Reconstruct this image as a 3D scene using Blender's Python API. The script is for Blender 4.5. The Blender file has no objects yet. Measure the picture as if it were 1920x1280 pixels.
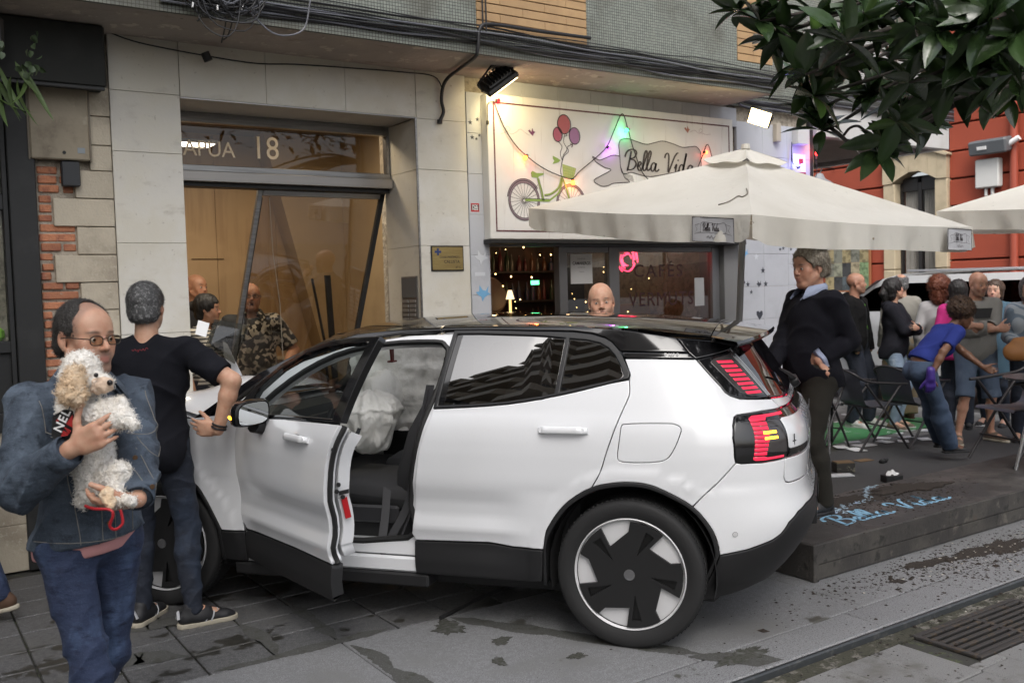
import bpy,bmesh,math,random
import numpy as np
from mathutils import Vector,Matrix,geometry as mgeo
rad=math.radians
random.seed(7);RNG=np.random.default_rng(7)
scene=bpy.context.scene
COL=scene.collection
YAW,PITCH,ROLL,FPX,CAMH=0.589846,-0.0529006,-0.0288277,1779.27,1.70
def cam_axes():
 f=np.array([math.sin(YAW)*math.cos(PITCH),math.cos(YAW)*math.cos(PITCH),math.sin(PITCH)])
 r0=np.array([math.cos(YAW),-math.sin(YAW),0.0]);u0=np.cross(r0,f)
 r=r0*math.cos(ROLL)+u0*math.sin(ROLL);u=-r0*math.sin(ROLL)+u0*math.cos(ROLL)
 return r,u,f
_r,_u,_f=cam_axes()
cd=bpy.data.cameras.new('camera');cam=bpy.data.objects.new('camera',cd);COL.objects.link(cam)
cam.matrix_world=Matrix(((_r[0],_u[0],-_f[0],0),(_r[1],_u[1],-_f[1],0),(_r[2],_u[2],-_f[2],CAMH),(0,0,0,1)))
cd.sensor_width=36.0;cd.lens=36.0*FPX/1920;cd.clip_start=0.05;cd.clip_end=400
cd.dof.use_dof=True;cd.dof.focus_distance=4.9;cd.dof.aperture_fstop=4.5
scene.camera=cam
SUN_EL,SUN_AZ=rad(52),rad(222)
world=bpy.data.worlds.new('World');scene.world=world;world.use_nodes=True
wn=world.node_tree;wn.nodes.clear()
wo=wn.nodes.new('ShaderNodeOutputWorld');wb=wn.nodes.new('ShaderNodeBackground')
sk=wn.nodes.new('ShaderNodeTexSky');sk.sky_type='NISHITA';sk.sun_disc=False
sk.sun_elevation=SUN_EL;sk.sun_rotation=SUN_AZ;sk.air_density=1.0;sk.dust_density=6.0;sk.ozone_density=1.0
hs=wn.nodes.new('ShaderNodeHueSaturation');hs.inputs['Saturation'].default_value=0.35
wn.links.new(sk.outputs[0],hs.inputs['Color']);wn.links.new(hs.outputs[0],wb.inputs[0])
wb.inputs[1].default_value=0.15;wn.links.new(wb.outputs[0],wo.inputs[0])
sd=bpy.data.lights.new('sun','SUN');sd.energy=0.6;sd.angle=rad(35);sd.color=(1.0,0.97,0.93)
sun=bpy.data.objects.new('sun',sd);COL.objects.link(sun)
sun.rotation_euler=(math.pi/2-SUN_EL,0,math.pi-SUN_AZ)
sun.location=(0,-10,30)
vs=scene.view_settings;scene.display_settings.display_device='sRGB'
vs.view_transform='Standard';vs.look='None';vs.gamma=1;vs.use_curve_mapping=False
vs.exposure=0.95
scene.cycles.max_bounces=8;scene.cycles.transparent_max_bounces=16
scene.cycles.diffuse_bounces=3;scene.cycles.glossy_bounces=4;scene.cycles.transmission_bounces=4
scene.cycles.sample_clamp_indirect=4.0;scene.cycles.use_denoising=True;scene.cycles.caustics_reflective=False;scene.cycles.caustics_refractive=False
MATS={}
def _set(n,k,v):
 if k in n.inputs:n.inputs[k].default_value=v
def srgb(h):
 h=h.lstrip('#');c=[int(h[i:i+2],16)/255 for i in(0,2,4)]
 return tuple((x/12.92 if x<=.04045 else((x+.055)/1.055)**2.4)for x in c)
def mat(name,col,rough=.6,metal=0.,layers=(),bump=(),coat=0.,rnd=0.,coords='object',emit=None,spec=None,rrough=None):
 """procedural surface: base colour, colour layers (scale, colour, low, high, detail, stretch), bumps (scale, height m, stretch, detail)"""
 if name in MATS:return MATS[name]
 m=bpy.data.materials.new(name);m.use_nodes=True;nt=m.node_tree;N=nt.nodes;L=nt.links
 b=N['Principled BSDF'];b.inputs['Roughness'].default_value=rough;b.inputs['Metallic'].default_value=metal
 _set(b,'Coat Weight',coat);_set(b,'Coat Roughness',.03)
 if spec is not None:_set(b,'Specular IOR Level',spec)
 c4=lambda c:(c[0],c[1],c[2],1)
 b.inputs['Base Color'].default_value=c4(col)
 src=None
 def coordnode(st):
  if coords=='world':o=N.new('ShaderNodeNewGeometry').outputs['Position']
  else:o=N.new('ShaderNodeTexCoord').outputs['Object']
  mp=N.new('ShaderNodeMapping');mp.inputs['Scale'].default_value=st;L.new(o,mp.inputs['Vector']);return mp.outputs[0]
 cur=None
 if rnd:
  oi=N.new('ShaderNodeObjectInfo');h=N.new('ShaderNodeHueSaturation');h.inputs['Color'].default_value=c4(col)
  mr=N.new('ShaderNodeMapRange');mr.inputs['To Min'].default_value=1-rnd;mr.inputs['To Max'].default_value=1+rnd
  L.new(oi.outputs['Random'],mr.inputs[0]);L.new(mr.outputs[0],h.inputs['Value']);cur=h.outputs[0]
 for i,ly in enumerate(layers):
  sc,c2,lo,hi=ly[:4];det=ly[4]if len(ly)>4 else 4;st=ly[5]if len(ly)>5 else(1,1,1);kind=ly[6]if len(ly)>6 else 'noise'
  if kind=='voronoi':
   t=N.new('ShaderNodeTexVoronoi');t.inputs['Scale'].default_value=sc;L.new(coordnode(st),t.inputs['Vector']);fac=t.outputs['Color']
   sx=N.new('ShaderNodeSeparateColor');L.new(fac,sx.inputs[0]);fac=sx.outputs[0]
  else:
   t=N.new('ShaderNodeTexNoise');t.inputs['Scale'].default_value=sc;t.inputs['Detail'].default_value=det
   _set(t,'Roughness',.6);L.new(coordnode(st),t.inputs['Vector']);fac=t.outputs['Fac']
  mr=N.new('ShaderNodeMapRange');mr.interpolation_type='SMOOTHSTEP'
  mr.inputs['From Min'].default_value=lo;mr.inputs['From Max'].default_value=hi
  if len(c2)>3:mr.inputs['To Max'].default_value=c2[3]
  L.new(fac,mr.inputs[0])
  mx=N.new('ShaderNodeMix');mx.data_type='RGBA'
  L.new(mr.outputs[0],mx.inputs[0])
  if cur is None:mx.inputs[6].default_value=c4(col)
  else:L.new(cur,mx.inputs[6])
  mx.inputs[7].default_value=c4(c2);cur=mx.outputs[2]
  if rrough is not None and i==rrough[0]:
   r2=N.new('ShaderNodeMapRange');r2.inputs['To Min'].default_value=rough;r2.inputs['To Max'].default_value=rrough[1]
   L.new(mr.outputs[0],r2.inputs[0]);L.new(r2.outputs[0],b.inputs['Roughness'])
 if cur is not None:L.new(cur,b.inputs['Base Color'])
 prev=None
 for bp in bump:
  sc,hgt=bp[:2];st=bp[2]if len(bp)>2 else(1,1,1);det=bp[3]if len(bp)>3 else 3
  t=N.new('ShaderNodeTexNoise');t.inputs['Scale'].default_value=sc;t.inputs['Detail'].default_value=det
  L.new(coordnode(st),t.inputs['Vector'])
  bn=N.new('ShaderNodeBump');bn.inputs['Distance'].default_value=hgt;bn.inputs['Strength'].default_value=1
  L.new(t.outputs['Fac'],bn.inputs['Height'])
  if prev is not None:L.new(prev,bn.inputs['Normal'])
  prev=bn.outputs[0]
 if prev is not None:L.new(prev,b.inputs['Normal'])
 if emit:
  b.inputs['Emission Color'].default_value=c4(emit[0]);b.inputs['Emission Strength'].default_value=emit[1]
 MATS[name]=m;return m
def glass(name,tint=(1,1,1),refl=1.0,rough=.0,ior=1.5):
 """thin pane: see-through with a Fresnel reflection"""
 if name in MATS:return MATS[name]
 m=bpy.data.materials.new(name);m.use_nodes=True;nt=m.node_tree;N=nt.nodes;L=nt.links;N.clear()
 o=N.new('ShaderNodeOutputMaterial');mx=N.new('ShaderNodeMixShader');t=N.new('ShaderNodeBsdfTransparent');g=N.new('ShaderNodeBsdfGlossy')
 t.inputs[0].default_value=(*tint,1);g.inputs['Roughness'].default_value=rough;g.inputs[0].default_value=(refl,refl,refl,1)
 f=N.new('ShaderNodeFresnel');f.inputs[0].default_value=ior
 gm=N.new('ShaderNodeNewGeometry');mm=N.new('ShaderNodeMath');mm.operation='MULTIPLY';m1=N.new('ShaderNodeMath');m1.operation='SUBTRACT';m1.inputs[0].default_value=1
 L.new(gm.outputs['Backfacing'],m1.inputs[1]);L.new(f.outputs[0],mm.inputs[0]);L.new(m1.outputs[0],mm.inputs[1]);L.new(mm.outputs[0],mx.inputs[0]);L.new(t.outputs[0],mx.inputs[1]);L.new(g.outputs[0],mx.inputs[2]);L.new(mx.outputs[0],o.inputs[0])
 MATS[name]=m;return m
def emis(name,col,strength):
 if name in MATS:return MATS[name]
 m=bpy.data.materials.new(name);m.use_nodes=True;N=m.node_tree.nodes;N.clear()
 o=N.new('ShaderNodeOutputMaterial');e=N.new('ShaderNodeEmission');e.inputs[0].default_value=(*col,1);e.inputs[1].default_value=strength
 m.node_tree.links.new(e.outputs[0],o.inputs[0]);MATS[name]=m;return m
def tag(o,label=None,cat=None,group=None,kind=None):
 if label:o['label']=label
 if cat:o['category']=cat
 if group:o['group']=group
 if kind:o['kind']=kind
 return o
def empty(name,loc=(0,0,0),rot=(0,0,0),label=None,cat=None,group=None,parent=None,kind=None):
 o=bpy.data.objects.new(name,None);COL.objects.link(o);o.location=loc;o.rotation_euler=rot
 if parent is not None:o.parent=parent
 return tag(o,label,cat,group,kind)
def link(me,name,parent=None,loc=(0,0,0),rot=(0,0,0)):
 o=bpy.data.objects.new(name,me);COL.objects.link(o);o.location=loc;o.rotation_euler=rot
 if parent is not None:o.parent=parent
 return o
def mesh(name,V,F,mats,smooth=None,mi=None):
 me=bpy.data.meshes.new(name);V=np.asarray(V,float)
 me.from_pydata(V.tolist(),[],[list(f)for f in F]);
 for m in(mats if isinstance(mats,(list,tuple))else[mats]):me.materials.append(m)
 if mi is not None:me.polygons.foreach_set('material_index',np.asarray(mi,np.int32))
 if smooth is not None:
  me.polygons.foreach_set('use_smooth',np.ones(len(me.polygons),bool))
  if smooth<170:me.set_sharp_from_angle(angle=rad(smooth))
 me.update();return me
class MB:
 def __init__(s):s.V=[];s.F=[];s.I=[]
 def add(s,V,F,mi=0):
  b=len(s.V);s.V+=[tuple(map(float,v))for v in V];s.F+=[tuple(i+b for i in f)for f in F];s.I+=[mi]*len(F);return s
 def box(s,x0,x1,y0,y1,z0,z1,c=0.,mi=0,M=None):
  x0,x1=sorted((x0,x1));y0,y1=sorted((y0,y1));z0,z1=sorted((z0,z1))
  if c<=0:
   V=[(x0,y0,z0),(x1,y0,z0),(x1,y1,z0),(x0,y1,z0),(x0,y0,z1),(x1,y0,z1),(x1,y1,z1),(x0,y1,z1)]
   F=[(0,3,2,1),(4,5,6,7),(0,1,5,4),(1,2,6,5),(2,3,7,6),(3,0,4,7)]
  else:
   c=min(c,(x1-x0)*.45,(y1-y0)*.45,(z1-z0)*.45)
   V=[];idx={}
   for i,(sx,X)in enumerate(((-1,(x0,x0+c)),(1,(x1,x1-c)))):
    for j,Y in enumerate(((y0,y0+c),(y1,y1-c))):
     for k,Z in enumerate(((z0,z0+c),(z1,z1-c))):
      for a in range(3):
       idx[(i,j,k,a)]=len(V);V.append((X[0]if a==0 else X[1],Y[0]if a==1 else Y[1],Z[0]if a==2 else Z[1]))
   F=[]
   for a in range(3):
    b,d=(a+1)%3,(a+2)%3
    for sgn in(0,1):
     q=[]
     for p,r in((0,0),(1,0),(1,1),(0,1)):
      t=[0,0,0];t[a]=sgn;t[b]=p;t[d]=r;q.append(idx[(*t,a)])
     F.append(tuple(q)if sgn else tuple(q[::-1]))
    for p in(0,1):
     for r in(0,1):
      t0=[0,0,0];t1=[0,0,0];t0[a]=0;t1[a]=1;t0[b]=t1[b]=p;t0[d]=t1[d]=r
      q=(idx[(*t0,b)],idx[(*t1,b)],idx[(*t1,d)],idx[(*t0,d)])
      F.append(q if(p==r)else q[::-1])
   for i in(0,1):
    for j in(0,1):
     for k in(0,1):
      q=(idx[(i,j,k,0)],idx[(i,j,k,1)],idx[(i,j,k,2)]);F.append(q if(i+j+k)%2 else q[::-1])
  if M is not None:V=[tuple(M@Vector(v))for v in V]
  return s.add(V,F,mi)
 def prism(s,poly,a0,a1,axis=2,mi=0,M=None):
  """2-D outline extruded along an axis (0 x, 1 y, 2 z)"""
  n=len(poly);V=[]
  for a in(a0,a1):
   for p,q in poly:V.append([(a,p,q),(p,a,q),(p,q,a)][axis])
  if M is not None:V=[tuple(M@Vector(v))for v in V]
  ar=sum(poly[i][0]*poly[(i+1)%n][1]-poly[(i+1)%n][0]*poly[i][1]for i in range(n))
  up=(ar>0)==(a1>a0)
  if axis==1:up=not up
  t=tuple(range(n));F=[t[::-1]if up else t,tuple(i+n for i in(t if up else t[::-1]))]
  for i in range(n):
   j=(i+1)%n;F.append((i,j,j+n,i+n)if up else(j,i,i+n,j+n))
  return s.add(V,F,mi)
 def tube(s,path,r,n=8,mi=0,cap=True,closed=False,up=None):
  P=[np.array(p,float)for p in path];m=len(P);R=r if hasattr(r,'__len__')else[r]*m
  V=[];F=[];prevN=None
  for i in range(m):
   if closed:t=P[(i+1)%m]-P[i-1]
   else:t=P[min(i+1,m-1)]-P[max(i-1,0)]
   t=t/(np.linalg.norm(t)+1e-12)
   if prevN is None:
    a=np.array([0,0,1.])if abs(t[2])<.9 else np.array([1.,0,0]);nn=np.cross(t,a)
   else:nn=prevN-t*(prevN@t)
   nn/=np.linalg.norm(nn)+1e-12;prevN=nn;bb=np.cross(t,nn)
   for k in range(n):
    an=2*math.pi*k/n;V.append(P[i]+R[i]*(nn*math.cos(an)+bb*math.sin(an)))
  for i in range(m if closed else m-1):
   j=(i+1)%m
   for k in range(n):F.append((i*n+k,i*n+(k+1)%n,j*n+(k+1)%n,j*n+k))
  if cap and not closed:F.append(tuple(range(n))[::-1]);F.append(tuple((m-1)*n+k for k in range(n)))
  return s.add(V,F,mi)
 def lathe(s,prof,n=24,mi=0,M=None,axis='z'):
  """profile (radius, height) turned round z"""
  V=[];F=[];m=len(prof)
  for k in range(n):
   a=2*math.pi*k/n
   for r,z in prof:V.append((r*math.cos(a),r*math.sin(a),z))
  for k in range(n):
   q=(k+1)%n
   for i in range(m-1):F.append((k*m+i,q*m+i,q*m+i+1,k*m+i+1))
  if axis=='y':V=[(x,z,-y)for x,y,z in V]
  if axis=='x':V=[(z,x,y)for x,y,z in V]
  if M is not None:V=[tuple(M@Vector(v))for v in V]
  return s.add(V,F,mi)
 def grid(s,G,mi=0,flip=False):
  G=np.asarray(G,float);a,b=G.shape[:2];F=[]
  for i in range(a-1):
   for j in range(b-1):
    q=(i*b+j,(i+1)*b+j,(i+1)*b+j+1,i*b+j+1);F.append(q[::-1]if flip else q)
  return s.add(G.reshape(-1,3),F,mi)
 def build(s,name,mats,parent=None,smooth=None,loc=(0,0,0),rot=(0,0,0)):
  return link(mesh(name,s.V,s.F,mats,smooth,s.I),name,parent,loc,rot)
def cat_rom(P,n=6,closed=False):
 P=[np.array(p,float)for p in P];m=len(P);out=[]
 for i in range(m if closed else m-1):
  if closed:a,b,c,d=P[i-1],P[i],P[(i+1)%m],P[(i+2)%m]
  else:a,b,c,d=P[max(i-1,0)],P[i],P[i+1],P[min(i+2,m-1)]
  for k in range(n):
   t=k/n;out.append(.5*((2*b)+(-a+c)*t+(2*a-5*b+4*c-d)*t*t+(-a+3*b-3*c+d)*t**3))
 if not closed:out.append(P[-1])
 return out
def text(body,size,mat_,name,parent,loc,rot,depth=.001,align='LEFT',sx=1.0,spacing=1.0,bold=0.0,shear=0.0):
 c=bpy.data.curves.new(name,'FONT');c.body=body;c.size=size;c.extrude=depth;c.align_x=align;c.space_character=spacing;c.offset=bold;c.shear=shear
 c.materials.append(mat_);c.resolution_u=3
 t=bpy.data.objects.new(name,c);me=bpy.data.meshes.new_from_object(t);bpy.data.objects.remove(t)
 if not me.materials:me.materials.append(mat_)
 o=link(me,name,parent,loc,rot);o.scale=(sx,1,1);return o
FRONT=(rad(90),0,0)
def ribbon(path2,w,mb,to3,off=.002,mi=0):
 """flat pen stroke of width w along a 2-D path; to3 maps (u, v, height) into the place"""
 P=np.array(path2,float)
 T=np.gradient(P,axis=0);T/=np.linalg.norm(T,axis=1)[:,None]+1e-9;Nn=np.stack([-T[:,1],T[:,0]],1)
 W=w if hasattr(w,'__len__')else np.full(len(P),w)
 V=[];F=[]
 for p,n_,ww in zip(P,Nn,W):
  V+=[to3(*(p+n_*ww/2),off),to3(*(p-n_*ww/2),off)]
 for i in range(len(P)-1):F.append((2*i,2*i+1,2*i+3,2*i+2))
 mb.add(V,F,mi);return mb
def inpoly(x,y,poly):
 c=np.zeros(np.shape(x),bool);n=len(poly)
 for i in range(n):
  x1,y1=poly[i];x2,y2=poly[(i+1)%n]
  if y1==y2:continue
  k=((y1>y)!=(y2>y))&(x<(x2-x1)*(y-y1)/(y2-y1)+x1);c^=k
 return c
def fill2d(loops,step):
 """triangulate a polygon with holes, with inner grid points; returns verts (boundary loops first) and triangles"""
 pts=[];edges=[]
 for lp in loops:
  b=len(pts);n=len(lp);pts+=[tuple(map(float,p))for p in lp];edges+=[(b+i,b+(i+1)%n)for i in range(n)]
 nb=len(pts);A=np.array(pts);x0,y0=A.min(0);x1,y1=A.max(0)
 if step:
  gx,gy=np.meshgrid(np.arange(x0+step*.5,x1,step),np.arange(y0+step*.43,y1,step),indexing='ij');gx=gx.ravel();gy=gy.ravel()
  k=inpoly(gx,gy,loops[0])
  for h in loops[1:]:k&=~inpoly(gx,gy,h)
  gx,gy=gx[k],gy[k]
  if len(gx):
   B=np.concatenate([np.array(lp)for lp in loops]);C_=np.concatenate([np.roll(np.array(lp),-1,0)for lp in loops])
   d=np.full(len(gx),9.)
   for a,c in zip(B,C_):
    e=c-a;L2=e@e+1e-12;t=np.clip(((gx-a[0])*e[0]+(gy-a[1])*e[1])/L2,0,1)
    d=np.minimum(d,np.hypot(gx-a[0]-t*e[0],gy-a[1]-t*e[1]))
   k=d>step*.4;pts+=list(zip(gx[k].tolist(),gy[k].tolist()))
 V,E_,F,ov,_,_=mgeo.delaunay_2d_cdt([Vector(p)for p in pts],edges,[],0,1e-6)
 V=np.array([(v[0],v[1])for v in V]);F=np.array([f for f in F])
 cx=V[F].mean(1);k=inpoly(cx[:,0],cx[:,1],loops[0])
 for h in loops[1:]:k&=~inpoly(cx[:,0],cx[:,1],h)
 F=F[k]
 e1=V[F[:,1]]-V[F[:,0]];e2=V[F[:,2]]-V[F[:,0]];neg=(e1[:,0]*e2[:,1]-e1[:,1]*e2[:,0])<0
 F[neg]=F[neg][:,::-1]
 om={}
 for i,l in enumerate(ov):
  for j in l:om[j]=i
 return V,F,[om.get(i,i)for i in range(nb)]
def plate(name,loops,to3,thick,mat_,parent=None,step=0,M=None,edge=None):
 """flat or curved sheet from a 2-D outline (holes allowed): to3(u, v, h) gives the point at height h; real thickness"""
 V,F,bm_=fill2d(loops,step);n=len(V)
 top=[to3(u,v,thick)for u,v in V];bot=[to3(u,v,0)for u,v in V]
 mb=MB();FF=[tuple(f)for f in F]+[tuple(i+n for i in f[::-1])for f in F];k=0
 for lp in loops:
  m=len(lp)
  for i in range(m):
   a,b=bm_[k+i],bm_[k+(i+1)%m];FF.append((a,b,b+n,a+n))
  k+=m
 mb.add(top+bot,FF)
 return mb
def shrink(poly,d):
 P=np.array(poly,float);a=np.sum(P[:,0]*np.roll(P[:,1],-1)-np.roll(P[:,0],-1)*P[:,1]);s=1 if a>0 else-1
 e=np.roll(P,-1,0)-P;e/=np.linalg.norm(e,axis=1)[:,None]+1e-12;nrm=np.stack([-e[:,1],e[:,0]],1)*s
 n0=np.roll(nrm,1,0);b=nrm+n0;l=np.linalg.norm(b,axis=1)[:,None];b=b/np.maximum(l,1e-6);cosn=np.clip((b*nrm).sum(1),.45,1)[:,None]
 return P+b*d/cosn
def densify(poly,step):
 out=[];n=len(poly)
 for i in range(n):
  a=np.array(poly[i],float);b=np.array(poly[(i+1)%n],float);k=max(1,int(round(np.linalg.norm(b-a)/step)))
  for j in range(k):out.append(a+(b-a)*j/k)
 return np.array(out)
# ================================================================== ground
DIRT=(.030,.028,.024)
M_slab=mat('granite slab',(.092,.092,.094),.6,rnd=.14,coords='world',layers=[(150,(.058,.058,.060),.50,.62,2),(190,(.27,.27,.27),.57,.68,2),(2.2,(.095,.094,.090),.45,.7,5),(38,(.068,.068,.069),.48,.62,4),(4.0,(.030,.029,.025),.555,.60,8),(17,(.06,.055,.045),.70,.74,5)],bump=[(300,.0012),(9,.004)],rrough=(4,.35))
M_big=mat('pale granite',(.205,.208,.214),.6,rnd=.05,coords='world',layers=[(150,(.10,.10,.106),.50,.62,2),(190,(.36,.36,.37),.57,.68,2),(1.6,(.155,.155,.152),.48,.72,5),(34,(.165,.166,.17),.46,.62,4),(2.4,(.07,.068,.058),.635,.67,9),(23,(.05,.046,.04),.72,.75,5)],bump=[(300,.0012),(7,.003)],rrough=(4,.38))
M_sett=mat('granite sett',(.185,.185,.183),.65,rnd=.14,coords='world',layers=[(200,(.09,.09,.09),.5,.7,2),(5,(.11,.107,.098),.5,.68,5),(6.5,(.045,.04,.03),.60,.66,9),(14,(.035,.032,.028),.63,.67,7)],bump=[(260,.0015),(12,.006)])
M_joint=mat('dark joint sand',(.035,.034,.03),.9,coords='world',layers=[(30,(.06,.075,.03),.55,.65,5)],bump=[(200,.004)])
M_kerb=mat('kerb granite',(.20,.203,.21),.6,rnd=.06,coords='world',layers=[(150,(.10,.10,.106),.50,.62,2),(190,(.36,.36,.36),.57,.75,2),(1.9,(.06,.058,.05),.63,.66,9),(30,(.045,.04,.035),.68,.72,5)],bump=[(300,.0012)])
M_asphalt=mat('asphalt',(.05,.05,.052),.8,coords='world',layers=[(300,(.09,.09,.09),.6,.72,2)],bump=[(200,.004)])
M_gutter=mat('mossy gutter',(.045,.044,.030),.9,coords='world',layers=[(14,(.16,.15,.13),.5,.62,6),(40,(.02,.02,.015),.55,.65,6)],bump=[(90,.01)])
gd=MB();gd.box(-120,120,-120,160,-.4,-.08);tag(gd.build('ground',M_asphalt),kind='structure')
pv=MB();pv.box(-9,11.6,3.06,9.2,-.079,-.014);pv.box(8.47,11.6,9.2,34,-.079,-.014)
pavement=tag(pv.build('pavement',M_joint),kind='structure')
_sl={}
def slab(name,x0,x1,y0,y1,z0,z1,m,parent,g=.004,c=.004):
 w,d=round(x1-x0,3),round(y1-y0,3);k=(name,w,d,round(z1-z0,3),m.name)
 if k not in _sl:
  b=MB();b.box(-w/2+g/2,w/2-g/2,-d/2+g/2,d/2-g/2,0,z1-z0,c);_sl[k]=mesh(name,b.V,b.F,m,30)
 o=link(_sl[k],name,parent,((x0+x1)/2,(y0+y1)/2,z0),(0,0,0));return o
for i in range(14):
 for j in range(8):
  x0=-.098+.3193*i;y0=4.303+.2895*j
  o=slab('paving_slab',x0,x0+.3193,y0,y0+.2895,-.0139,random.uniform(-.001,.001),M_slab,pavement,.010)
  o.rotation_euler=(random.uniform(-.003,.003),random.uniform(-.003,.003),0)
for x0,x1 in((-.1,.62),(.62,1.82),(1.82,3.02),(3.02,4.22),(4.22,5.42),(5.42,6.62),(6.62,7.82),(7.82,9.02)):
 slab('paving_slab',x0,x1,3.066,4.303,-.0139,0,M_big,pavement,.005)
for i in range(8):
 for j in range(8):
  slab('paving_slab',8.3+.4*i,8.7+.4*i,6.1+.42*j,6.52+.42*j,-.0139,random.uniform(-.001,.002),M_sett,pavement,.008)
b=MB();b.box(4.39,11.6,4.306,6.09,-.0139,-.001);tag(b.build('asphalt_strip',M_asphalt),kind='structure')
gn=MB();gn.box(8.0,10.6,6.35,7.3,.004,.007)
tag(gn.build('cycle_mark',mat('green cycle paint',(.05,.22,.08),.6,coords='world',layers=[(9,(.16,.2,.17),.55,.68,6)])),kind='structure')
kb=MB();kb.box(-9,9.5,2.80,3.062,-.079,-.014);kerb=tag(kb.build('kerb',M_joint),kind='structure')
for i in range(11):
 slab('kerb_stone',-.2+.85*i,.65+.85*i,2.822,3.060,-.0139,.001,M_kerb,kerb,.004,.008)
ks=MB();ks.box(-9,9.5,2.797,2.819,-.075,-.004,.006);o=ks.build('edge_strip',mat('dark steel edge',(.05,.055,.06),.45,.3,coords='world',layers=[(20,(.1,.1,.1),.5,.7)]),kerb,30)
rb=MB();rb.box(-9,12,-8,2.795,-.079,-.048);road=tag(rb.build('road',M_joint),kind='structure')
gb=MB();gb.box(-9,9.5,2.70,2.793,-.0479,-.036);tag(gb.build('gutter',M_gutter,road),kind=None)
r2=random.Random(3)
for i in range(24):
 x0=2.12+.232*i;off=r2.uniform(0,.42)
 y=2.695
 first=True
 while y>1.45:
  ln=off if first else.42;first=False
  if ln<.08:ln=.42
  y0=max(y-ln,1.2)
  if not(x0+.232>4.10 and x0<5.02 and y>2.355 and y0<2.72):
   o=slab('paving_sett',x0,x0+.232,round(y0,3),round(y,3),-.0479,-.031+r2.uniform(-.002,.002),M_sett,road,.007,.005)
   o.rotation_euler=(r2.uniform(-.006,.006),r2.uniform(-.006,.006),0)
  elif y0<2.355 and y>2.355 and(2.355-y0)>.05:
   slab('paving_sett',x0,x0+.232,round(y0,3),2.352,-.0479,-.031,M_sett,road,.007,.005)
  y=y0
M_soil=mat('potting soil',(.022,.016,.012),.95,coords='world',layers=[(60,(.05,.035,.025),.5,.7,4)],bump=[(120,.006)])
sb=MB();r3=random.Random(11)
def crumb(cx,cy,z,s):
 n=r3.randint(4,6);a0=r3.random()*6.28;V=[]
 for k in range(n):
  a=a0+6.283*k/n;q=s*r3.uniform(.6,1.2);V.append((cx+q*math.cos(a),cy+q*math.sin(a),z))
 V.append((cx,cy,z+s*r3.uniform(.25,.6)));sb.add(V,[(k,(k+1)%n,n)for k in range(n)])
for k in range(5200):
 q=r3.random()
 if q<.42:x,y=r3.gauss(5.75,.55),r3.gauss(3.17,.14)
 elif q<.55:x,y=r3.gauss(4.8,.5),r3.gauss(3.30,.10)
 elif q<.75:x,y=r3.gauss(5.9,.7),r3.gauss(2.9,.12)
 elif q<.93:x,y=r3.gauss(5.3,.8),r3.gauss(2.55,.22)
 else:x,y=r3.uniform(1.0,6.0),r3.uniform(2.2,4.4)
 if y>3.46:continue
 z=.0005 if y>2.83 else-.031
 if 2.79<y<2.83:continue
 s=min(.03,.0035*math.exp(r3.gauss(.25,.55)));crumb(x,y,z,s)
tag(sb.build('soil_crumbs',M_soil),kind='stuff')
def blotch(cx,cy,rx,ry,z,seed,n=130,h=.004):
 r=random.Random(seed);ph=[r.uniform(0,6.28)for _ in range(6)];P=[]
 for k in range(n):
  a=6.283*k/n;q=1+.22*math.sin(2*a+ph[0])+.16*math.sin(3*a+ph[1])+.12*math.sin(7*a+ph[2])+.08*math.sin(13*a+ph[3])+r.uniform(-.14,.14)
  P.append((cx+rx*q*math.cos(a),cy+ry*q*math.sin(a)))
 mb=plate('',[P],lambda u,v,hh:(u,v,z+hh*(1 if True else 0)),h,None,step=.05)
 return mb
M_moss=mat('mossy silt',(.060,.060,.052),.95,coords='world',layers=[(60,(.035,.036,.026),.45,.62,6),(14,(.11,.112,.108),.50,.66,7)],bump=[(150,.006)])
for i,(cx,cy,rx,ry)in enumerate(((2.34,4.15,.08,.09),(3.22,2.98,.13,.06),(2.45,3.83,.05,.04),(2.30,3.62,.03,.045),(2.62,3.45,.05,.025))):
 m_=blotch(cx,cy,rx,ry,.0012 if cy>3.07 else.0022,20+i,h=.002)
 tag(m_.build('silt_patch',M_moss),kind='stuff')
M_damp=mat('damp silt film',(.062,.062,.058),.7,coords='world',layers=[(140,(.12,.12,.118),.52,.68,3),(20,(.045,.046,.036),.5,.66,6)],bump=[(260,.001)])
def damp_band(P,w,seed):
 r=random.Random(seed);Q=cat_rom([(a,b_,0)for a,b_ in P],1);Q=np.array(Q);seg=np.linalg.norm(np.diff(Q,axis=0),axis=1);L=np.concatenate([[0],np.cumsum(seg)]);n=int(L[-1]/.007);t=np.linspace(0,L[-1],n);C_=np.stack([np.interp(t,L,Q[:,k])for k in(0,1)],1);T=np.gradient(C_,axis=0);T/=np.linalg.norm(T,axis=1)[:,None];N_=np.stack([-T[:,1],T[:,0]],1);e=np.minimum(1,np.minimum(t,L[-1]-t)/.12)
 def edge():a=np.cumsum([r.gauss(0,.0035)for _ in range(n)]);a-=np.linspace(0,a[-1],n);return np.clip(w*.5*(.65+.5*np.sin(t*9+seed)**2)+a*.55,.006,w)*e+np.array([r.uniform(0,.006)for _ in range(n)])
 A,B=C_+N_*edge()[:,None],C_-N_*edge()[:,None];z=lambda p:.0022 if p[1]<3.07 else.0012;mb=MB();V=[]
 for a,b_ in zip(A,B):V+=[(*a,z(a)),(*b_,z(b_))]
 mb.add(V,[(2*i,2*i+1,2*i+3,2*i+2)for i in range(n-1)]);mb.add([(x,y,z_-.001)for x,y,z_ in V],[(2*i+2,2*i+3,2*i+1,2*i)for i in range(n-1)]);tag(mb.build('damp_patch',M_damp),kind='stuff')
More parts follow.
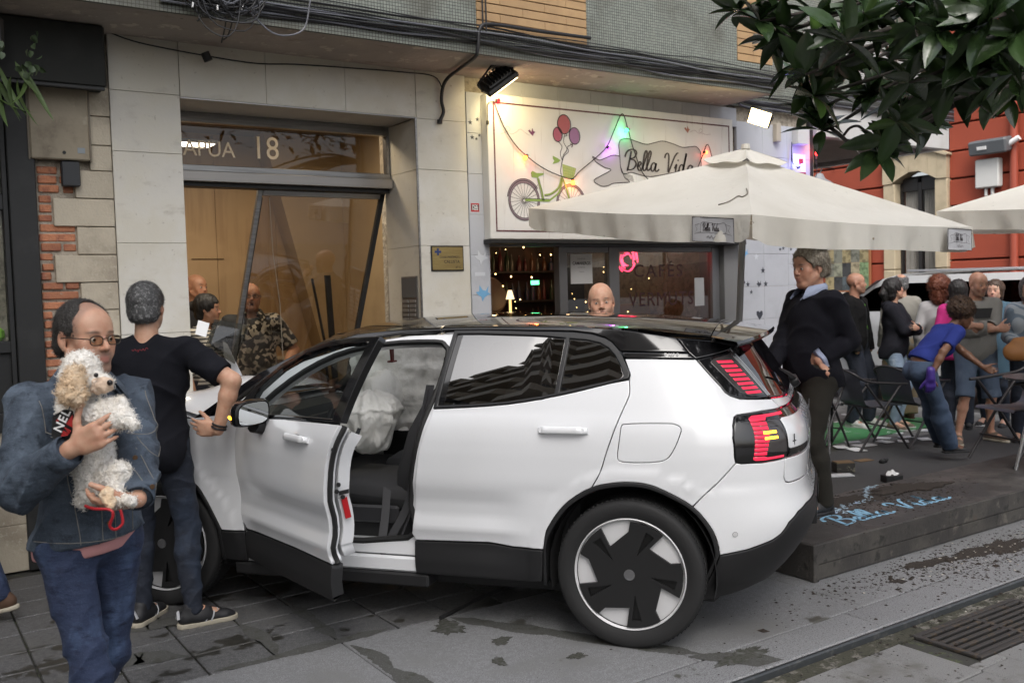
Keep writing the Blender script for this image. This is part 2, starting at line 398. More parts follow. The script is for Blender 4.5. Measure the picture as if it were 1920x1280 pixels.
for k,(P,w)in enumerate((([(2.42,4.28),(2.60,3.95),(2.78,3.62),(2.95,3.33),(3.10,3.10)],.075),([(3.02,3.13),(3.14,3.02),(3.26,2.90),(3.33,2.84)],.14),([(1.84,4.24),(1.88,4.05),(1.86,3.85),(1.90,3.6),(1.86,3.3)],.10),([(1.20,4.33),(1.5,4.335),(1.82,4.33),(2.1,4.335)],.05),([(.7,4.6),(.95,4.72),(1.16,4.60)],.14),([(1.50,4.9),(1.53,4.65),(1.51,4.35)],.07),([(1.83,5.0),(1.84,4.7),(1.82,4.36)],.06),([(.9,5.2),(1.1,5.12),(1.35,5.2),(1.5,5.12)],.12))):damp_band(P,w,70+k)
for i,(cx,cy,rx,ry)in enumerate(((5.75,3.22,.34,.10),(5.15,3.30,.16,.06),(4.72,3.2,.05,.03))):
 tag(blotch(cx,cy,rx,ry,.0012,40+i,h=.0025).build('soil_patch',M_soil),kind='stuff')
M_iron=mat('cast iron',(.055,.052,.05),.55,.5,coords='object',layers=[(30,(.10,.075,.05),.5,.7,5)],bump=[(120,.001)])
gr=empty('drain_grate',(4.565,2.537,-.0479),label='dark cast iron drain grate with slanted slots set in the road setts',cat='drain grate')
b=MB()
for x0,x1,y0,y1 in((-.455,.455,-.178,-.150),(-.455,.455,.150,.178),(-.455,-.425,-.150,.150),(.425,.455,-.150,.150)):b.box(x0,x1,y0,y1,.002,.020,.003)
b.build('frame',M_iron,gr,30)
gme=None
for k in(6,):
 if gme is None:
  b=MB();b.prism([(-.012,-.15),(.014,-.15),(.014,.15),(-.012,.15)],.004,.017);gme=mesh('bar',b.V,b.F,M_iron)
 link(gme,'bar',gr,(-.40+.0665*k,0,0))
for k in range(7):
 b=MB();b.box(-.425,.425,-.155+.044*k+.012,-.155+.044*k+.034,.004,.0185,.003);
 b.build('bar',M_iron,gr,30)
b=MB();b.box(-.425,.425,-.15,.15,.0005,.0015);b.build('pit',mat('pit black',(.01,.01,.01),.9),gr)
# ================================================================== the apartment building with the doorway
Y0=6.755
M_marble=mat('cream marble',(.62,.585,.50),.42,rnd=.035,coords='world',layers=[(2.2,(.68,.66,.61),.4,.7,6),(5,(.54,.505,.44),.56,.75,9,(1,1,2.2)),(1.1,(.52,.485,.425),.55,.8,6),(30,(.47,.43,.37),.66,.74,3)],bump=[(60,.0006)])
M_quoin=mat('sandstone',(.52,.46,.36),.8,rnd=.10,coords='world',layers=[(3,(.35,.30,.23),.45,.7,6),(2.1,(.20,.17,.135),.60,.78,7),(40,(.5,.45,.36),.55,.7,3)],bump=[(70,.0025),(9,.005)])
M_brick=mat('red brick',(.46,.19,.10),.85,rnd=.22,coords='world',layers=[(14,(.34,.13,.08),.45,.65,5),(22,(.42,.36,.30),.60,.70,6)],bump=[(60,.004),(15,.008)])
M_mortar=mat('rough mortar',(.42,.37,.30),.95,coords='world',layers=[(16,(.27,.235,.19),.45,.65,5)],bump=[(45,.012),(14,.02)])
M_soffit=mat('stained soffit render',(.36,.31,.27),.85,coords='world',layers=[(1.3,(.30,.265,.235),.4,.6,6),(3.2,(.22,.18,.15),.58,.72,8,(1,2,1)),(7,(.46,.40,.34),.60,.63,8),(22,(.10,.085,.07),.69,.72,5)],bump=[(20,.004),(7,.01)])
M_tan=mat('tan facing brick',(.47,.305,.155),.7,rnd=.06,coords='object',layers=[(6,(.42,.27,.14),.4,.65,4)],bump=[(80,.001)])
M_dark=mat('near black paint',(.012,.0125,.013),.55,coords='object',layers=[(5,(.022,.022,.022),.5,.7,4)])
M_alu=mat('brushed aluminium',(.42,.42,.43),.34,.85,coords='object',layers=[(90,(.34,.34,.35),.4,.6,3,(1,1,.05))])
M_stl=mat('stainless steel',(.34,.335,.33),.3,.9,coords='object',layers=[(60,(.27,.265,.26),.4,.6,3,(.04,1,1))])
M_greyt=mat('pale grey wall tile',(.50,.515,.555),.45,rnd=.03,coords='world',layers=[(3,(.44,.455,.49),.45,.7,6),(1.4,(.35,.36,.385),.6,.8,7,(1,1,.35))],bump=[(50,.0005)])
def mosaic_mat():
 m=bpy.data.materials.new('glass mosaic');m.use_nodes=True;N=m.node_tree.nodes;L=m.node_tree.links;b=N['Principled BSDF'];b.inputs['Roughness'].default_value=.35
 g=N.new('ShaderNodeNewGeometry');mp=N.new('ShaderNodeMapping');mp.inputs['Rotation'].default_value=(rad(90),0,0);L.new(g.outputs['Position'],mp.inputs[0])
 br=N.new('ShaderNodeTexBrick');br.offset=0;br.squash=1;br.inputs['Scale'].default_value=1;br.inputs['Brick Width'].default_value=.0235;br.inputs['Row Height'].default_value=.0235
 br.inputs['Mortar Size'].default_value=.0021;br.inputs['Mortar Smooth'].default_value=.1;br.inputs['Bias'].default_value=-.2
 br.inputs['Color1'].default_value=(.30,.325,.28,1);br.inputs['Color2'].default_value=(.22,.245,.215,1);br.inputs['Mortar'].default_value=(.055,.055,.048,1)
 L.new(mp.outputs[0],br.inputs['Vector'])
 n=N.new('ShaderNodeTexNoise');n.inputs['Scale'].default_value=2.4;n.inputs['Detail'].default_value=7;L.new(g.outputs['Position'],n.inputs['Vector'])
 r=N.new('ShaderNodeMapRange');r.inputs['From Min'].default_value=.5;r.inputs['From Max'].default_value=.72;r.inputs['To Max'].default_value=.65;L.new(n.outputs['Fac'],r.inputs[0])
 mx=N.new('ShaderNodeMix');mx.data_type='RGBA';L.new(r.outputs[0],mx.inputs[0]);L.new(br.outputs['Color'],mx.inputs[6]);mx.inputs[7].default_value=(.085,.075,.055,1)
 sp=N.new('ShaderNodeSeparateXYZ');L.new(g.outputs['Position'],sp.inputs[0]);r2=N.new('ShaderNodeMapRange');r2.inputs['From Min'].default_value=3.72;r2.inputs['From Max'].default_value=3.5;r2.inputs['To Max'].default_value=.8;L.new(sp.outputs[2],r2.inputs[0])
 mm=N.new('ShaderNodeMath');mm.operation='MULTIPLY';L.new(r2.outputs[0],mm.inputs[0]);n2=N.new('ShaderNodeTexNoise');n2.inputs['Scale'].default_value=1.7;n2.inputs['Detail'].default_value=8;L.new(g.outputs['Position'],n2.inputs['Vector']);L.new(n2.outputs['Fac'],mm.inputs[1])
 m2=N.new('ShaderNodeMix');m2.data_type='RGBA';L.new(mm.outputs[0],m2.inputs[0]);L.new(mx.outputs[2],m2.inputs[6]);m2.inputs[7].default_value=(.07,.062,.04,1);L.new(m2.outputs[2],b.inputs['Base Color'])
 bp=N.new('ShaderNodeBump');bp.inputs['Distance'].default_value=.002;bp.invert=True;L.new(br.outputs['Fac'],bp.inputs['Height']);L.new(bp.outputs[0],b.inputs['Normal'])
 MATS['glass mosaic']=m;return m
M_mos=mosaic_mat()
bld=empty('apartment_building',(1.8,Y0,0),label='cream marble and mosaic apartment building with the smashed glass doorway',cat='building')
BL=Matrix.Translation((-1.8,-Y0,0))
def bpart(mb,name,m,sm=None):
 return link(mesh(name,[tuple(BL@Vector(v))for v in mb.V],mb.F,m,sm,mb.I),name,bld)
def bbox(name,x0,x1,y0,y1,z0,z1,m,c=.0):
 b=MB();b.box(x0,x1,y0,y1,z0,z1,c);return bpart(b,name,m,30 if c else None)
bbox('wall_core',-9,1.34,Y0+.10,Y0+.45,0,3.50,M_mortar)
bbox('wall_core',1.342,1.79,Y0+.035,Y0+.48,0,3.50,M_mortar)
bbox('wall_core',3.70,4.32,Y0+.035,Y0+.75,0,3.50,M_mortar)
bbox('wall_core',1.792,3.698,Y0+.035,Y0+.50,3.135,3.50,M_mortar)
g=.0025
def mslab(x0,x1,z0,z1,t=.032):bbox('marble_slab',x0+g/2,x1-g/2,Y0,Y0+t,z0+g/2,z1-g/2,M_marble,.002)
for z0,z1 in((.0,.84),(.84,1.481),(1.481,2.097),(2.097,2.709),(2.709,3.112),(3.112,3.50)):mslab(1.366,1.824,z0,z1)
for x0,x1 in((1.826,2.44),(2.44,3.06),(3.06,3.664)):mslab(x0,x1,3.104,3.50)
for z0,z1 in((.0,.86),(.86,1.472),(1.472,2.085),(2.085,2.695),(2.695,3.098),(3.098,3.50)):mslab(3.666,4.126,z0,z1)
for z0,z1 in((.0,.86),(.86,1.472),(1.472,2.085),(2.085,2.695),(2.695,3.10)):
 bbox('reveal_slab',3.668,3.698,Y0+.034,Y0+.60,z0+g/2,z1-g/2,M_marble,.002)
 bbox('reveal_slab',1.794,1.822,Y0+.034,Y0+.60,z0+g/2,z1-g/2,M_marble,.002)
bbox('trim_strip',3.650,3.6655,Y0-.004,Y0+.006,0,3.102,M_stl)
bbox('trim_strip',1.827,3.648,Y0-.004,Y0+.006,3.094,3.1025,M_stl)
bbox('soffit_panel',1.824,3.666,Y0+.034,Y0+.60,3.105,3.133,mat('pale soffit paint',(.42,.40,.37),.6))
zq=2.388
for k,(z0,z1,xl)in enumerate(((2.93,3.12,1.228),(2.74,2.928,1.228),(2.572,2.738,1.228),(2.388,2.570,1.13),(2.204,2.386,.992),(2.020,2.202,1.127),(1.838,2.018,.986),(1.655,1.836,1.132),(1.470,1.653,.99),(1.285,1.468,1.13),(1.10,1.283,.988),(.915,1.098,1.13))):
 bbox('quoin_stone',xl,1.363,Y0+.002+.003*(k%3),Y0+.10,z0+.002,z1-.002,M_quoin,.004)
for k,(z0,z1)in enumerate(((.0,.30),(.302,.60),(.602,.913))):
 for x0,x1 in((-.4,.45),(.452,.93),(.932,1.363)):
  o=bbox('quoin_stone',x0+.002+(k%2)*.02,x1-.002+(0 if x1>1.3 else(k%2)*.02),Y0+.004,Y0+.10,z0,z1,M_quoin,.004)
bbox('mortar_bed',.89,1.36,Y0+.036,Y0+.099,.90,2.63,M_mortar)
rbk=random.Random(5);z=.92;k=0
while z<2.60:
 xr=None
 for z0,z1,xl in((2.388,2.60,1.13),(2.204,2.386,.992),(2.020,2.202,1.127),(1.838,2.018,.986),(1.655,1.836,1.132),(1.470,1.653,.99),(1.285,1.468,1.13),(1.10,1.283,.988),(.915,1.098,1.13)):
  if z0-.02<=z and z+.045<=z1+.02:xr=xl
 if xr:
  x=.895+rbk.uniform(0,.02)
  while x<xr-.03:
   w=rbk.choice((.06,.11,.22))if k%2 else rbk.choice((.22,.12));x1=min(x+w,xr-.008)
   if x1-x>.025:
    o=bbox('brick',x,x1,Y0+.022+rbk.uniform(-.008,.01),Y0+.10,z+rbk.uniform(-.003,.003),z+.046+rbk.uniform(-.004,.004),M_brick,.006)
   x=x1+rbk.uniform(.012,.03)
  k+=1
 z+=.0625
sh=[(-.6,.905)]
bbox('shop_post',.735,.895,Y0-.03,Y0+.10,.0,3.13,M_dark,.006)
bbox('shop_sill',-1.2,.733,Y0-.02,Y0+.09,.90,1.02,M_dark,.006)
bbox('shop_rail',-1.2,.733,Y0-.01,Y0+.09,2.30,2.40,M_dark,.006)
bbox('shop_rail',-1.2,.733,Y0-.01,Y0+.09,1.40,1.475,M_dark,.006)
bbox('shop_post',.70,.732,Y0-.015,Y0+.09,1.02,3.13,M_dark,.004)
bbox('shop_panel',-1.2,.733,Y0+.02,Y0+.09,1.022,1.398,M_dark)
M_pane=glass('window pane',(.86,.88,.87),1.0)
bbox('shop_pane',-1.2,.699,Y0+.03,Y0+.038,1.476,2.298,M_pane);bbox('shop_pane',-1.2,.699,Y0+.03,Y0+.038,2.402,3.12,M_pane)
for q in range(13):bbox('shop_blind',-1.2,.69,Y0+.20,Y0+.212,1.47+.125*q,1.59+.125*q,mat('grey boarding',(.09,.09,.085),.8))
bbox('shop_goods',.50,.68,Y0+.06,Y0+.16,1.478,1.56,mat('lime plastic',(.25,.55,.04),.4),.02)
bbox('shop_goods',.30,.64,Y0+.08,Y0+.18,2.10,2.29,mat('red cloth',(.25,.02,.02),.7),.02)
YF=6.10;ZS=3.475
bbox('soffit',-9,7.115,YF+.012,Y0+.5,ZS,ZS+.06,M_soffit)
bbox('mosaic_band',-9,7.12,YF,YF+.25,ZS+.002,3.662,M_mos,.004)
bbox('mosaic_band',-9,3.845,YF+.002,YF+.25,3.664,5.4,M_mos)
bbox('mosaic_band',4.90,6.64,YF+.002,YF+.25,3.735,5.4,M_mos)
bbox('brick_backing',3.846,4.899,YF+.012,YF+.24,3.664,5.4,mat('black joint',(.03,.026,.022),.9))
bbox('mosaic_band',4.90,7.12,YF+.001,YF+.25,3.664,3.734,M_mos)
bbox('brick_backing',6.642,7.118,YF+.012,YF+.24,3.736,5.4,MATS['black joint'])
def tanrows(x0,x1,y,z0,rows,parent_name='facing_brick',L=.42):
 for r in range(rows):
  x=x0-(.21 if r%2 else 0);zz=z0+r*.0672
  while x<x1:
   a,b_=max(x,x0),min(x+L,x1)
   if b_-a>.03:bbox(parent_name,a+.001,b_-.001,y,y+.03,zz+.004,zz+.0640,M_tan,.002)
   x+=L
tanrows(3.85,4.897,YF,3.665,8);tanrows(6.645,7.118,YF,3.738,9)
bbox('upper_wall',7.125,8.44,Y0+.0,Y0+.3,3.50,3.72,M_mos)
bbox('brick_backing',7.125,8.44,Y0+.012,Y0+.3,3.722,5.6,MATS['black joint'])
tanrows(7.128,7.75,Y0,3.725,14);bbox('upper_wall',7.752,8.44,Y0+.001,Y0+.012,3.722,5.6,M_mos)
def tilepier(x0,x1,xs):
 for k in range(10):
  z0=.0+.335*k;z1=min(z0+.335,3.475)
  if z1-z0<.02:continue
  for a,b_ in zip(xs[:-1],xs[1:]):bbox('wall_tile',a+.0012,b_-.0012,Y0-.004,Y0+.03,z0+.0012,z1-.0012,M_greyt,.0015)
tilepier(4.13,4.32,(4.13,4.32));tilepier(7.32,8.45,(7.32,7.70,8.08,8.45))
for k in range(8):bbox('wall_tile',4.322+.375*k+.0012,4.322+.375*(k+1)-.0012,Y0-.004,Y0+.03,3.29,3.474,M_greyt,.0015)
bbox('wall_core',7.33,8.44,Y0+.035,Y0+3.5,0,5.6,M_mortar);bbox('wall_core',4.322,7.32,Y0+.04,Y0+.3,2.15,3.50,M_mortar)
bbox('pier_edge',8.452,8.50,Y0-.006,Y0+3.5,0,3.6,mat('black edge',(.02,.02,.022),.6))
bbox('pier_trim',8.502,8.575,Y0+.05,Y0+.12,0,3.2,mat('cream trim',(.45,.40,.31),.6))
YD=7.27
M_wood=mat('maple veneer',(.42,.28,.15),.42,coords='world',layers=[(3.0,(.36,.23,.12),.42,.62,5,(6,6,.35)),(1.2,(.46,.31,.17),.5,.7,4)])
M_lob=mat('lobby beige',(.46,.34,.20),.6,coords='world',layers=[(2,(.40,.29,.17),.5,.7)])
for k in range(5):bbox('lobby_panel',1.0+.60*k,1.0+.60*k+.597,9.30,9.33,.1,3.3,M_wood,.002)
bbox('lobby_wall',4.0,4.06,YD+.1,9.30,.1,3.3,M_lob);bbox('lobby_wall',.9,.96,YD+.1,9.30,.1,3.3,M_lob)
bbox('lobby_floor',.9,4.06,Y0+.62,9.34,.0,.03,mat('lobby floor',(.25,.2,.15),.3))
bbox('lobby_ceiling',.9,4.06,YD+.02,9.34,3.30,3.35,mat('lobby ceiling',(.16,.12,.08),.7))
mb=MB();mb.prism([(3.999,.1),(3.999,3.3),(3.2,3.3)],9.0,9.28,axis=1);bpart(mb,'lobby_panel',M_lob)  # wedge shaped to stand in for a pale diagonal reflection, no real panel
bbox('skirting',2.7,4.0,9.26,9.298,1.08,1.11,mat('pale rail',(.6,.5,.36),.4))
bbox('wall_groove',2.55,2.86,9.292,9.299,2.09,2.10,mat('groove',(.12,.07,.03),.8));bbox('wall_groove',2.6,2.9,9.292,9.299,2.93,2.94,MATS['groove'])
bbox('door_frame',1.824,3.666,YD-.02,YD+.05,3.03,3.104,M_stl,.003)
bbox('door_lintel',1.824,3.666,YD-.03,YD+.09,2.665,2.712,M_stl,.004)
bbox('door_lintel',1.824,3.690-.03,YD-.075,YD+.12,2.585,2.662,mat('lintel steel',(.36,.34,.32),.38,.75),.004)
bbox('door_track',1.824,3.655,YD-.02,YD+.12,2.553,2.583,M_dark,.002)
bbox('door_frame',3.640,3.666,YD-.02,YD+.05,2.714,3.028,M_stl,.002)
tp=bbox('transom_pane',1.824,3.638,YD+.005,YD+.013,2.713,3.028,glass('transom glass',(.80,.77,.72),1.0,ior=1.55))
M_let=mat('frosted letter',(.80,.74,.64),.5);_n=M_let.node_tree;_t=_n.nodes.new('ShaderNodeBsdfTranslucent');_t.inputs[0].default_value=(.9,.84,.74,1);_x=_n.nodes.new('ShaderNodeMixShader');_x.inputs[0].default_value=.5;_n.links.new(_n.nodes['Principled BSDF'].outputs[0],_x.inputs[1]);_n.links.new(_t.outputs[0],_x.inputs[2]);_n.links.new(_x.outputs[0],_n.nodes['Material Output'].inputs[0])
o=text('CAPUA',.168,M_let,'lettering',tp,(1.858-1.8+.0,YD+.002-Y0,2.783),FRONT,.001,sx=.93,spacing=.98)
o=text('18',.250,M_let,'lettering',tp,(2.490-1.8,YD+.002-Y0,2.786),FRONT,.001,sx=.90)
lf=empty('sliding_door',(3.13,7.40,2.56),(0,0,0),label='steel framed glass door leaf knocked askew, hanging from its track',cat='door')
def lbox(name,x0,x1,y0,y1,z0,z1,m,c=.003):b=MB();b.box(x0,x1,y0,y1,z0,z1,c);b.V=[(x+.185*z*(1+.12*x),y-.10*z,z)for x,y,z in b.V];return b.build(name,m,lf,30)
lbox('stile',-.560,-.522,-.022,.022,-2.40,.02,M_stl);lbox('stile',.508,.548,-.022,.022,-2.40,.02,M_dark)
lbox('seal',-.521,-.512,-.014,.014,-2.36,-.06,M_dark)
lbox('rail',-.520,.506,-.022,.022,-.045,.02,M_stl);lbox('rail',-.511,.506,-.022,.022,-2.40,-2.32,M_stl)
lbox('pane',-.511,.506,-.005,.005,-2.319,-.046,glass('door glass',(.78,.74,.68),1.0,ior=2.0),0)
mb=MB();mb.tube([(-.47,-.007,-.06),(-.46,-.007,-.5),(-.42,-.007,-.9),(-.41,-.007,-1.5),(-.38,-.007,-1.9)],.0025,5);mb.build('crack',mat('glass crack',(.3,.27,.22),.4),lf,60)
bl=empty('loose_rails',(3.30,7.92,0),label='two dark metal rails leaning upright behind the glass door',cat='rail',)
mb=MB();mb.tube([(.05,0,.05),(.0,0,1.30),(-.095,0,1.86)],.012,6);mb.build('rail',mat('dark rail',(.04,.042,.05),.4,.4),bl,60)
mb=MB();mb.box(-.026,.026,-.015,.015,0,1.83,.003,M=Matrix.Translation((.12,0,.06))@Matrix.Rotation(rad(-2.2),4,'Y'));mb.build('rail',MATS['dark rail'],bl,30)
lp=empty('ceiling_lamp',(2.17,8.0,3.01),label='bright square ceiling lamp inside the lobby, seen through the transom',cat='lamp')
b=MB();b.box(-.25,.25,-.12,.12,-.03,0,.004);b.build('housing',M_alu,lp,30);b=MB();b.box(-.23,.23,-.10,.10,-.034,-.0305);b.build('diffuser',emis('lobby lamp glow',(1,.9,.75),6),lp)
lt=bpy.data.lights.new('lobby light','AREA');lt.shape='RECTANGLE';lt.size=.46;lt.size_y=.2;lt.energy=7;lt.color=(1,.86,.66)
lo=link(lt,'lamp_light',lp,(0,0,-.05))
lp2=empty('ceiling_lamp',(3.1,7.65,3.29),label='second ceiling lamp added inside the lobby, out of sight above the door frame',cat='lamp')  # added lamp, kept out of sight behind the top door frame
b=MB();b.box(-.25,.25,-.12,.12,-.03,0,.004);b.build('housing',M_alu,lp2,30);b=MB();b.box(-.23,.23,-.10,.10,-.034,-.0305);b.build('diffuser',MATS['lobby lamp glow'],lp2)
link(lt.copy(),'lamp_light',lp2,(0,0,-.05))
M_brass=mat('brushed brass',(.50,.38,.16),.36,.8,coords='object',layers=[(80,(.42,.31,.13),.4,.6,3,(.05,1,1))])
pq=empty('brass_plaque',(3.906,Y0,1.981),label='brass plaque with black border and lettering on the marble pilaster',cat='plaque')
b=MB();b.box(-.153,.153,-.010,-.001,-.102,.102,.002);b.build('backing',M_dark,pq,30)
b=MB();b.box(-.143,.143,-.014,-.0105,-.092,.092,.001);b.build('plate',M_brass,pq,30)
M_ink=mat('black ink',(.02,.02,.025),.6);M_blue=mat('navy ink',(.03,.05,.16),.5)
b=MB();b.box(-.122,-.062,-.0155,-.0145,.045,.063);b.box(-.101,-.083,-.016,-.0145,.026,.083);b.build('cross',M_blue,pq)
text('Gonzalo MARTINEZ L.',.0245,M_ink,'lettering',pq,(-.078,-.0148,.004),FRONT,.0005,sx=.83)
text('CALLISTA',.036,M_ink,'lettering',pq,(-.038,-.0148,-.038),FRONT,.0005,sx=.95)
text('piº C',.024,M_ink,'lettering',pq,(.072,-.0148,-.078),FRONT,.0005)
ic=empty('intercom_panel',(3.6665,6.96,1.60),label='steel intercom panel with two columns of push buttons in the door recess',cat='intercom')
b=MB();b.box(-.012,-.001,-.135,.135,-.26,.245,.003);b.build('plate',M_stl,ic,30)
b=MB();b.box(-.0165,-.0125,-.125,.125,.07,.235,.002);b.build('speaker',mat('intercom dark',(.10,.10,.10),.5),ic,30)
bm_=None
for cx in(-.062,.062):
 for r in range(8):
  if bm_ is None:b=MB();b.box(-.02,-.0125,-.05,.05,-.012,.012,.002);bm_=mesh('button',b.V,b.F,mat('button steel',(.5,.5,.5),.3,.8),30)
  link(bm_,'button',ic,(0,cx,.04-.037*r))
stk=empty('sticker',(4.187,Y0-.004,2.402),label='small red black and white sticker on the grey pier beside the sign',cat='sticker')
b=MB();b.box(-.040,.040,-.0012,0,-.035,.035);b.build('paper',mat('sticker red',(.5,.03,.03),.5),stk)
b=MB();b.box(-.035,.035,-.0020,-.0013,-.022,.024);b.build('field',mat('sticker black',(.015,.015,.015),.5),stk)
M_wht=mat('white print',(.8,.8,.8),.5)
text('FCK',.030,M_wht,'lettering',stk,(0,-.0021,.002),FRONT,.0002,'CENTER',bold=.001);text('NZS',.030,M_wht,'lettering',stk,(0,-.0021,-.021),FRONT,.0002,'CENTER',bold=.001)
ub=empty('utility_box',(1.045,Y0-.02,2.872),label='grimy beige meter box on the wall under the black awning box',cat='utility box')
M_ubox=mat('grimy beige steel',(.31,.265,.195),.7,coords='object',layers=[(4,(.20,.165,.12),.5,.68,7),(9,(.38,.33,.25),.6,.72,5)],bump=[(40,.001)])
b=MB();b.box(-.175,.175,-.03,.03,-.245,.238,.008);b.build('door',M_ubox,ub,30)
for x0,x1 in((-.185,-.177),(.177,.187)):b=MB();b.box(x0,x1,-.022,.03,-.25,.245);b.build('frame',mat('box frame',(.2,.17,.13),.7),ub)
b=MB();b.lathe([(0,.004),(.011,.004),(.011,0)],12,M=Matrix.Translation((.02,-.031,-.20))@Matrix.Rotation(rad(90),4,'X'));b.build('lock',M_dark,ub,40)
b=MB();b.box(.10,.145,-.033,-.0305,-.20,-.165);b.build('label',mat('grey label',(.25,.28,.30),.4),ub)
jb=MB();jb.box(1.045,1.155,Y0-.05,Y0+.01,2.46,2.618,.006);tag(jb.build('junction_box',mat('dark plastic',(.022,.024,.028),.5),smooth=30),'small black junction box on the bricks below the meter box','junction box')
ab=empty('awning_box',(.2,Y0,3.33),label='black awning housing above the dark shop front',cat='awning')
b=MB();b.box(-2.4,1.114,-.20,.0,-.25,.138,.01);b.build('housing',mat('black canvas',(.012,.013,.011),.75,coords='object',layers=[(3,(.02,.02,.018),.5,.7,5)]),ab,30)
b=MB();b.box(-2.38,1.10,-.215,-.19,-.275,-.252,.004);b.build('rail',M_dark,ab,30)
# ================================================================== cafe front: sign, lights, windows
BV={}
def bella_strokes():
 S=[]
 S.append([(.17,.93),(.12,.5),(.05,.02),(.0,-.03)])
 S.append([(-.12,.62),(-.05,.86),(.12,1.0),(.32,1.0),(.43,.86),(.34,.63),(.14,.53),(.34,.49),(.44,.3),(.34,.08),(.14,.0),(.02,.08)])
 S.append([(.5,.17),(.62,.24),(.69,.35),(.63,.43),(.55,.33),(.54,.12),(.62,.0),(.74,.07),(.86,.42),(.95,.86),(.90,1.0),(.83,.82),(.79,.3),(.83,.03),(.93,.06),(1.06,.42),(1.15,.86),(1.10,1.0),(1.03,.82),(.99,.3),(1.03,.03),(1.13,.08),(1.22,.2)])
 S.append([(1.42,.36),(1.33,.43),(1.22,.30),(1.21,.09),(1.29,.0),(1.39,.14),(1.45,.40),(1.42,.10),(1.49,.0),(1.62,.12)])
 S.append([(1.86,.70),(1.90,.88),(2.0,.95),(2.07,.80),(2.08,.4),(2.10,.0),(2.22,.35),(2.36,.78),(2.48,.98),(2.56,1.0)])
 S.append([(2.40,.2),(2.50,.42),(2.47,.1),(2.53,.0),(2.64,.14)]);S.append([(2.555,.60),(2.565,.64),(2.58,.62)])
 S.append([(2.86,.36),(2.77,.43),(2.67,.30),(2.66,.09),(2.74,.0),(2.84,.14),(2.93,.6),(2.98,1.02),(2.90,.5),(2.88,.1),(2.95,.0),(3.05,.1),(3.12,.2)])
 S.append([(3.32,.36),(3.23,.43),(3.12,.30),(3.11,.09),(3.19,.0),(3.29,.14),(3.35,.40),(3.32,.10),(3.39,.0),(3.54,.14)])
 return[np.array(cat_rom(s,6))for s in S]
BELLA=bella_strokes()
def bella(mb,to3,u0,v0,h,w,wid=1.0,off=.002,shear=.12,wob=.45):
 for s in BELLA:
  q=np.stack([u0+(s[:,0]*wid+s[:,1]*shear)*h,v0+s[:,1]*h],1);T=np.gradient(q,axis=0);dn=np.abs(T[:,1])/(np.hypot(T[:,0],T[:,1])+1e-9)
  ribbon(q,w*(1-wob+wob*1.6*dn),mb,to3,off)
 return mb
YS=6.65
M_board=mat('white sign board',(.74,.73,.70),.55,coords='world',layers=[(7,(.50,.47,.44),.60,.70,8,(3.2,1,.16)),(16,(.42,.36,.34),.66,.72,8,(3.2,1,.10)),(1.2,(.68,.66,.61),.45,.7,4)],bump=[(40,.0006,(3,1,.1))])
sg=empty('sign_board',(5.71,YS,2.735),label='wide white cafe sign with a green bicycle, balloons and the words Bella Vida',cat='sign')
def S3(u,v,h):return(u-5.71,-h-.001,v-2.735)
b=MB();b.box(-1.441,1.448,.0,.10,-.597,.597,.004);b.build('board',M_board,sg,30)
def spart(name,m,fn):
 mb=MB();fn(mb);return mb.build(name,m,sg)
M_line=mat('plum border paint',(.12,.04,.045),.55);M_blk=mat('sign ink',(.03,.022,.025),.55)
def border(mb):
 for x0,x1,z0,z1 in((4.325,7.107,3.255,3.268),(4.325,7.107,2.198,2.211),(4.325,4.338,2.211,3.255),(7.094,7.107,2.211,3.255)):mb.box(x0-5.71,x1-5.71,-.0022,-.0004,z0-2.735,z1-2.735)
spart('border',M_line,border)
b=MB();b.box(-1.45,1.60,-.02,.12,-.636,-.599,.004);b.build('ledge',M_dark,sg,30)
def ring(cx,cz,rx,rz,w,a0=0,a1=360,n=48):return[(cx+rx*math.cos(rad(a0+(a1-a0)*k/n)),cz+rz*math.sin(rad(a0+(a1-a0)*k/n)))for k in range(n+1)]
def disc(name,cx,cz,rx,rz,m,h=.001):
 P=ring(cx,cz,rx,rz,0)[:-1];V=[S3(u,v,h)for u,v in P]+[S3(u,v,0)for u,v in P];n=len(P)
 mb=MB();mb.add(V,[tuple(range(n))]+[(i,(i+1)%n,(i+1)%n+n,i+n)for i in range(n)]);return mb.build(name,m,sg)
M_red=mat('balloon red',(.42,.11,.12),.5);M_red2=mat('balloon rose',(.40,.10,.15),.5);M_pur=mat('balloon mauve',(.33,.16,.30),.5)
for cx,cz,rx,rz,m in((5.055,3.133,.070,.080,M_red),(4.983,3.041,.048,.060,M_red2),(5.167,3.040,.058,.070,M_pur)):
 disc('balloon',cx,cz,rx,rz,m);spart('outline',M_blk,lambda mb:ribbon(ring(cx+.004,cz,rx*1.03,rz*1.03,0),.0075,mb,S3,.0022))
def strings(mb):
 for P in([(5.065,3.052),(5.05,2.98),(5.085,2.92),(5.045,2.87),(5.03,2.82)],[(4.99,2.98),(5.03,2.94),(5.01,2.88),(5.03,2.82)],[(5.15,2.968),(5.09,2.94),(5.10,2.90),(5.05,2.86),(5.032,2.82)],[(5.066,3.055),(5.09,3.04),(5.06,3.03)],[(5.12,2.97),(5.15,2.955),(5.13,2.94)]):ribbon(cat_rom(P,6),.006,mb,S3)
 ribbon(cat_rom([(5.03,2.82),(5.01,2.74),(5.015,2.69)],5),.007,mb,S3)
spart('balloon_string',M_blk,strings)
M_grn=mat('bicycle green',(.24,.36,.08),.5);M_tyre=mat('painted tyre grey',(.23,.17,.19),.5)
WL=(4.616,2.463,.160,.168);WR=(5.116,2.452,.160,.168)
spart('mudguard',M_tyre,lambda mb:ribbon(ring(WL[0],WL[1],WL[2]*1.05,WL[3]*1.05,0,35,170),.014,mb,S3,.0012))
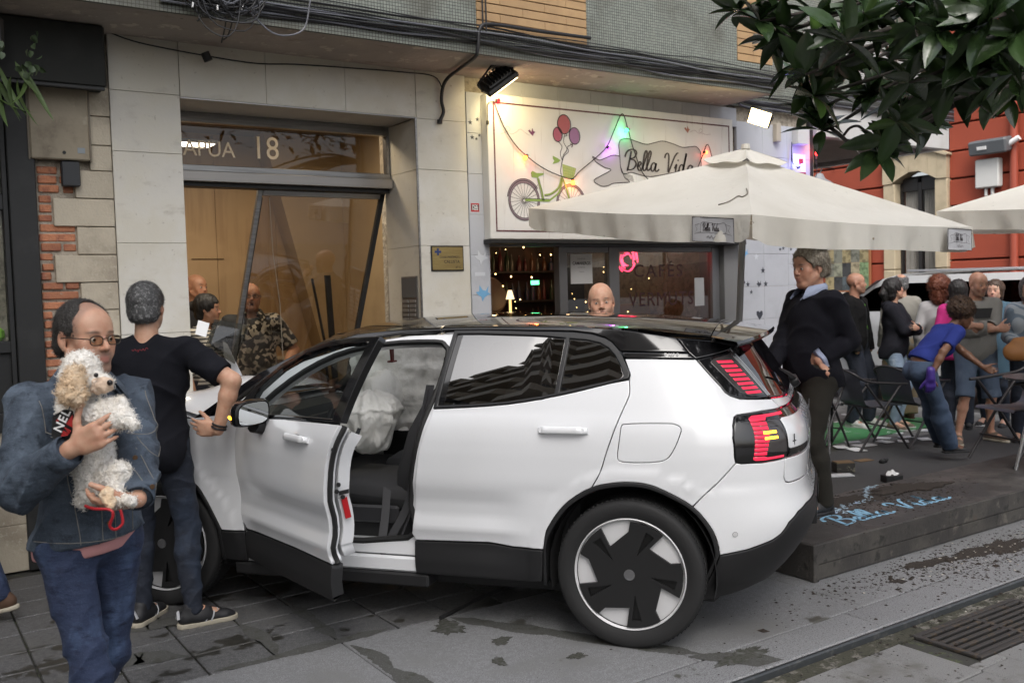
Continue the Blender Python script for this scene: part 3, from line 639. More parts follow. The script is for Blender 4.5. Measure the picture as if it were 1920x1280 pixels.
for w_ in(WL,WR):spart('wheel',M_tyre,lambda mb:ribbon(ring(w_[0],w_[1],w_[2]*.95,w_[3]*.95,0),.020,mb,S3,.0012))
def spokes(mb):
 for cx,cz,rx,rz in(WC,):
  ribbon(ring(cx,cz,rx,rz,0),.006,mb,S3);ribbon(ring(cx,cz,rx*.88,rz*.88,0),.005,mb,S3)
  for k in range(22):
   a=6.283*k/22+.1;ribbon([(cx+.012*math.cos(a),cz+.012*math.sin(a)),(cx+rx*.87*math.cos(a),cz+rz*.87*math.sin(a))],.0032,mb,S3,.0018)
for WC in(WL,WR):spart('spokes',M_blk,spokes)['kind']='stuff'
spart('outline',M_blk,lambda mb:ribbon(ring(WL[0],WL[1],WL[2]*1.09,WL[3]*1.09,0,35,172),.005,mb,S3,.0024))
def bframe(mb):
 for P,w in(([(4.625,2.468),(4.72,2.470),(4.88,2.470)],.022),([(4.765,2.655),(4.80,2.55),(4.815,2.468)],.018),([(5.015,2.67),(4.98,2.585),(4.90,2.53),(4.828,2.515)],.016),([(5.028,2.65),(4.985,2.545),(4.925,2.50),(4.878,2.47)],.016),([(5.015,2.69),(5.06,2.60),(5.085,2.52),(5.105,2.455)],.016)):ribbon(cat_rom(P,6),w,mb,S3,.0026)
spart('frame',M_grn,bframe)
def fl(mb):
 for P in([(4.625,2.480),(4.88,2.482)],[(4.755,2.655),(4.806,2.47)],[(4.775,2.655),(4.826,2.47)],[(5.023,2.67),(4.988,2.58),(4.905,2.522),(4.83,2.507)],[(4.63,2.475),(4.73,2.57),(4.76,2.60)]):ribbon(cat_rom(P,6),.004,mb,S3,.003)
spart('outline',M_blk,fl)
def poly(name,P,m,h=.0024):
 mb=MB();n=len(P);mb.add([S3(u,v,h)for u,v in P]+[S3(u,v,0)for u,v in P],[tuple(range(n))]+[(i,(i+1)%n,(i+1)%n+n,i+n)for i in range(n)]);return mb.build(name,m,sg)
poly('saddle',[(4.694,2.702),(4.71,2.716),(4.75,2.70),(4.828,2.702),(4.826,2.688),(4.775,2.672),(4.765,2.655),(4.75,2.66),(4.74,2.66),(4.70,2.662)],M_grn)
poly('basket',[(5.030,2.790),(5.176,2.760),(5.146,2.662),(5.036,2.682)],mat('basket green',(.40,.46,.16),.6))
def weave(mb):
 for k in range(5):ribbon([(5.032+.001*k,2.785-.024*k),(5.175-.007*k,2.757-.022*k)],.004,mb,S3,.003)
 for k in range(7):ribbon([(5.032+.024*k,2.788-.005*k),(5.037+.018*k,2.682-.003*k)],.0035,mb,S3,.0032)
spart('outline',M_grn,weave)
poly('bow',[(4.93,2.855),(4.985,2.835),(5.01,2.82),(4.985,2.80),(4.925,2.785),(4.945,2.815),(4.93,2.83)],M_grn)
for cx,cz,m in((4.711,3.041,mat('butterfly plum',(.18,.05,.12),.5)),(6.53,3.19,mat('butterfly rust',(.42,.16,.10),.5))):
 poly('butterfly',[(cx-.035,cz+.012),(cx-.02,cz+.02),(cx,cz),(cx+.008,cz+.035),(cx+.02,cz+.01),(cx+.04,cz+.005),(cx+.022,cz-.01),(cx+.012,cz-.03),(cx-.012,cz-.01)],m)
def trails(mb):
 t=cat_rom([(4.40,3.007),(4.489,3.044),(4.467,3.075),(4.45,3.05),(4.50,3.012),(4.55,3.03),(4.596,3.058),(4.65,3.03),(4.69,3.012)],10)
 for k in range(0,len(t)-2,2):ribbon(t[k:k+2],.0045,mb,S3)
 t=cat_rom([(6.57,3.17),(6.63,3.19),(6.69,3.165),(6.73,3.19),(6.71,3.21),(6.69,3.18),(6.78,3.16),(6.85,3.17)],10)
 for k in range(0,len(t)-2,2):ribbon(t[k:k+2],.0045,mb,S3)
spart('flight_trail',mat('pale plum',(.28,.18,.2),.5),trails)
ban=cat_rom([(5.684,2.90),(5.676,2.99),(5.70,3.04),(5.79,3.056),(5.90,3.035),(6.009,3.019),(6.11,3.04),(6.216,3.062),(6.34,3.045),(6.465,3.019),(6.57,3.03),(6.65,3.035),(6.703,2.99),(6.71,2.93),(6.70,2.80),(6.60,2.775),(6.45,2.79),(6.284,2.763),(6.16,2.74),(6.037,2.724),(5.92,2.735),(5.818,2.752),(5.72,2.735),(5.69,2.80)],4,True)
M_ban=mat('banner grey',(.43,.41,.39),.55)
poly('banner',ban,M_ban,.0008);spart('outline',M_blk,lambda mb:ribbon(list(ban)+[ban[0]],.008,mb,S3,.002))
tail=[(5.684,2.892),(5.60,2.897),(5.51,2.865),(5.44,2.845),(5.366,2.874),(5.40,2.83),(5.449,2.806),(5.51,2.78),(5.578,2.765),(5.48,2.715),(5.376,2.663),(5.43,2.625),(5.478,2.613),(5.54,2.622),(5.601,2.645),(5.70,2.655),(5.798,2.666),(5.74,2.70),(5.72,2.735),(5.69,2.80)]
poly('banner',tail,M_ban,.0006);spart('outline',M_blk,lambda mb:ribbon(cat_rom(tail,3),.008,mb,S3,.002))
spart('outline',M_blk,lambda mb:[ribbon([(5.73+.012*k,2.745-.002*k),(5.75+.012*k,2.69-.003*k)],.003,mb,S3,.002)for k in range(9)])
spart('lettering',M_blk,lambda mb:bella(mb,S3,5.760,2.775,.185,.017,1.33,.0035))
sl=empty('string_lights',(5.7,YS-.03,3.2),label='string of coloured party bulbs draped across the cafe sign',cat='string lights')
def L3(x,z,y=YS-.022):return(x-5.7,y-YS+.03,z-3.2)
wire=cat_rom([L3(4.325,3.262),L3(4.42,3.06),L3(4.53,2.92),L3(4.64,2.835),L3(4.80,2.745),L3(4.98,2.685),L3(5.116,2.665),L3(5.20,2.73),L3(5.36,2.84),L3(5.515,2.962),L3(5.61,3.12),L3(5.708,3.272),L3(5.772,3.136),L3(5.84,2.95),L3(5.97,2.72),L3(6.25,2.62),L3(6.55,2.72),L3(6.70,2.93),L3(6.785,3.062),L3(6.87,2.86),L3(6.98,2.66)],6)
b=MB();b.tube(wire,.0045,6);b.build('cord',mat('black cord',(.02,.018,.017),.6),sl,60)
b=MB();b.tube(cat_rom([L3(4.325,3.262),L3(4.27,3.245),L3(4.262,3.17),L3(4.258,3.10)],5),.004,6);b.tube([L3(4.258,3.10),L3(4.256,3.07)],.012,8);b.build('cord',MATS['black cord'],sl,60)
def bulb(x,z,c,k,dx=-.02,dz=-.03,y=YS-.03,st=6,par=sl):
 b=MB();b.tube([L3(x,z,y),L3(x+dx*.5,z+dz*.5,y-.005)],.0135,8);b.build('socket',M_dark,par,60)
 b=MB();p0=np.array(L3(x+dx*.45,z+dz*.45,y-.006));d=np.array([dx,-.004,dz])*.9
 b.tube([p0+d*t for t in(0,.3,.65,.9,1.05)],[.010,.018,.020,.014,.003],10);b.build('bulb',emis('bulb '+k,c,st*.8),par,60)
bulb(4.335,3.27,(1,.05,.05),'red',.03,.0,st=1.2);bulb(4.64,2.84,(1,.16,.02),'orange',-.03,-.025,st=9);bulb(5.116,2.665,(1,.25,.02),'amber',.0,-.04,st=9)
bulb(5.515,2.962,(.55,.05,1),'violet',.028,-.018,st=7);bulb(5.772,3.136,(.05,1,.25),'green',-.032,-.014,st=5);bulb(6.715,2.985,(1,.10,.03),'coral',.035,-.002,st=7)
for x,z,c,e in((4.60,2.805,(1,.16,.03),.9),(5.55,2.945,(.6,.1,1),.7),(5.735,3.115,(.05,1,.3),1.0),(5.116,2.62,(1,.3,.05),.8),(6.75,2.97,(1,.12,.05),.5),(4.37,3.25,(1,.05,.08),.4)):
 l=bpy.data.lights.new('bulb light','POINT');l.energy=e*.8;l.color=c;l.shadow_soft_size=.02;link(l,'bulb_light',sl,L3(x,z,YS-.05))
M_lampb=mat('black lamp housing',(.018,.018,.018),.5)
def flood(loc,nrm,ax,label,power,glow):
 z_=-Vector(nrm).normalized();x_=Vector(ax);x_=(x_-z_*x_.dot(z_)).normalized();y_=z_.cross(x_);rot=Matrix((x_,y_,z_)).transposed().to_euler()
 r=empty('flood_lamp',loc,rot,label=label,cat='flood lamp')
 b=MB();b.box(-.13,.13,-.10,.10,.005,.055,.012);b.box(-.10,.10,-.075,.075,.05,.075,.008);b.build('housing',M_lampb,r,30);r.scale=(1.15,1.0,1)if nrm[0]>0 else(.85,.85,.85)
 for k in range(8):
  b=MB();b.box(-.095+.026*k,-.087+.026*k,-.07,.07,.075,.095);b.build('fin',M_lampb,r)
 b=MB();b.box(-.115,.115,-.085,.085,-.004,.004,.002);b.build('lens',glow,r,30)
 b=MB();b.tube([(-.135,0,.03),(-.135,.0,.12),(0,.02,.16),(.135,0,.12),(.135,0,.03)],.008,6);b.build('bracket',M_lampb,r,60)
 l=bpy.data.lights.new('flood','SPOT');l.energy=power*.36;l.color=(1,.78,.36);l.spot_size=rad(130);l.spot_blend=.5;l.shadow_soft_size=.08;link(l,'lamp_light',r,(0,0,-.03))
 return r
flood((4.23,6.40,3.36),(.62,.42,-.55),(.75,-.35,.62),'black flood lamp seen from behind above the top left corner of the cafe sign',22,emis('flood glow',(1,.82,.45),8))
flood((7.06,6.22,3.27),(-.80,-.40,-.45),(.5,-.78,-.42),'lit flood lamp glaring warm white at the right end of the cafe sign',46,emis('flood glow hot',(1,.78,.40),5))
YW=6.86
M_fr=mat('grey window frame',(.22,.22,.23),.4,.4)
M_cg=glass('cafe glass',(.74,.74,.74),1.0,ior=2.4)
cf=empty('cafe_front',(5.7,YW,0),label='grey framed cafe windows under the sign with a bar glowing inside',cat='shop front')
def cbox(name,x0,x1,y0,y1,z0,z1,m,c=.003,par=None):b=MB();b.box(x0-5.7,x1-5.7,y0-YW,y1-YW,z0,z1,c);return b.build(name,m,par or cf,30 if c else None)
cbox('frame',4.33,7.30,YW-.03,YW+.05,2.085,2.14,M_fr);cbox('frame',4.33,4.375,YW-.03,YW+.05,.9,2.084,M_fr)
cbox('frame',5.10,5.19,YW-.035,YW+.05,0,2.084,M_fr);cbox('frame',5.68,5.80,YW-.035,YW+.05,0,2.084,M_fr);cbox('frame',7.02,7.12,YW-.035,YW+.05,0,2.084,M_fr)
cbox('frame',5.192,5.678,YW-.03,YW+.04,2.03,2.083,M_fr);cbox('frame',5.802,7.018,YW-.03,YW+.04,2.035,2.083,M_fr);cbox('frame',5.802,7.018,YW-.03,YW+.04,.80,.88,M_fr);cbox('frame',4.376,5.098,YW-.03,YW+.04,.82,.9,M_fr)
cbox('pane',5.192,5.678,YW,YW+.006,.1,2.028,M_cg,0);cbox('pane',5.802,7.018,YW,YW+.006,.882,2.033,M_cg,0)
cbox('panel',4.33,5.098,YW-.02,YW+.05,0,.818,M_fr);cbox('panel',5.802,7.12,YW-.02,YW+.05,0,.798,M_fr)
cbox('jamb',7.122,7.325,YW-.10,YW+.25,0,2.14,mat('grey jamb',(.20,.20,.20),.6));
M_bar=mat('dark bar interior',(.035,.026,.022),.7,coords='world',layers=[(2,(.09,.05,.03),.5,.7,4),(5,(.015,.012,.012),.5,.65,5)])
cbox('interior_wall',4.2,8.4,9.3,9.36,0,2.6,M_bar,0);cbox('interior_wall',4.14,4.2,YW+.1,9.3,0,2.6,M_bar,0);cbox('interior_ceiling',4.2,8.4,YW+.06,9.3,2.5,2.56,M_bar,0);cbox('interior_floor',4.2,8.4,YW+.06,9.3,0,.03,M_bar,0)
cbox('bar_counter',4.4,6.2,8.2,8.5,.03,1.12,mat('bar counter',(.10,.05,.025),.5),.01);cbox('cupboard',6.72,7.25,8.0,8.4,.03,1.52,mat('yellow cupboard',(.40,.28,.04),.5),.01)
cbox('light_strip',4.45,5.05,8.75,8.77,1.86,1.875,emis('warm strip',(1,.45,.08),2.5),0)
rc=random.Random(9)
shelfm=[mat('bottle '+k,c,.25)for k,c in(('green',(.02,.04,.02)),('amber',(.09,.04,.02)),('clear',(.09,.09,.08)),('red',(.08,.015,.02)),('blue',(.03,.04,.08)))]
for r in range(3):
 zz=1.25+.34*r;cbox('shelf',4.5,6.9,9.05,9.29,zz-.025,zz,M_dark,.003)
 for k in range(26):
  x=4.55+.09*k+rc.uniform(-.015,.015);h=rc.uniform(.14,.27);q=rc.uniform(.018,.032);b=MB();b.lathe([(0,0),(q,0),(q,h*.6),(q*.35,h*.75),(q*.35,h),(0,h)],10,M=Matrix.Translation((x-5.7,9.16-YW,zz)));b.build('bottle',rc.choice(shelfm),cf,40)
ftn=emis('fairy light',(1,.62,.22),9)
b=MB()
for k in range(60):
 x,y,z=rc.uniform(4.5,7.0),rc.uniform(7.5,9.0),rc.uniform(1.25,2.2);s=rc.uniform(.004,.009);b.lathe([(0,-s),(s,0),(0,s)],6,M=Matrix.Translation((x-5.7,y-YW,z)))
b.build('fairy_lights',ftn,cf)
b=MB()
for k in range(34):
 t=k/34;a=k*2.4;b.lathe([(0,-.006),(.006,0),(0,.006)],6,M=Matrix.Translation((4.93-5.7+.055*(1-t)*math.cos(a),8.0-YW+.055*(1-t)*math.sin(a),1.40+.36*t)))
b.build('fairy_lights',ftn,cf)
b=MB();b.lathe([(.0,.09),(.02,.09),(.045,0),(.04,0),(.018,.085)],16,M=Matrix.Translation((5.28-5.7,7.9-YW,1.62)));b.build('lamp_shade',emis('warm shade',(1,.72,.4),1.1),cf,60)
b=MB();b.tube([(5.28-5.7,7.9-YW,1.1),(5.28-5.7,7.9-YW,1.62)],.012,8);b.build('lamp_stem',emis('warm stem',(1,.6,.2),1.2),cf,60)
b=MB();b.lathe([(0,.0),(.17,0),(.19,.03),(.17,.06),(0,.06)],28,M=Matrix.Translation((5.16-5.7,8.1-YW,1.66))@Matrix.Rotation(rad(75),4,'X'));b.build('fan',mat('fan grey',(.16,.12,.09),.5),cf,40)
b=MB();b.tube(cat_rom([(4.42-5.7,7.6-YW,1.2),(4.46-5.7,7.6-YW,1.62),(4.62-5.7,7.6-YW,1.70),(4.70-5.7,7.6-YW,1.60),(4.62-5.7,7.6-YW,1.2)],5),.02,6);b.build('chair_back',mat('green chair',(.10,.14,.10),.5),cf,60)
b=MB();b.box(5.56-5.7,5.64-5.7,7.9-YW,7.93-YW,1.76,1.80);b.build('lit_shape',emis('green neon',(.1,1,.35),3),cf)
neon=MB();rn=random.Random(21)
for k in range(26):
 a=rn.uniform(0,6.28);q=rn.uniform(.05,.16);P=[(6.35-5.7+q*math.cos(a+t)*.95,7.35-YW,1.985+q*1.05*math.sin(a+t))for t in np.linspace(0,rn.uniform(.5,1.4),6)];neon.tube(P,.006,5)
neon.build('neon_sign',emis('red neon',(1,.04,.10),4.5),cf,60)
l=bpy.data.lights.new('bar light','POINT');l.energy=3.0;l.color=(1,.66,.35);l.shadow_soft_size=.15;link(l,'lamp_light',cf,(-.6,1.3,2.2));link(l,'lamp_light',cf,(.8,1.5,2.25))
l=bpy.data.lights.new('neon light','POINT');l.energy=1.;l.color=(1,.1,.15);link(l,'lamp_light',cf,(.65,.40,1.98))
pn=empty('notice',(5.375,YW-.004,1.905),label='white paper notice for waiters taped to the glass door of the cafe',cat='notice')
b=MB();b.box(-.125,.125,-.0018,0,-.155,.115);b.build('paper',mat('white paper',(.72,.72,.72),.7),pn)
text('SE BUSCAN',.018,mat('grey print',(.25,.25,.25),.6),'lettering',pn,(0,-.0022,.065),FRONT,.0002,'CENTER');text('CAMAREROS',.039,M_blk,'lettering',pn,(0,-.0022,.018),FRONT,.0002,'CENTER',sx=.92,bold=.0012)
text('con experiencia',.013,M_blk,'lettering',pn,(0,-.0022,-.010),FRONT,.0002,'CENTER');text('interesados',.012,MATS['grey print'],'lettering',pn,(0,-.0022,-.05),FRONT,.0002,'CENTER')
n2=MB();n2.box(6.80,6.93,YW-.004,YW-.001,1.50,1.78);tag(n2.build('notice',mat('dim paper',(.45,.45,.45),.7)),'narrow white price list stuck inside the right cafe window','notice')
M_wp=mat('window paint',(.05,.015,.015),.5)
text('CAFÉS',.17,M_wp,'window_lettering',cf,(6.32-5.7,-.003,1.80),FRONT,.0003,'CENTER',sx=1.15,spacing=1.25);text('VERMUTS',.19,M_wp,'window_lettering',cf,(6.36-5.7,-.003,1.52),FRONT,.0003,'CENTER',sx=.95,spacing=1.15)
def decal(name,P,x,z,s,m,label,cat='wall sticker',group=None):
 n=len(P);V=[(x+u*s,Y0-.0062,z+v*s)for u,v in P]+[(x+u*s,Y0-.0042,z+v*s)for u,v in P];mb=MB();mb.add(V,[tuple(range(n))]+[(i,(i+1)%n,(i+1)%n+n,i+n)for i in range(n)]);return tag(mb.build(name,m),label,cat,group)
BIRD=[(-1,.15),(-.55,.2),(-.5,.9),(-.1,.35),(.3,.25),(.7,.8),(.55,.1),(.95,-.1),(.5,-.25),(.1,-.5),(-.15,-.95),(-.3,-.4),(-.7,-.2)]
HEART=[(0,-1),(-.9,.1),(-.85,.7),(-.4,.85),(0,.45),(.4,.85),(.85,.7),(.9,.1)]
STAR=[(math.sin(6.283*k/10)*(1 if k%2==0 else.42),math.cos(6.283*k/10)*(1 if k%2==0 else.42))for k in range(10)]
M_sw=mat('white vinyl',(.62,.64,.68),.5);M_sb=mat('sky blue vinyl',(.18,.42,.68),.5);M_sk=mat('charcoal vinyl',(.05,.055,.07),.5)
decal('bird_sticker',BIRD,4.235,1.99,.068,M_sw,'white bird sticker on the narrow grey pier left of the cafe window')
decal('bird_sticker',BIRD,4.245,1.69,.075,M_sb,'blue and white bird sticker low on the narrow grey pier')
b=MB();b.box(4.165,4.265,Y0-.0062,Y0-.0045,1.835,1.865);tag(b.build('sticker',M_sw),'small white name sticker between the two birds on the grey pier','sticker')
for k,(u,v,s)in enumerate(((4.165,3.10,.022),(4.235,3.13,.018),(4.18,2.98,.022),(4.22,2.97,.016),(4.25,3.0,.014))):decal('flower_sticker',STAR,u,v,s,M_sk,'tiny dark flower sticker below the flood lamp on the narrow grey pier',group='tiny flower stickers on the narrow pier')
decal('heart_sticker',HEART,7.62,1.38,.052,M_sk,'dark heart sticker low on the wide grey pier')
decal('bird_sticker',BIRD,8.22,2.12,.052,M_sk,'black bird sticker on the wide grey pier above the man in the navy jumper')
decal('bird_sticker',BIRD,7.62,1.70,.040,M_sk,'black bird sticker perched on a branch near the parasol pole')
decal('star_sticker',STAR,7.58,1.98,.04,M_sw,'white star sticker on the wide grey pier');decal('bird_sticker',BIRD,7.42,2.02,.05,M_sb,'pale blue bird sticker behind the parasol pole')
for k,(u,v,s)in enumerate(((7.98,2.13,.03),(8.0,2.07,.022),(8.08,2.12,.024),(7.95,2.06,.02),(8.12,2.06,.02))):decal('flower_sticker',STAR,u,v,s,M_sk,'dark flower sticker in the cluster near the black bird on the wide pier',group='dark flower stickers on the wide pier')
for k,(u,v,s)in enumerate(((7.45,1.70,.03),(7.50,1.62,.025),(7.72,1.70,.035),(7.68,1.84,.035),(7.40,1.72,.018))):decal('flower_sticker',STAR,u,v,s,M_sk,'dark flower sticker along the painted branch on the wide pier',group='flower stickers on the painted branch')
b=MB();b.box(8.16,8.33,Y0-.09,Y0-.004,3.16,3.32,.006);tag(b.build('alarm_box',mat('white plastic',(.62,.62,.63),.4),smooth=30),'white alarm box high on the wide grey pier','alarm box')
b=MB();b.box(7.86,7.93,Y0-.06,Y0-.004,3.17,3.36,.006);tag(b.build('cable_box',mat('cream plastic',(.45,.40,.33),.5),smooth=30),'small cream cable box beside the white alarm box','cable box')
pl=empty('alarm_plate',(8.27,Y0-.006,2.90),label='white alarm company plate with dark red print on the wide grey pier',cat='sign')
b=MB();b.box(-.10,.10,-.003,0,-.12,.17);b.build('plate',M_wht,pl);b=MB();b.box(-.10,.10,-.0045,-.0032,-.10,-.02);b.box(-.01,.06,-.0045,-.0032,.06,.12);b.build('print',mat('dark red print',(.28,.015,.02),.5),pl)
text('Alarma',.055,M_wht,'lettering',pl,(-.09,-.0048,-.082),FRONT,.0002,bold=.0012)
bk=empty('party_bulb',(8.24,Y0-.05,2.935),label='blue party bulb in front of the alarm plate',cat='bulb');
b=MB();b.tube([(-.05,0,-.02),(-.01,0,-.005)],.013,8);b.tube(cat_rom([(-.05,0,-.02),(-.11,.02,.05),(-.10,.03,.25),(-.13,.03,-.25)],5),.004,5);b.build('socket',M_dark,bk,60);b=MB();b.tube([(-.01,0,-.005),(.005,0,0),(.03,0,.01),(.042,0,.014)],[.01,.018,.017,.004],10);b.build('bulb',emis('bulb blue',(.15,.15,1),14),bk,60)
l=bpy.data.lights.new('bulb light','POINT');l.energy=1.3;l.color=(.25,.25,1);l.shadow_soft_size=.02;link(l,'bulb_light',bk,(.0,-.05,.02))
br_=empty('party_bulb',(8.50,Y0-.05,3.07),label='red party bulb at the outer edge of the wide grey pier',cat='bulb')
b=MB();b.tube([(-.01,0,-.05),(0,0,-.01)],.013,8);b.tube(cat_rom([(-.01,0,-.05),(.0,0,-.2),(-.09,.02,-.36),(-.2,.03,-.40)],5),.004,5);b.build('socket',M_dark,br_,60);b=MB();b.tube([(0,0,-.01),(.003,0,.005),(.008,0,.03),(.01,0,.042)],[.01,.018,.017,.004],10);b.build('bulb',emis('bulb crimson',(1,.02,.02),7),br_,60)
l=bpy.data.lights.new('bulb light','POINT');l.energy=.6;l.color=(1,.05,.05);l.shadow_soft_size=.02;link(l,'bulb_light',br_,(-.02,-.05,.02))
# ================================================================== side street: overhang, red house, van, house opposite
M_over=mat('overhang white',(.55,.55,.54),.6,coords='world',layers=[(1.5,(.46,.45,.43),.5,.75,5,(1,1,.5))])
ov=empty('corner_overhang',(9.7,6.7,3.27),label='white concrete overhang with brown soffit above the street corner',cat='overhang')
b=MB();b.box(-1.198,1.28,.0,.12,.0,.36,.004);b.build('fascia',M_over,ov,30);b=MB();b.box(1.16,1.28,.122,6.0,.0,.36,.004);b.build('fascia',M_over,ov,30)
b=MB();b.box(-1.198,1.158,.122,6.0,.05,.10);b.build('soffit',mat('brown soffit',(.19,.15,.13),.75,coords='world',layers=[(.8,(.24,.2,.175),.45,.6,3)]),ov)
b=MB();b.box(-1.24,1.2,.30,.5,.365,.75);b.box(-1.24,1.2,.30,.5,1.4,3.0);b.build('parapet',M_mos,ov);b=MB();b.box(-1.24,1.2,.34,.5,.76,1.39);b.build('balcony_shutter',mat('white shutter',(.5,.5,.49),.6),ov)
for k in range(26):
 b=MB();b.box(-1.24,1.2,.322,.338,.77+.024*k,.785+.024*k);b.build('shutter_slat',MATS['white shutter'],ov)
XR=17.0
M_redw=mat('brick red render',(.33,.062,.030),.75,coords='world',layers=[(1.2,(.29,.055,.028),.45,.7,5),(6,(.24,.05,.03),.62,.8,5)],bump=[(60,.001)])
M_stone=mat('yellow stone trim',(.50,.42,.29),.75,coords='world',layers=[(4,(.42,.35,.24),.45,.7,6),(11,(.30,.25,.17),.66,.76,5)],bump=[(40,.002)])
rh=empty('red_house',(XR,11,0),label='brick red house with yellow stone window surrounds across the side street',cat='building')
def rbox(name,y0,y1,z0,z1,x0,x1,m,c=0.,par=None):
 b=MB();b.box(x0,x1,y0-11,y1-11,z0,z1,c);return b.build(name,m,par or rh,30 if c else None)
M_rj=mat('red joint',(.13,.03,.018),.85)
for y0_,y1_ in((2,5.5),(6.5,10.55),(11.55,16.5),(17.5,26)):rbox('wall_core',y0_,y1_,0,9.5,.06,.5,M_rj)
for y0_,y1_ in((5.5,6.5),(10.55,11.55),(16.5,17.5)):rbox('wall_core',y0_,y1_,3.9,9.5,.06,.5,M_rj);rbox('wall_core',y0_,y1_,0,.99,.06,.5,M_rj)
def band(y0,y1,z0,z1):
 rbox('wall_band',y0,y1,z0+.018,z1-.018,0,.06,M_redw,.01)
zs=[1.02,1.53,2.04,2.55,3.06,3.57,4.08,4.59,5.10]
WIN=[(10.55,12.85),(4.4,6.7),(16.4,18.7)]
edges=[2,5.32,6.68,10.37,11.73,16.32,17.68,26]
for z0,z1 in zip(zs[:-1],zs[1:]):
 for i in range(0,8,2):
  if i==4 and z1<2.7:
   band(11.73,13.2,z0,z1);band(13.2,14.8,z0,z1);band(14.8,16.32,z0,z1);continue
  y=edges[i]
  while y<edges[i+1]-.01:
   y2=min(y+2.2,edges[i+1]);band(y,y2,z0,z1);y=y2
rbox('plinth',2,26,0,1.0,-.05,.06,mat('grey plinth',(.36,.33,.29),.7),.01)
rbox('cornice',2,26,5.12,5.30,-.12,.06,M_stone,.02);rbox('cornice',2,26,5.302,5.42,-.22,.06,M_stone,.02);rbox('cornice',2,26,5.422,5.62,-.32,.06,M_stone,.03);rbox('cornice',2,26,5.622,5.70,-.40,.06,M_stone,.01)
for k in range(48):rbox('dentil',2.2+.5*k,2.45+.5*k,5.05,5.118,-.10,.0,M_stone,.01)
y=2
while y<26:
 rbox('wall_band',y+.01,y+2.19,5.72,9.4,0,.06,M_redw,.01);y+=2.2
M_wood2=mat('dark window wood',(.018,.016,.016),.45);M_curt=mat('net curtain',(.52,.50,.46),.8,coords='object',layers=[(3,(.38,.36,.33),.45,.6,3,(1,14,.3))])
def window(yc):
 w=empty('window',(0,yc-11,0),parent=rh);w.scale=(1,.612,1)
 def wb_(name,y0,y1,z0,z1,x0,x1,m,c=.01):b=MB();b.box(x0,x1,y0,y1,z0,z1,c);return b.build(name,m,w,30)
 for z0,z1 in((1.0,1.9),(1.905,2.8),(2.805,3.6)):
  wb_('stone_jamb',-1.12,-.70,z0,z1,-.09,.20,M_stone,.02);wb_('stone_jamb',.70,1.12,z0,z1,-.09,.20,M_stone,.02)
 N=7
 for k in range(N):
  t0,t1=-1.12+2.24*k/N,-1.12+2.24*(k+1)/N
  zi=lambda t:3.605+.20*(1-(min(abs(t),.70)/.70)**2);zo=lambda t:4.02+.17*(1-(t/1.12)**2)
  mb=MB();mb.prism([(t0+.004,zi(t0)),(t1-.004,zi(t1)),(t1-.004,zo(t1)),(t0+.004,zo(t0))],-.11,.20,axis=0);mb.build('voussoir',M_stone,w)
 mb=MB();mb.prism([(-1.2,4.03)]+[(t,4.06+.17*(1-(t/1.2)**2))for t in np.linspace(-1.2,1.2,9)]+[(1.2,4.03)]+[(t,4.0+.17*(1-(t/1.2)**2))for t in np.linspace(1.15,-1.15,9)],-.16,.0,axis=0);mb.build('hood_mould',M_stone,w)
 for y0,y1 in((-.70,-.61),(-.065,.065),(.61,.70)):wb_('sash',y0,y1,1.0,3.60,.10,.17,M_wood2,.006)
 wb_('sash',-.609,-.066,3.44,3.70,.10,.17,M_wood2,.006);wb_('sash',.066,.609,3.44,3.70,.10,.17,M_wood2,.006)
 for s in(-1,1):
  wb_('glazing_bar',s*.337-.27,s*.337+.27,2.50,2.54,.11,.16,M_wood2,.004)
  wb_('pane',s*.337-.27,s*.337+.27,2.541,3.439,.13,.138,glass('house glass',(.9,.9,.9)),0);wb_('pane',s*.337-.27,s*.337+.27,1.0,2.499,.13,.138,MATS['house glass'],0)
  P=[(.20+.018*math.sin(k*2.1),s*.337-.27+.54*k/24)for k in range(25)];mb=MB();mb.grid([[(x,y,z)for z in(1.0,3.44)]for x,y in P]);mb.grid([[(x+.004,y,z)for z in(1.0,3.44)]for x,y in P]);mb.build('curtain',M_curt,w,80)
 wb_('dark_room',-.69,.69,1.0,3.75,.36,.38,M_dark,0)
 mb=MB();mb.box(-.40,-.36,-.86,.86,1.66,1.72);mb.box(-.40,-.36,-.86,.86,1.0,1.04)
 for k in range(7):
  y=-.86+.2867*k;mb.box(-.392,-.368,y-.012,y+.012,1.04,1.66)
 for k in range(6):
  yc_=-.7167+.2867*k
  for q in(.11,.06):mb.tube([(-.38,yc_+q*math.cos(a),1.34+q*1.6*math.sin(a))for a in np.linspace(0,6.283,13)[:-1]],.012,5,closed=True)
 for s in(-1,1):mb.box(-.36,0,s*.85-.012,s*.85+.012,1.66,1.71);mb.box(-.36,0,s*.85-.012,s*.85+.012,1.0,1.04)
 mb.build('iron_railing',M_wood2,w)
for yc in(11.05,6.0,17.0):window(yc)
pc=empty('poster_board',(XR-.03,12.62,1.98),label='framed board of green and sepia pictures on the red house wall',cat='notice board')
b=MB();pc.scale=(1,.66,.8);b.box(-.04,.0,-.86,.86,-.62,.60,.01);b.build('frame',mat('board wood',(.30,.12,.05),.6),pc,30);b=MB();b.box(-.13,.0,-.90,.90,-.70,-.63,.01);b.build('sill',mat('pale sill',(.6,.55,.48),.6),pc,30)
cols=[(.34,.28,.15),(.22,.32,.16),(.16,.24,.13),(.05,.05,.05),(.07,.08,.09),(.20,.20,.16),(.10,.12,.13),(.40,.34,.22),(.42,.36,.22),(.30,.30,.22)]
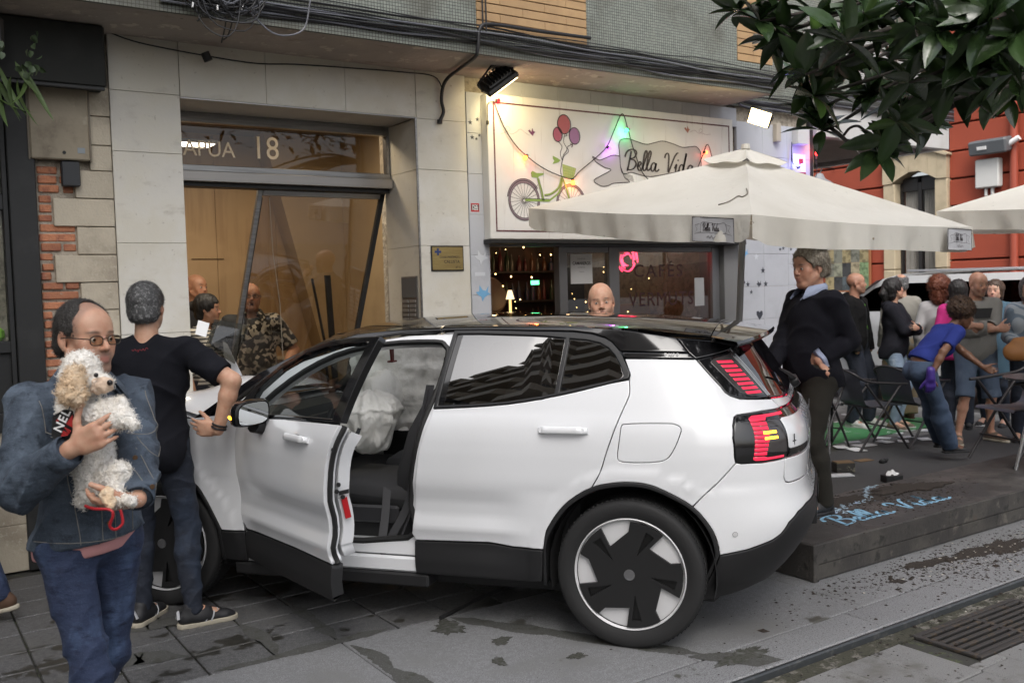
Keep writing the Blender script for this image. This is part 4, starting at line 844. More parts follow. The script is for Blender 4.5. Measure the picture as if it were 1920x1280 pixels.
for i in range(5):
 for j in range(3):
  b=MB();b.box(-.046,-.041,.80-.32*i-.315,.80-.32*i,-.58+.36*j,-.58+.36*j+.355);k_=cols[(i*3+j*5+i*j)%10];b.build('picture',mat('picture %d'%((i*3+j*5+i*j)%10),k_,.5,coords='world',layers=[(7,tuple(c*.45 for c in k_),.45,.62,5)]),pc)
b=MB();b.box(-.046,-.041,-.8,.8,.505,.59);b.build('header',mat('board header',(.6,.6,.56),.5),pc)
np_=empty('house_number',(XR-.02,13.42,2.2),label='small white house number plate on the red wall left of the picture board',cat='sign');b=MB();b.box(-.02,0,-.14,.14,-.14,.14,.004);b.build('plate',M_wht,np_,30)
mtb=empty('meter_box',(XR-.02,9.55,3.60),label='white meter box on the red wall right of the window',cat='utility box')
b=MB();b.box(-.16,0,-.22,.22,-.28,.24,.02);b.build('case',mat('white box',(.62,.62,.60),.4),mtb,30)
for s in(-.07,.05):b=MB();b.tube([(-.08,s,-.28),(-.08,s,-.42)],.03,8);b.build('gland',MATS['white box'],mtb,60)
fl2=empty('wall_floodlight',(XR-.2,9.5,4.05),(0,rad(-12),0),label='grey floodlight on the red wall above the white meter box',cat='flood lamp')
b=MB();b.box(-.16,.12,-.40,.30,-.13,.13,.03);b.build('housing',mat('grey lamp',(.11,.12,.13),.45),fl2,30);b=MB();b.box(-.175,-.161,-.05,.12,-.03,.03);b.build('badge',M_wht,fl2);b=MB();b.tube([(0,-.38,.0),(.03,-.55,.08)],.05,8);b.build('lamp_end',M_wht,fl2,60)
b=MB();b.tube([(XR-.08,9.1,0),(XR-.08,9.1,5.0)],.07,10);tag(b.build('drainpipe',mat('red pipe',(.34,.07,.04),.5),smooth=60),'red drainpipe running up the red house right of the meter box','pipe')
dl=empty('wall_lamp',(XR-.5,12.95,3.75),label='grey enamel wall lamp on the red house, half hidden by the parasol',cat='lamp');b=MB();b.lathe([(.02,.22),(.07,.20),(.12,.10),(.28,.0),(.27,.0),(.11,.09)],20);b.build('shade',mat('grey enamel',(.25,.26,.28),.4),dl,50);b=MB();b.tube([(0,0,.2),(.1,0,.34),(.48,0,.34)],.015,6);b.build('bracket',M_dark,dl,60)
M_conc=mat('beige balcony concrete',(.58,.51,.41),.8,coords='world',layers=[(1.1,(.52,.45,.36),.45,.7,5)])
M_void=mat('balcony shade',(.10,.09,.08),.8)
oh=empty('balcony_block',(-43,-3.6,0),label='tall beige apartment block with deep balconies on the far side of the street',cat='building')
b=MB();b.box(-34,34,0,8,0,42);b.build('wall',M_conc,oh)
for fl_ in range(10):
 z=3.6+3.8*fl_
 for k in range(9):
  x=-33+7.4*k
  b=MB();b.box(x,x+5.2,-1.35,-.004,z,z+.28,.01);b.box(x,x+5.2,-1.35,-1.20,z+.281,z+1.45,.01);b.box(x,x+.15,-1.198,-.004,z+.281,z+1.45,.01);b.box(x+5.05,x+5.2,-1.198,-.004,z+.281,z+1.45,.01)
  if fl_==0 and k==0:m0=None
  b.build('balcony',M_conc,oh,30,rot=(0,0,0));
  b2=MB();b2.box(x+.3,x+4.9,-.02,-.003,z+.3,z+3.2);b2.build('balcony_shade',M_void,oh)  # dark sheet, its colour stands in for shade at the back of the balcony
oh.rotation_euler=(0,0,math.pi);
# ================================================================== the white car
CX0,NEXP=.45,4.2
_CZ=np.array([.15,.22,.28,.36,.44,.47,.52,.53,.60,.66,.72,.745,.80,.90,.98,1.03,1.07,1.10,1.13,1.20,1.30,1.40,1.46,1.50,1.53,1.56])
_CW=np.array([.74,.82,.862,.872,.862,.868,.8845,.885,.873,.880,.899,.907,.910,.910,.905,.897,.885,.868,.853,.828,.788,.739,.703,.668,.618,.42])
_EZ=np.array([.15,.22,.28,.36,.44,.50,.56,.60,.64,.68,.72,.76,.85,.94,.99,1.03,1.06,1.09,1.13,1.20,1.30,1.40,1.46,1.50,1.56])
_EX=np.array([-.48,-.58,-.65,-.725,-.78,-.815,-.837,-.840,-.832,-.818,-.806,-.802,-.806,-.806,-.800,-.785,-.765,-.735,-.71,-.67,-.615,-.55,-.51,-.485,-.42])
_DZ=np.linspace(.1,1.6,1501)
def _table(x,y,sig):
 t=np.interp(_DZ,x,y);k=np.exp(-.5*(np.arange(-60,61)*.001/sig)**2);k/=k.sum()
 p=np.pad(t,60,mode='edge');return np.convolve(p,k,'valid')
_TWa,_TWb=_table(_CZ,_CW,.0045),_table(_CZ,_CW,.020)
_sst=None
def sst(t):t=np.clip(t,0,1);return t*t*(3-2*t)
_bl=np.clip((_DZ-.95)/.1,0,1);_TW=_TWa*(1-_bl)+_TWb*_bl;_gt=_DZ-1.10;_gl=.868-.36*_gt-.35*_gt**2;_bl=sst((_DZ-1.095)/.03)*(1-sst((_DZ-1.50)/.04));_TW=_TW*(1-_bl)+_gl*_bl;_TE=_table(_EZ,_EX,.014)
def sst(t):t=np.clip(t,0,1);return t*t*(3-2*t)
_thh=np.linspace(0,np.pi/2,1600)
def _ell(th,xe,w):
 return CX0-(CX0-xe)*np.power(np.clip(np.sin(th),0,1),2/NEXP),w*np.power(np.clip(np.cos(th),0,1),2/NEXP)
_ex,_ey=_ell(_thh,-.76,.905);_es=np.concatenate([[0],np.cumsum(np.hypot(np.diff(_ex),np.diff(_ey)))]);SEND=CX0-_es[-1]
def cwidth(x,z):
 w=np.interp(z,_DZ,_TW);wz=np.interp(z,[.15,.3,.45,.74,.80],[.80,.868,.893,.905,.910])
 fl=np.maximum(1-sst((np.abs(x)-.42)/.28),1-sst((np.abs(x-2.65)-.42)/.28))
 w=np.where(z<.80,w*(1-fl)+np.maximum(w,wz)*fl,w)
 for c in(0,2.65):w=w+.007*(1-sst((np.hypot(x-c,z-.352)-.485)/.035))
 t=np.clip((x-2.3)/1.15,0,1);w=w-.05*t**2
 gq=np.clip((z-1.10)/.4,0,1);return w-.03*gq*np.clip((x-1.6)/1.0,0,1)-.045*gq*np.clip((.5-x)/1.0,0,1)
def CP(s,z):
 s=np.asarray(s,float);z=np.asarray(z,float);s,z=np.broadcast_arrays(s,z);mir=s<SEND;s2=np.where(mir,2*SEND-s,s)
 th=np.interp(CX0-s2,_es,_thh);w=cwidth(np.maximum(s2,-.3),z);x,y=_ell(th,np.interp(z,_DZ,_TE),w)
 y=np.where(s2>=CX0,w,y);x=np.where(s2>=CX0,s2,x);return np.stack([x,np.where(mir,-y,y),z],-1)
def CN(s,z,e=.004):
 n=np.cross(CP(s-e,z)-CP(s+e,z),CP(s,z+e)-CP(s,z-e));n=n/np.linalg.norm(n,axis=-1,keepdims=True)
 return-n if False else n*np.where((n*np.stack([np.where(s<-.3,-.6,0),CP(s,z)[...,1],np.zeros_like(s)],-1)).sum(-1,keepdims=True)<0,-1,1)
M_white=mat('white car paint',(.74,.75,.77),.22,coat=1.0,coords='object',layers=[(900,(.70,.71,.73),.5,.6,2)])
M_black=mat('gloss black',(.008,.008,.009),.08,coat=.6)
M_clad=mat('black cladding plastic',(.011,.011,.012),.55,bump=[(600,.0003)])
M_trim=mat('satin black trim',(.012,.012,.013),.35)
M_rub=mat('rubber seal',(.012,.012,.012),.6)
M_tint=glass('privacy glass',(.035,.035,.037),1.0,ior=2.5)
M_clear=glass('car glass',(.62,.66,.66),1.0,ior=1.55)
M_cab=mat('cabin black',(.012,.012,.013),.75)
M_seat=mat('black seat cloth',(.022,.022,.024),.85,bump=[(500,.0006)])
CAR=empty('white_car',(3.59362724,3.92311661,0),(0,0,2.23196847),label='white electric hatchback crashed nose first into the doorway, driver door open',cat='car')
def panel(name,loops,m,parent=None,sgn=1,off=0.,gap=.0025,step=.035,rim=.02,xf=None,dens=.022,edge=.005,cap=False):
 out=densify(loops[0],dens);L0=shrink(out,gap);L1=shrink(out,gap+edge);holes=[densify(h,dens)for h in loops[1:]]
 H0=[shrink(h,-gap)for h in holes];H1=[shrink(h,-gap-edge)for h in holes]
 V,F,bm_=fill2d([L1]+H1,step);pos=CP(V[:,0],V[:,1]);nrm=CN(V[:,0],V[:,1]);top=pos+nrm*off
 allV=[top];allN=[nrm];FF=[tuple(f)for f in F];base=len(V);k=0
 for lo,hi in zip([L0]+H0,[L1]+H1):
  n=len(lo);p=CP(lo[:,0],lo[:,1]);q=CN(lo[:,0],lo[:,1]);hp=CP(hi[:,0],hi[:,1]);o_=p-hp;o_/=np.linalg.norm(o_,axis=1)[:,None]+1e-9
  nn=q*.75+o_*.66;nn/=np.linalg.norm(nn,axis=1)[:,None]
  allV+=[p+q*(off-.0022),p+q*(off-.0022),p+q*(off-rim)];allN+=[nn,o_,o_]
  for i in range(n):
   j=(i+1)%n;a,b=bm_[k+i],bm_[k+j]
   FF.append((a,base+i,base+j,b));FF.append((base+n+i,base+2*n+i,base+2*n+j,base+n+j))
  base+=3*n;k+=n
 VV=np.concatenate(allV);NN=np.concatenate(allN)
 if sgn<0:VV=VV*[1,-1,1];NN=NN*[1,-1,1]
 if xf is not None:VV,NN=xf(VV,NN)
 F2=[]
 for f in FF:
  a,b,c=VV[f[0]],VV[f[1]],VV[f[2]];F2.append(f if np.cross(b-a,c-a)@NN[list(f)].sum(0)>=0 else f[::-1])
 me=mesh(name,VV,F2,m,180);me.normals_split_custom_set_from_vertices(NN.tolist())
 return link(me,name,parent or CAR)
def mirror_loop(h):h=[tuple(p)for p in h];return h+[(2*SEND-s,z)for s,z in h[::-1]]
ARCH=[(.432,.447),(.412,.526),(.357,.62),(.289,.694),(.179,.762),(.08,.787),(-.007,.793),(-.091,.782),(-.184,.741),(-.267,.685),(-.323,.60),(-.366,.52),(-.397,.455)]
ARCH=[tuple(p)for p in cat_rom(ARCH,3)]
def arch_between(z0,z1,side):
 return None
iT=max(range(len(ARCH)),key=lambda i:ARCH[i][1])
i_door=min(range(len(ARCH)),key=lambda i:abs(ARCH[i][0]-.176));i_q=min(range(len(ARCH)),key=lambda i:abs(ARCH[i][0]+.275))
CUT=[tuple(p)for p in cat_rom([(-.048,1.262),(-.041,1.204),(-.019,1.163),(.033,1.086),(.07,1.025),(.106,.938),(.139,.836),ARCH[i_door]],3)]
BELT=[(.992,1.12),(.801,1.130),(.602,1.146),(.43,1.172),(.257,1.204),(.154,1.226),(.049,1.248)]
BELT=[tuple(p)for p in cat_rom(BELT,2)]
RDF=[tuple(p)for p in cat_rom([(1.128,.482),(1.117,.525),(1.105,.622),(1.085,.75),(1.077,.805),(1.053,.933),(1.008,1.06),(.994,1.112)],3)]
REAR_DOOR=BELT+CUT+ARCH[:i_door][::-1]+[(.584,.444),(.714,.456),(1.039,.447),(1.112,.445)]+RDF
LAMP_F=[(-.466,.884),(-.460,.91),(-.461,1.0),(-.482,1.053),(-.513,1.089),(-.535,1.099),(-.678,1.107),(-.838,1.107)]
QUARTER=CUT+ARCH[i_door+1:i_q+1]+[(-.382,.79)]+LAMP_F+[(-.841,1.117),(-.80,1.153),(-.70,1.159),(-.586,1.167),(-.544,1.182),(-.524,1.197),(-.511,1.226),(-.47,1.291),(-.436,1.351),(-.218,1.357),(-.041,1.36),(-.05,1.32),(-.058,1.285)]
CAP=[tuple(p)for p in cat_rom([(.030,1.05),(-.0,1.062),(-.07,1.066),(-.19,1.067),(-.225,1.062),(-.243,1.045),(-.224,1.005),(-.192,.944),(-.163,.906),(-.116,.891),(-.02,.886),(.045,.89),(.057,.912),(.051,.964)],3,True)]
GLOW=[(-.729,.888),(-.717,.80),(-.730,.776),(-.755,.767),(-1.0,.765),(-1.25,.765)]
BUMP_LOW=[(-.511,.477),(-.625,.515),(-.662,.539),(-.70,.589),(-.776,.627),(-.884,.648),(-1.229,.650)]
_bt=[(-.382,.79),(-.466,.884),(-.588,.878),(-.70,.884)]+GLOW
_bb=[ARCH[i]for i in range(len(ARCH)-1,i_q-1,-1)]
BUMPER=mirror_loop(_bt)
_low=BUMP_LOW+[(SEND-.0,.650)]
BUMPER=[ARCH[i]for i in range(len(ARCH)-1,i_q-1,-1)]+_bt+[(SEND,.765)];BUMPER=BUMPER[:]
_half=BUMPER;_lowhalf=[(-.399,.455)]+BUMP_LOW
BUMPER=_half+[(2*SEND-s,z)for s,z in _half[:-1][::-1]]+[(2*SEND-s,z)for s,z in BUMP_LOW]+[(s,z)for s,z in BUMP_LOW[::-1]]
for sg_ in(1,-1):
 rd=panel('rear_door',[REAR_DOOR],M_white,sgn=sg_)
 qp=panel('quarter_panel',[QUARTER,CAP]if sg_>0 else[QUARTER],M_white,sgn=sg_)
 if sg_>0:panel('charge_flap',[CAP],M_white,qp,gap=.0015,rim=.012,edge=.003)
 hb=MB()
 for(s0,s1,z0,z1,o0,o1)in((.19,.44,1.012,1.044,.012,.034),):
  G=[]
  for i,t in enumerate(np.linspace(0,1,15)):
   s=s0+(s1-s0)*t;endf=min(1,min(t,1-t)/.16);oo=o1*(.35+.65*sst(endf));hh=(z1-z0)*.5*(.85+.15*endf);row=[]
   for a in np.linspace(0,2*math.pi,13):
    zc=(z0+z1)/2+hh*np.sign(math.sin(a))*abs(math.sin(a))**.6;o=oo-.011+.011*np.sign(math.cos(a))*abs(math.cos(a))**.6;p=CP(s,zc)+CN(np.array(s),np.array(zc))*o;row.append(p*[1,sg_,1])
   G.append(row)
  hb.grid(G);hb.add(G[0][:-1],[tuple(range(12))]);hb.add(G[-1][:-1],[tuple(range(12))])
 h=hb.build('door_handle',M_white,rd,50)
 for s0 in(.215,.415):
  q=MB();p=CP(s0,1.027);q.tube([p*[1,sg_,1],(p+CN(np.array(s0),np.array(1.027))*.026)*[1,sg_,1]],.013,8);q.build('handle_post',M_white,h,60)
 for(s0,s1,z0,z1)in((.30,.36,1.0005,1.010),):pass
 TRIM=BELT+[(-.046,1.269),(-.056,1.290),(-.048,1.32),(-.032,1.368),(-.009,1.404),(.023,1.438),(.06,1.457),(.14,1.477),(.264,1.489),(.516,1.496),(.799,1.507),(.941,1.507)]
 G1=[(.968,1.138),(.801,1.144),(.604,1.159),(.43,1.186),(.358,1.199),(.312,1.459),(.513,1.474),(.79,1.485),(.918,1.486)]
 G2=[(.330,1.206),(.153,1.241),(.0,1.268),(-.020,1.282),(-.012,1.326),(.011,1.374),(.043,1.408),(.095,1.434),(.18,1.449),(.284,1.456)]
 panel('window_trim',[TRIM,G1,G2],M_trim,rd,sgn=sg_,off=.002,gap=.001,rim=.02)
 panel('window_pane',[G1],M_tint if sg_>0 else M_clear,rd,sgn=sg_,off=-.006,gap=-.002,rim=.004,step=.04);panel('window_pane',[G2],M_tint,rd,sgn=sg_,off=-.006,gap=-.002,rim=.004,step=.04)
 panel('door_post_trim',[[(.985,1.132),(.935,1.132),(.885,1.484),(.935,1.488)]],M_black,rd,sgn=sg_,off=-.005,gap=0,rim=.003)
 panel('pillar_band',[[(-.041,1.362),(-.218,1.359),(-.434,1.353),(-.408,1.381),(-.227,1.387),(-.030,1.392)]],M_black,qp,sgn=sg_,off=.001)
 RAIL=[(1.02,1.507),(.799,1.509),(.516,1.498),(.264,1.491),(.14,1.479),(.06,1.459),(.02,1.438),(-.012,1.404),(-.028,1.394),(-.227,1.389),(-.406,1.383),(-.388,1.422),(-.368,1.455),(-.1,1.492),(.2,1.516),(.5,1.527),(.8,1.530),(1.02,1.530)]
 panel('roof_rail',[RAIL],M_black,sgn=sg_,off=.001)
 panel('roof_rail',[[(1.022,1.507),(1.2,1.500),(1.5,1.462),(1.8,1.372),(2.0,1.275),(2.25,1.10),(2.42,1.02),(2.42,1.05),(2.05,1.30),(1.8,1.418),(1.5,1.498),(1.2,1.526),(1.022,1.530)]],M_black,sgn=sg_,off=-.002)
 panel('sill_cladding',[[(1.116,.443),(1.039,.444),(.714,.452),(.584,.441),(.434,.443),(.440,.36),(.446,.28),(.50,.272),(1.116,.272)]],M_clad,sgn=sg_,off=.004,rim=.08)
 lip=shrink(ARCH+[(-.397,.25),(.445,.25)],0)
 AI=[(s*.955+.0,.352+(z-.352)*.955)if z>.452 else(s*.955,z)for s,z in ARCH]
 panel('arch_trim',[[(.445,.26)]+ARCH+[(-.41,.25),(-.385,.25)]+AI[::-1]+[(.42,.26)]],M_clad,sgn=sg_,off=.002,rim=.10,gap=.0005)
 if True:
  FA=[(s+2.65,z)for s,z in ARCH];FI=[(s+2.65,z)for s,z in AI]
  panel('arch_trim',[[(3.095,.30)]+FA+[(2.245,.27),(2.27,.27)]+FI[::-1]+[(3.07,.30)]],M_clad,sgn=sg_,off=.002,rim=.10,gap=.0005)
  FEND=[(2.112,.445)]+[(2.118,.6),(2.122,.75),(2.112,.9),(2.095,1.0),(2.08,1.055),(2.25,1.075),(2.6,1.04),(3.0,.975),(3.22,.93),(3.22,.62),(3.09,.50)]+[p for p in FA if p[1]>.46]+[(2.248,.447)]
  panel('front_fender',[FEND],M_white,sgn=sg_)
  panel('sill_cladding',[[(2.112,.443),(2.25,.443),(2.245,.28),(2.112,.272)]],M_clad,sgn=sg_,off=.004,rim=.06)
 AP=[(1.165,.445),(2.03,.43),(2.075,.55),(2.09,.95),(2.06,1.08),(1.86,1.265),(1.62,1.395),(1.35,1.452),(1.05,1.462),(.985,1.440),(.962,1.39),(.99,1.22),(1.045,1.06),(1.10,.85),(1.135,.62)]
 APO=[(.944,1.502),(1.2,1.496),(1.5,1.458),(1.8,1.368),(2.0,1.27),(2.24,1.09),(2.16,.95),(2.16,.40),(2.10,.36),(1.08,.36),(1.06,.45),(1.07,.52),(1.075,.62),(1.05,.80),(1.02,.93),(.985,1.06),(.95,1.13),(.925,1.30)]
 ap=panel('door_aperture',[APO,[tuple(p)for p in cat_rom(AP,3,True)]],M_white,sgn=sg_,off=-.024,rim=.07)
 b=MB();pts=[CP(s,z)*[1,sg_,1]+CN(np.array(s),np.array(z))*[1,sg_,1]*(-.03)for s,z in cat_rom(AP,3,True)];b.tube(pts,.016,6,closed=True);b.build('door_seal',M_rub,ap,60)
 b=MB();b.box(1.08,2.12,.60,.80,.28,.385,.01)if sg_>0 else b.box(1.08,2.12,-.80,-.60,.28,.385,.01);b.build('sill',M_white,ap,30)
 b=MB();(b.box(1.08,2.14,.801,.852,.27,.352,.012)if sg_>0 else b.box(1.08,2.14,-.852,-.801,.27,.352,.012));b.build('sill',M_white,ap,30)
 b=MB();(b.box(1.05,2.2,.70,.86,.20,.268,.01)if sg_>0 else b.box(1.05,2.2,-.86,-.70,.20,.268,.01));b.build('sill_cladding',M_clad,ap,30)
 tl=panel('tail_lamp',[[(-.462,.91),(-.466,.884),(-.49,.876),(-.588,.879),(-.70,.885),(-.727,.89),(-.76,.93),(-.76,1.065),(-.80,1.105),(-.678,1.105),(-.535,1.097),(-.515,1.087),(-.484,1.05),(-.463,1.0)]],M_black,sgn=sg_,off=.001,gap=.001)
 M_lamp=mat('red lamp lens',(.42,.012,.03),.25,emit=((1,.03,.09),.45));M_am=mat('amber lamp',(.7,.3,.02),.3,emit=((1,.42,.02),4));M_smoke=mat('smoked lens',(.05,.045,.045),.15,coat=.6)
 panel('lens',[[(-.605,.925),(-.74,.915),(-.745,1.06),(-.69,1.07),(-.61,1.06)]],M_smoke,tl,sgn=sg_,off=.002,gap=0,step=.03)
 panel('light_bar',[[(-.575,1.079),(-.60,1.091),(-.815,1.095),(-.815,1.082),(-.676,1.079),(-.66,1.066),(-.574,1.064)]],M_lamp,tl,sgn=sg_,off=.004,gap=.001,step=.02)
 for k in range(8):
  z0=1.0625-.0190*k;panel('light_bar',[[(-.572+.003*k,z0),(-.657+.0065*k*.9,z0-.001),(-.655+.0065*k*.9,z0-.0165),(-.570+.003*k,z0-.0155)]],M_lamp,tl,sgn=sg_,off=.004,gap=.0005,step=.02)
 panel('light_bar',[[(-.546,.909),(-.60,.909),(-.618,.903),(-.715,.906),(-.715,.894),(-.60,.889),(-.556,.890),(-.545,.896)]],M_lamp,tl,sgn=sg_,off=.004,gap=.001,step=.02)
 if sg_>0:
  for z0 in(1.008,.983):panel('indicator_bar',[[(-.612,z0),(-.685,z0+.001),(-.685,z0+.012),(-.612,z0+.012)]],M_am,tl,sgn=sg_,off=.006,gap=0,step=.02)
 ul=panel('tail_lamp',[[(-.438,1.349),(-.47,1.291),(-.511,1.226),(-.524,1.197),(-.544,1.182),(-.586,1.168),(-.70,1.161),(-.79,1.162),(-.755,1.26),(-.71,1.34),(-.675,1.385),(-.52,1.362)]],M_black,sgn=sg_,off=.001,gap=.001)
 panel('lens',[[(-.505,1.335),(-.535,1.352),(-.655,1.372),(-.70,1.30),(-.765,1.172),(-.66,1.172),(-.60,1.195)]],M_smoke,ul,sgn=sg_,off=.002,gap=0,step=.03)
 for k in range(8):
  z0=1.341-.0205*k;s0=-.545-.0125*k;panel('light_bar',[[(s0,z0),(s0-.098-.001*k,z0-.001),(s0-.106-.001*k,z0-.0145),(s0-.007,z0-.0135)]],M_lamp,ul,sgn=sg_,off=.004,gap=.0005,step=.02)
 b=MB()
 for d in(0,.012,.026):
  b.tube([CP(-.655-d,1.375)*[1,sg_,1]+CN(np.array(-.655-d),np.array(1.375))*[1,sg_,1]*.003,CP(-.70-d,1.30)*[1,sg_,1]+CN(np.array(-.70-d),np.array(1.30))*[1,sg_,1]*.003,CP(-.775-d,1.168)*[1,sg_,1]+CN(np.array(-.775-d),np.array(1.168))*[1,sg_,1]*.003],.002,4)
 b.build('lamp_rib',mat('chrome thread',(.5,.5,.5),.2,.9),ul,60)
bp_=panel('rear_bumper',[BUMPER],M_white,step=.04)
_bl_=[(-.399,.455)]+BUMP_LOW+[(SEND,.650)];_b2=[(SEND,.285),(-1.1,.285),(-.74,.268),(-.62,.235),(-.50,.215),(-.41,.215)]
panel('lower_bumper',[_bl_[:-1]+[(2*SEND-s,z)for s,z in _bl_[:-1][::-1]]+[(2*SEND-s,z)for s,z in _b2[::-1]]+_b2[1:]],M_clad,step=.05,off=.004,rim=.08)
b=MB();p=CP(-.436,.556);n_=CN(np.array(-.436),np.array(.556));b.tube([p,p+n_*.003],.011,16);b.build('parking_sensor',mat('sensor white',(.55,.55,.56),.3),bp_,40)
b=MB();b.tube([p+n_*.0021,p+n_*.0024],.0125,16);b.build('sensor_ring',M_rub,bp_,40)
tg=panel('tailgate',[mirror_loop([(-.803,1.155),(-.843,1.110),(SEND,1.110)])[:3]+[(2*SEND+.843,1.110),(2*SEND+.803,1.155),(SEND-.3,1.140),(SEND,1.135),(SEND+.3,1.140)]],M_white,step=.04)
gl=[(-.735,.886)]+GLOW;panel('tailgate_panel',[gl+[(2*SEND-s,z)for s,z in gl[::-1]]],M_white,tg,step=.05)
panel('tailgate_band',[[(-.765,1.108),(-.765,.888),(2*SEND+.765,.888),(2*SEND+.765,1.108)]],M_black,tg,off=-.004,step=.06)
PL=[(-.756,1.062),(-.775,1.070),(2*SEND+.775,1.070),(2*SEND+.756,1.062),(2*SEND+.748,.935),(2*SEND+.765,.926),(-.765,.926),(-.748,.935)]
pp=panel('tailgate_panel',[PL],M_white,tg,off=.004,step=.05)
_vo=[]
for i,ch in enumerate('VOLVO'):
 s=-1.17-.115*i;p=CP(s,1.01)+CN(np.array(s),np.array(1.01))*.0075;p2=CP(s-.01,1.01);t=text(ch,.075,mat('badge grey',(.09,.09,.1),.3,.5),'lettering',pp,tuple(p),(rad(90),0,rad(-90)),.001,'CENTER')
b=MB();p=CP(-.80,.965)+CN(np.array(-.80),np.array(.965))*.005;d_=(CP(-.815,.965)-CP(-.785,.965));d_/=np.linalg.norm(d_);b.tube([p+[0,0,-.027],p+[0,0,.027]],.0028,6);b.tube([p-d_*.014+[0,0,-.006],p+d_*.014+[0,0,-.006]],.0028,6);b.build('lamp_motif',M_trim,pp,60)
WIN_R=[(-.805,1.160),(-.765,1.25),(-.72,1.335),(-.68,1.39),(-.66,1.415)]
panel('rear_window',[WIN_R+[(2*SEND-s,z)for s,z in WIN_R[::-1]]+[(SEND-.3,1.144),(SEND,1.139),(SEND+.3,1.144)]],M_tint,tg,off=-.002,gap=.001,rim=.01,step=.05)
b=MB();wp=CP(SEND,1.16)+np.array([-.03,0,.02]);b.lathe([(0,.03),(.028,.028),(.034,.01),(.034,-.01),(0,-.02)],16,M=Matrix.Translation(wp.tolist())@Matrix.Rotation(rad(-60),4,'Y'));b.tube([wp+[-.01,0,.015],wp+[.02,.18,.06],wp+[.05,.38,.10]],[.012,.009,.006],8);b.build('wiper',M_trim,tg,50)
npl=empty('number_plate',parent=CAR)
def NP(u,v,h):p=CP(SEND+u,.565+v);return p+np.array([-1,0,0])*(.004+h)
b=MB();b.grid([[NP(u,v,.006)for v in(-.055,.055)]for u in np.linspace(-.26,.26,9)]);b.grid([[NP(u,v,0)for v in(-.056,.056)]for u in np.linspace(-.262,.262,9)]);b.build('plate',mat('plate white',(.66,.67,.68),.4),npl,80)
b=MB();b.grid([[NP(u,v,.0075)for v in(-.055,.055)]for u in np.linspace(.222,.26,3)]);b.build('country_band',mat('plate blue',(.02,.05,.30),.4),npl,80)
b=MB();bx=CP(SEND+.24,.56);b.box(float(bx[0])-.004,float(bx[0])+.06,-.30,.30,.49,.635,.005);b.build('plate_recess',M_trim,npl,30)
_RX=[-.62,-.50,-.37,0,.5,.95,1.3,1.6,1.82];_RE=[1.405,1.428,1.455,1.500,1.527,1.530,1.522,1.478,1.410];_RC=[1.468,1.487,1.507,1.543,1.570,1.577,1.568,1.535,1.492]
def roofz(x,y,w):ze=np.interp(x,_RX,_RE);zc=np.interp(x,_RX,_RC);return ze+(zc-ze)*(1-np.minimum(1,np.abs(y)/w)**2.6)
def roof_grid(x0f,x1f,nx,ny,dz=0.,wadd=0.):
 G=[]
 for i in range(nx):
  row=[]
  for j in range(ny):
   v=-1+2*j/(ny-1);v=np.sign(v)*(1-(1-abs(v))**1.5);xa,xb=x0f(v),x1f(v);x=xa+(xb-xa)*i/(nx-1);w=float(cwidth(np.array(max(x,-.3)),np.array(float(np.interp(x,_RX,_RE)))))-.10*max(0,-.3-x)+wadd
   row.append((x,v*w,float(roofz(x,v*w,w))+dz))
  G.append(row)
 return G
M_roofg=mat('black glass roof',(.010,.010,.011),.06,coat=1.0)
b=MB();b.grid(roof_grid(lambda v:-.366,lambda v:1.80-.10*abs(v)**2,40,41));rf=b.build('roof',glass('tinted roof glass',(.40,.40,.41),1.0,ior=1.6),CAR,180)
b=MB();b.grid(roof_grid(lambda v:-.62+.13*abs(v)**3,lambda v:-.372,14,41),flip=False);b.grid(roof_grid(lambda v:-.625+.13*abs(v)**3,lambda v:-.372,14,41,-.022,.002));
lo=roof_grid(lambda v:-.62+.13*abs(v)**3,lambda v:-.60,2,41)[0];b.grid([lo,[(x-.006,y,z-.012)for x,y,z in lo],[(x,y,z-.024)for x,y,z in lo]]);b.build('spoiler',M_roofg,CAR,40)
for sg_ in(1,-1):
 panel('spoiler',[[(-.408,1.383),(-.436,1.353),(-.52,1.364),(-.675,1.388),(-.70,1.40),(-.66,1.425),(-.50,1.44),(-.372,1.452),(-.39,1.422)]],M_black,sgn=sg_,off=.002,gap=.001)
G=[]
for i in range(12):
 t=i/11;row=[]
 for j in range(25):
  v=-1+2*j/24;xa=1.80-.10*v*v;za=float(roofz(1.80-.10*v*v,v*.60,.62));xb=2.62-.22*v*v;zb=1.05-.03*v*v;x=xa+(xb-xa)*t;row.append((x,v*(.60+.14*t),za+(zb-za)*t+.03*math.sin(math.pi*t)))
 G.append(row)
b=MB();b.grid(G);b.build('windscreen',M_clear,CAR,180)
for sg_ in(1,-1):
 G=[]
 for t in np.linspace(0,1,9):
  x=1.70+(2.42-1.70)*t;y=.60+.15*t;z=1.45+(1.02-1.45)*t+.03*math.sin(math.pi*t);G.append([(x-.06,sg_*(y+.05),z-.02),(x,sg_*(y+.02),z+.012),(x+.05,sg_*(y-.03),z+.01),(x+.03,sg_*(y-.05),z-.03)])
 b=MB();b.grid(G);b.build('windscreen_pillar',M_black,CAR,60)
rbn=random.Random(4)
def bonnet(x,y):
 t=(x-2.42)/(3.32-2.42);z=1.07-.13*t-.05*t*t-.05*(abs(y)/.8)**2.5
 z+=.165*math.exp(-((x-2.72)/.27)**2)*(1-.35*abs(y)**2)+.018*math.sin(9*y+3*x)*math.exp(-((x-2.8)/.3)**2)
 return z
G=[[(x,y*(1-.03*((x-2.42)/.9)**2),bonnet(x,y))for y in np.linspace(-.80,.80,41)]for x in np.linspace(2.44,3.30,36)]
b=MB();b.grid(G);b.grid([[(x,y,z-.03)for x,y,z in r]for r in G]);bn=b.build('bonnet',M_white,CAR,60)
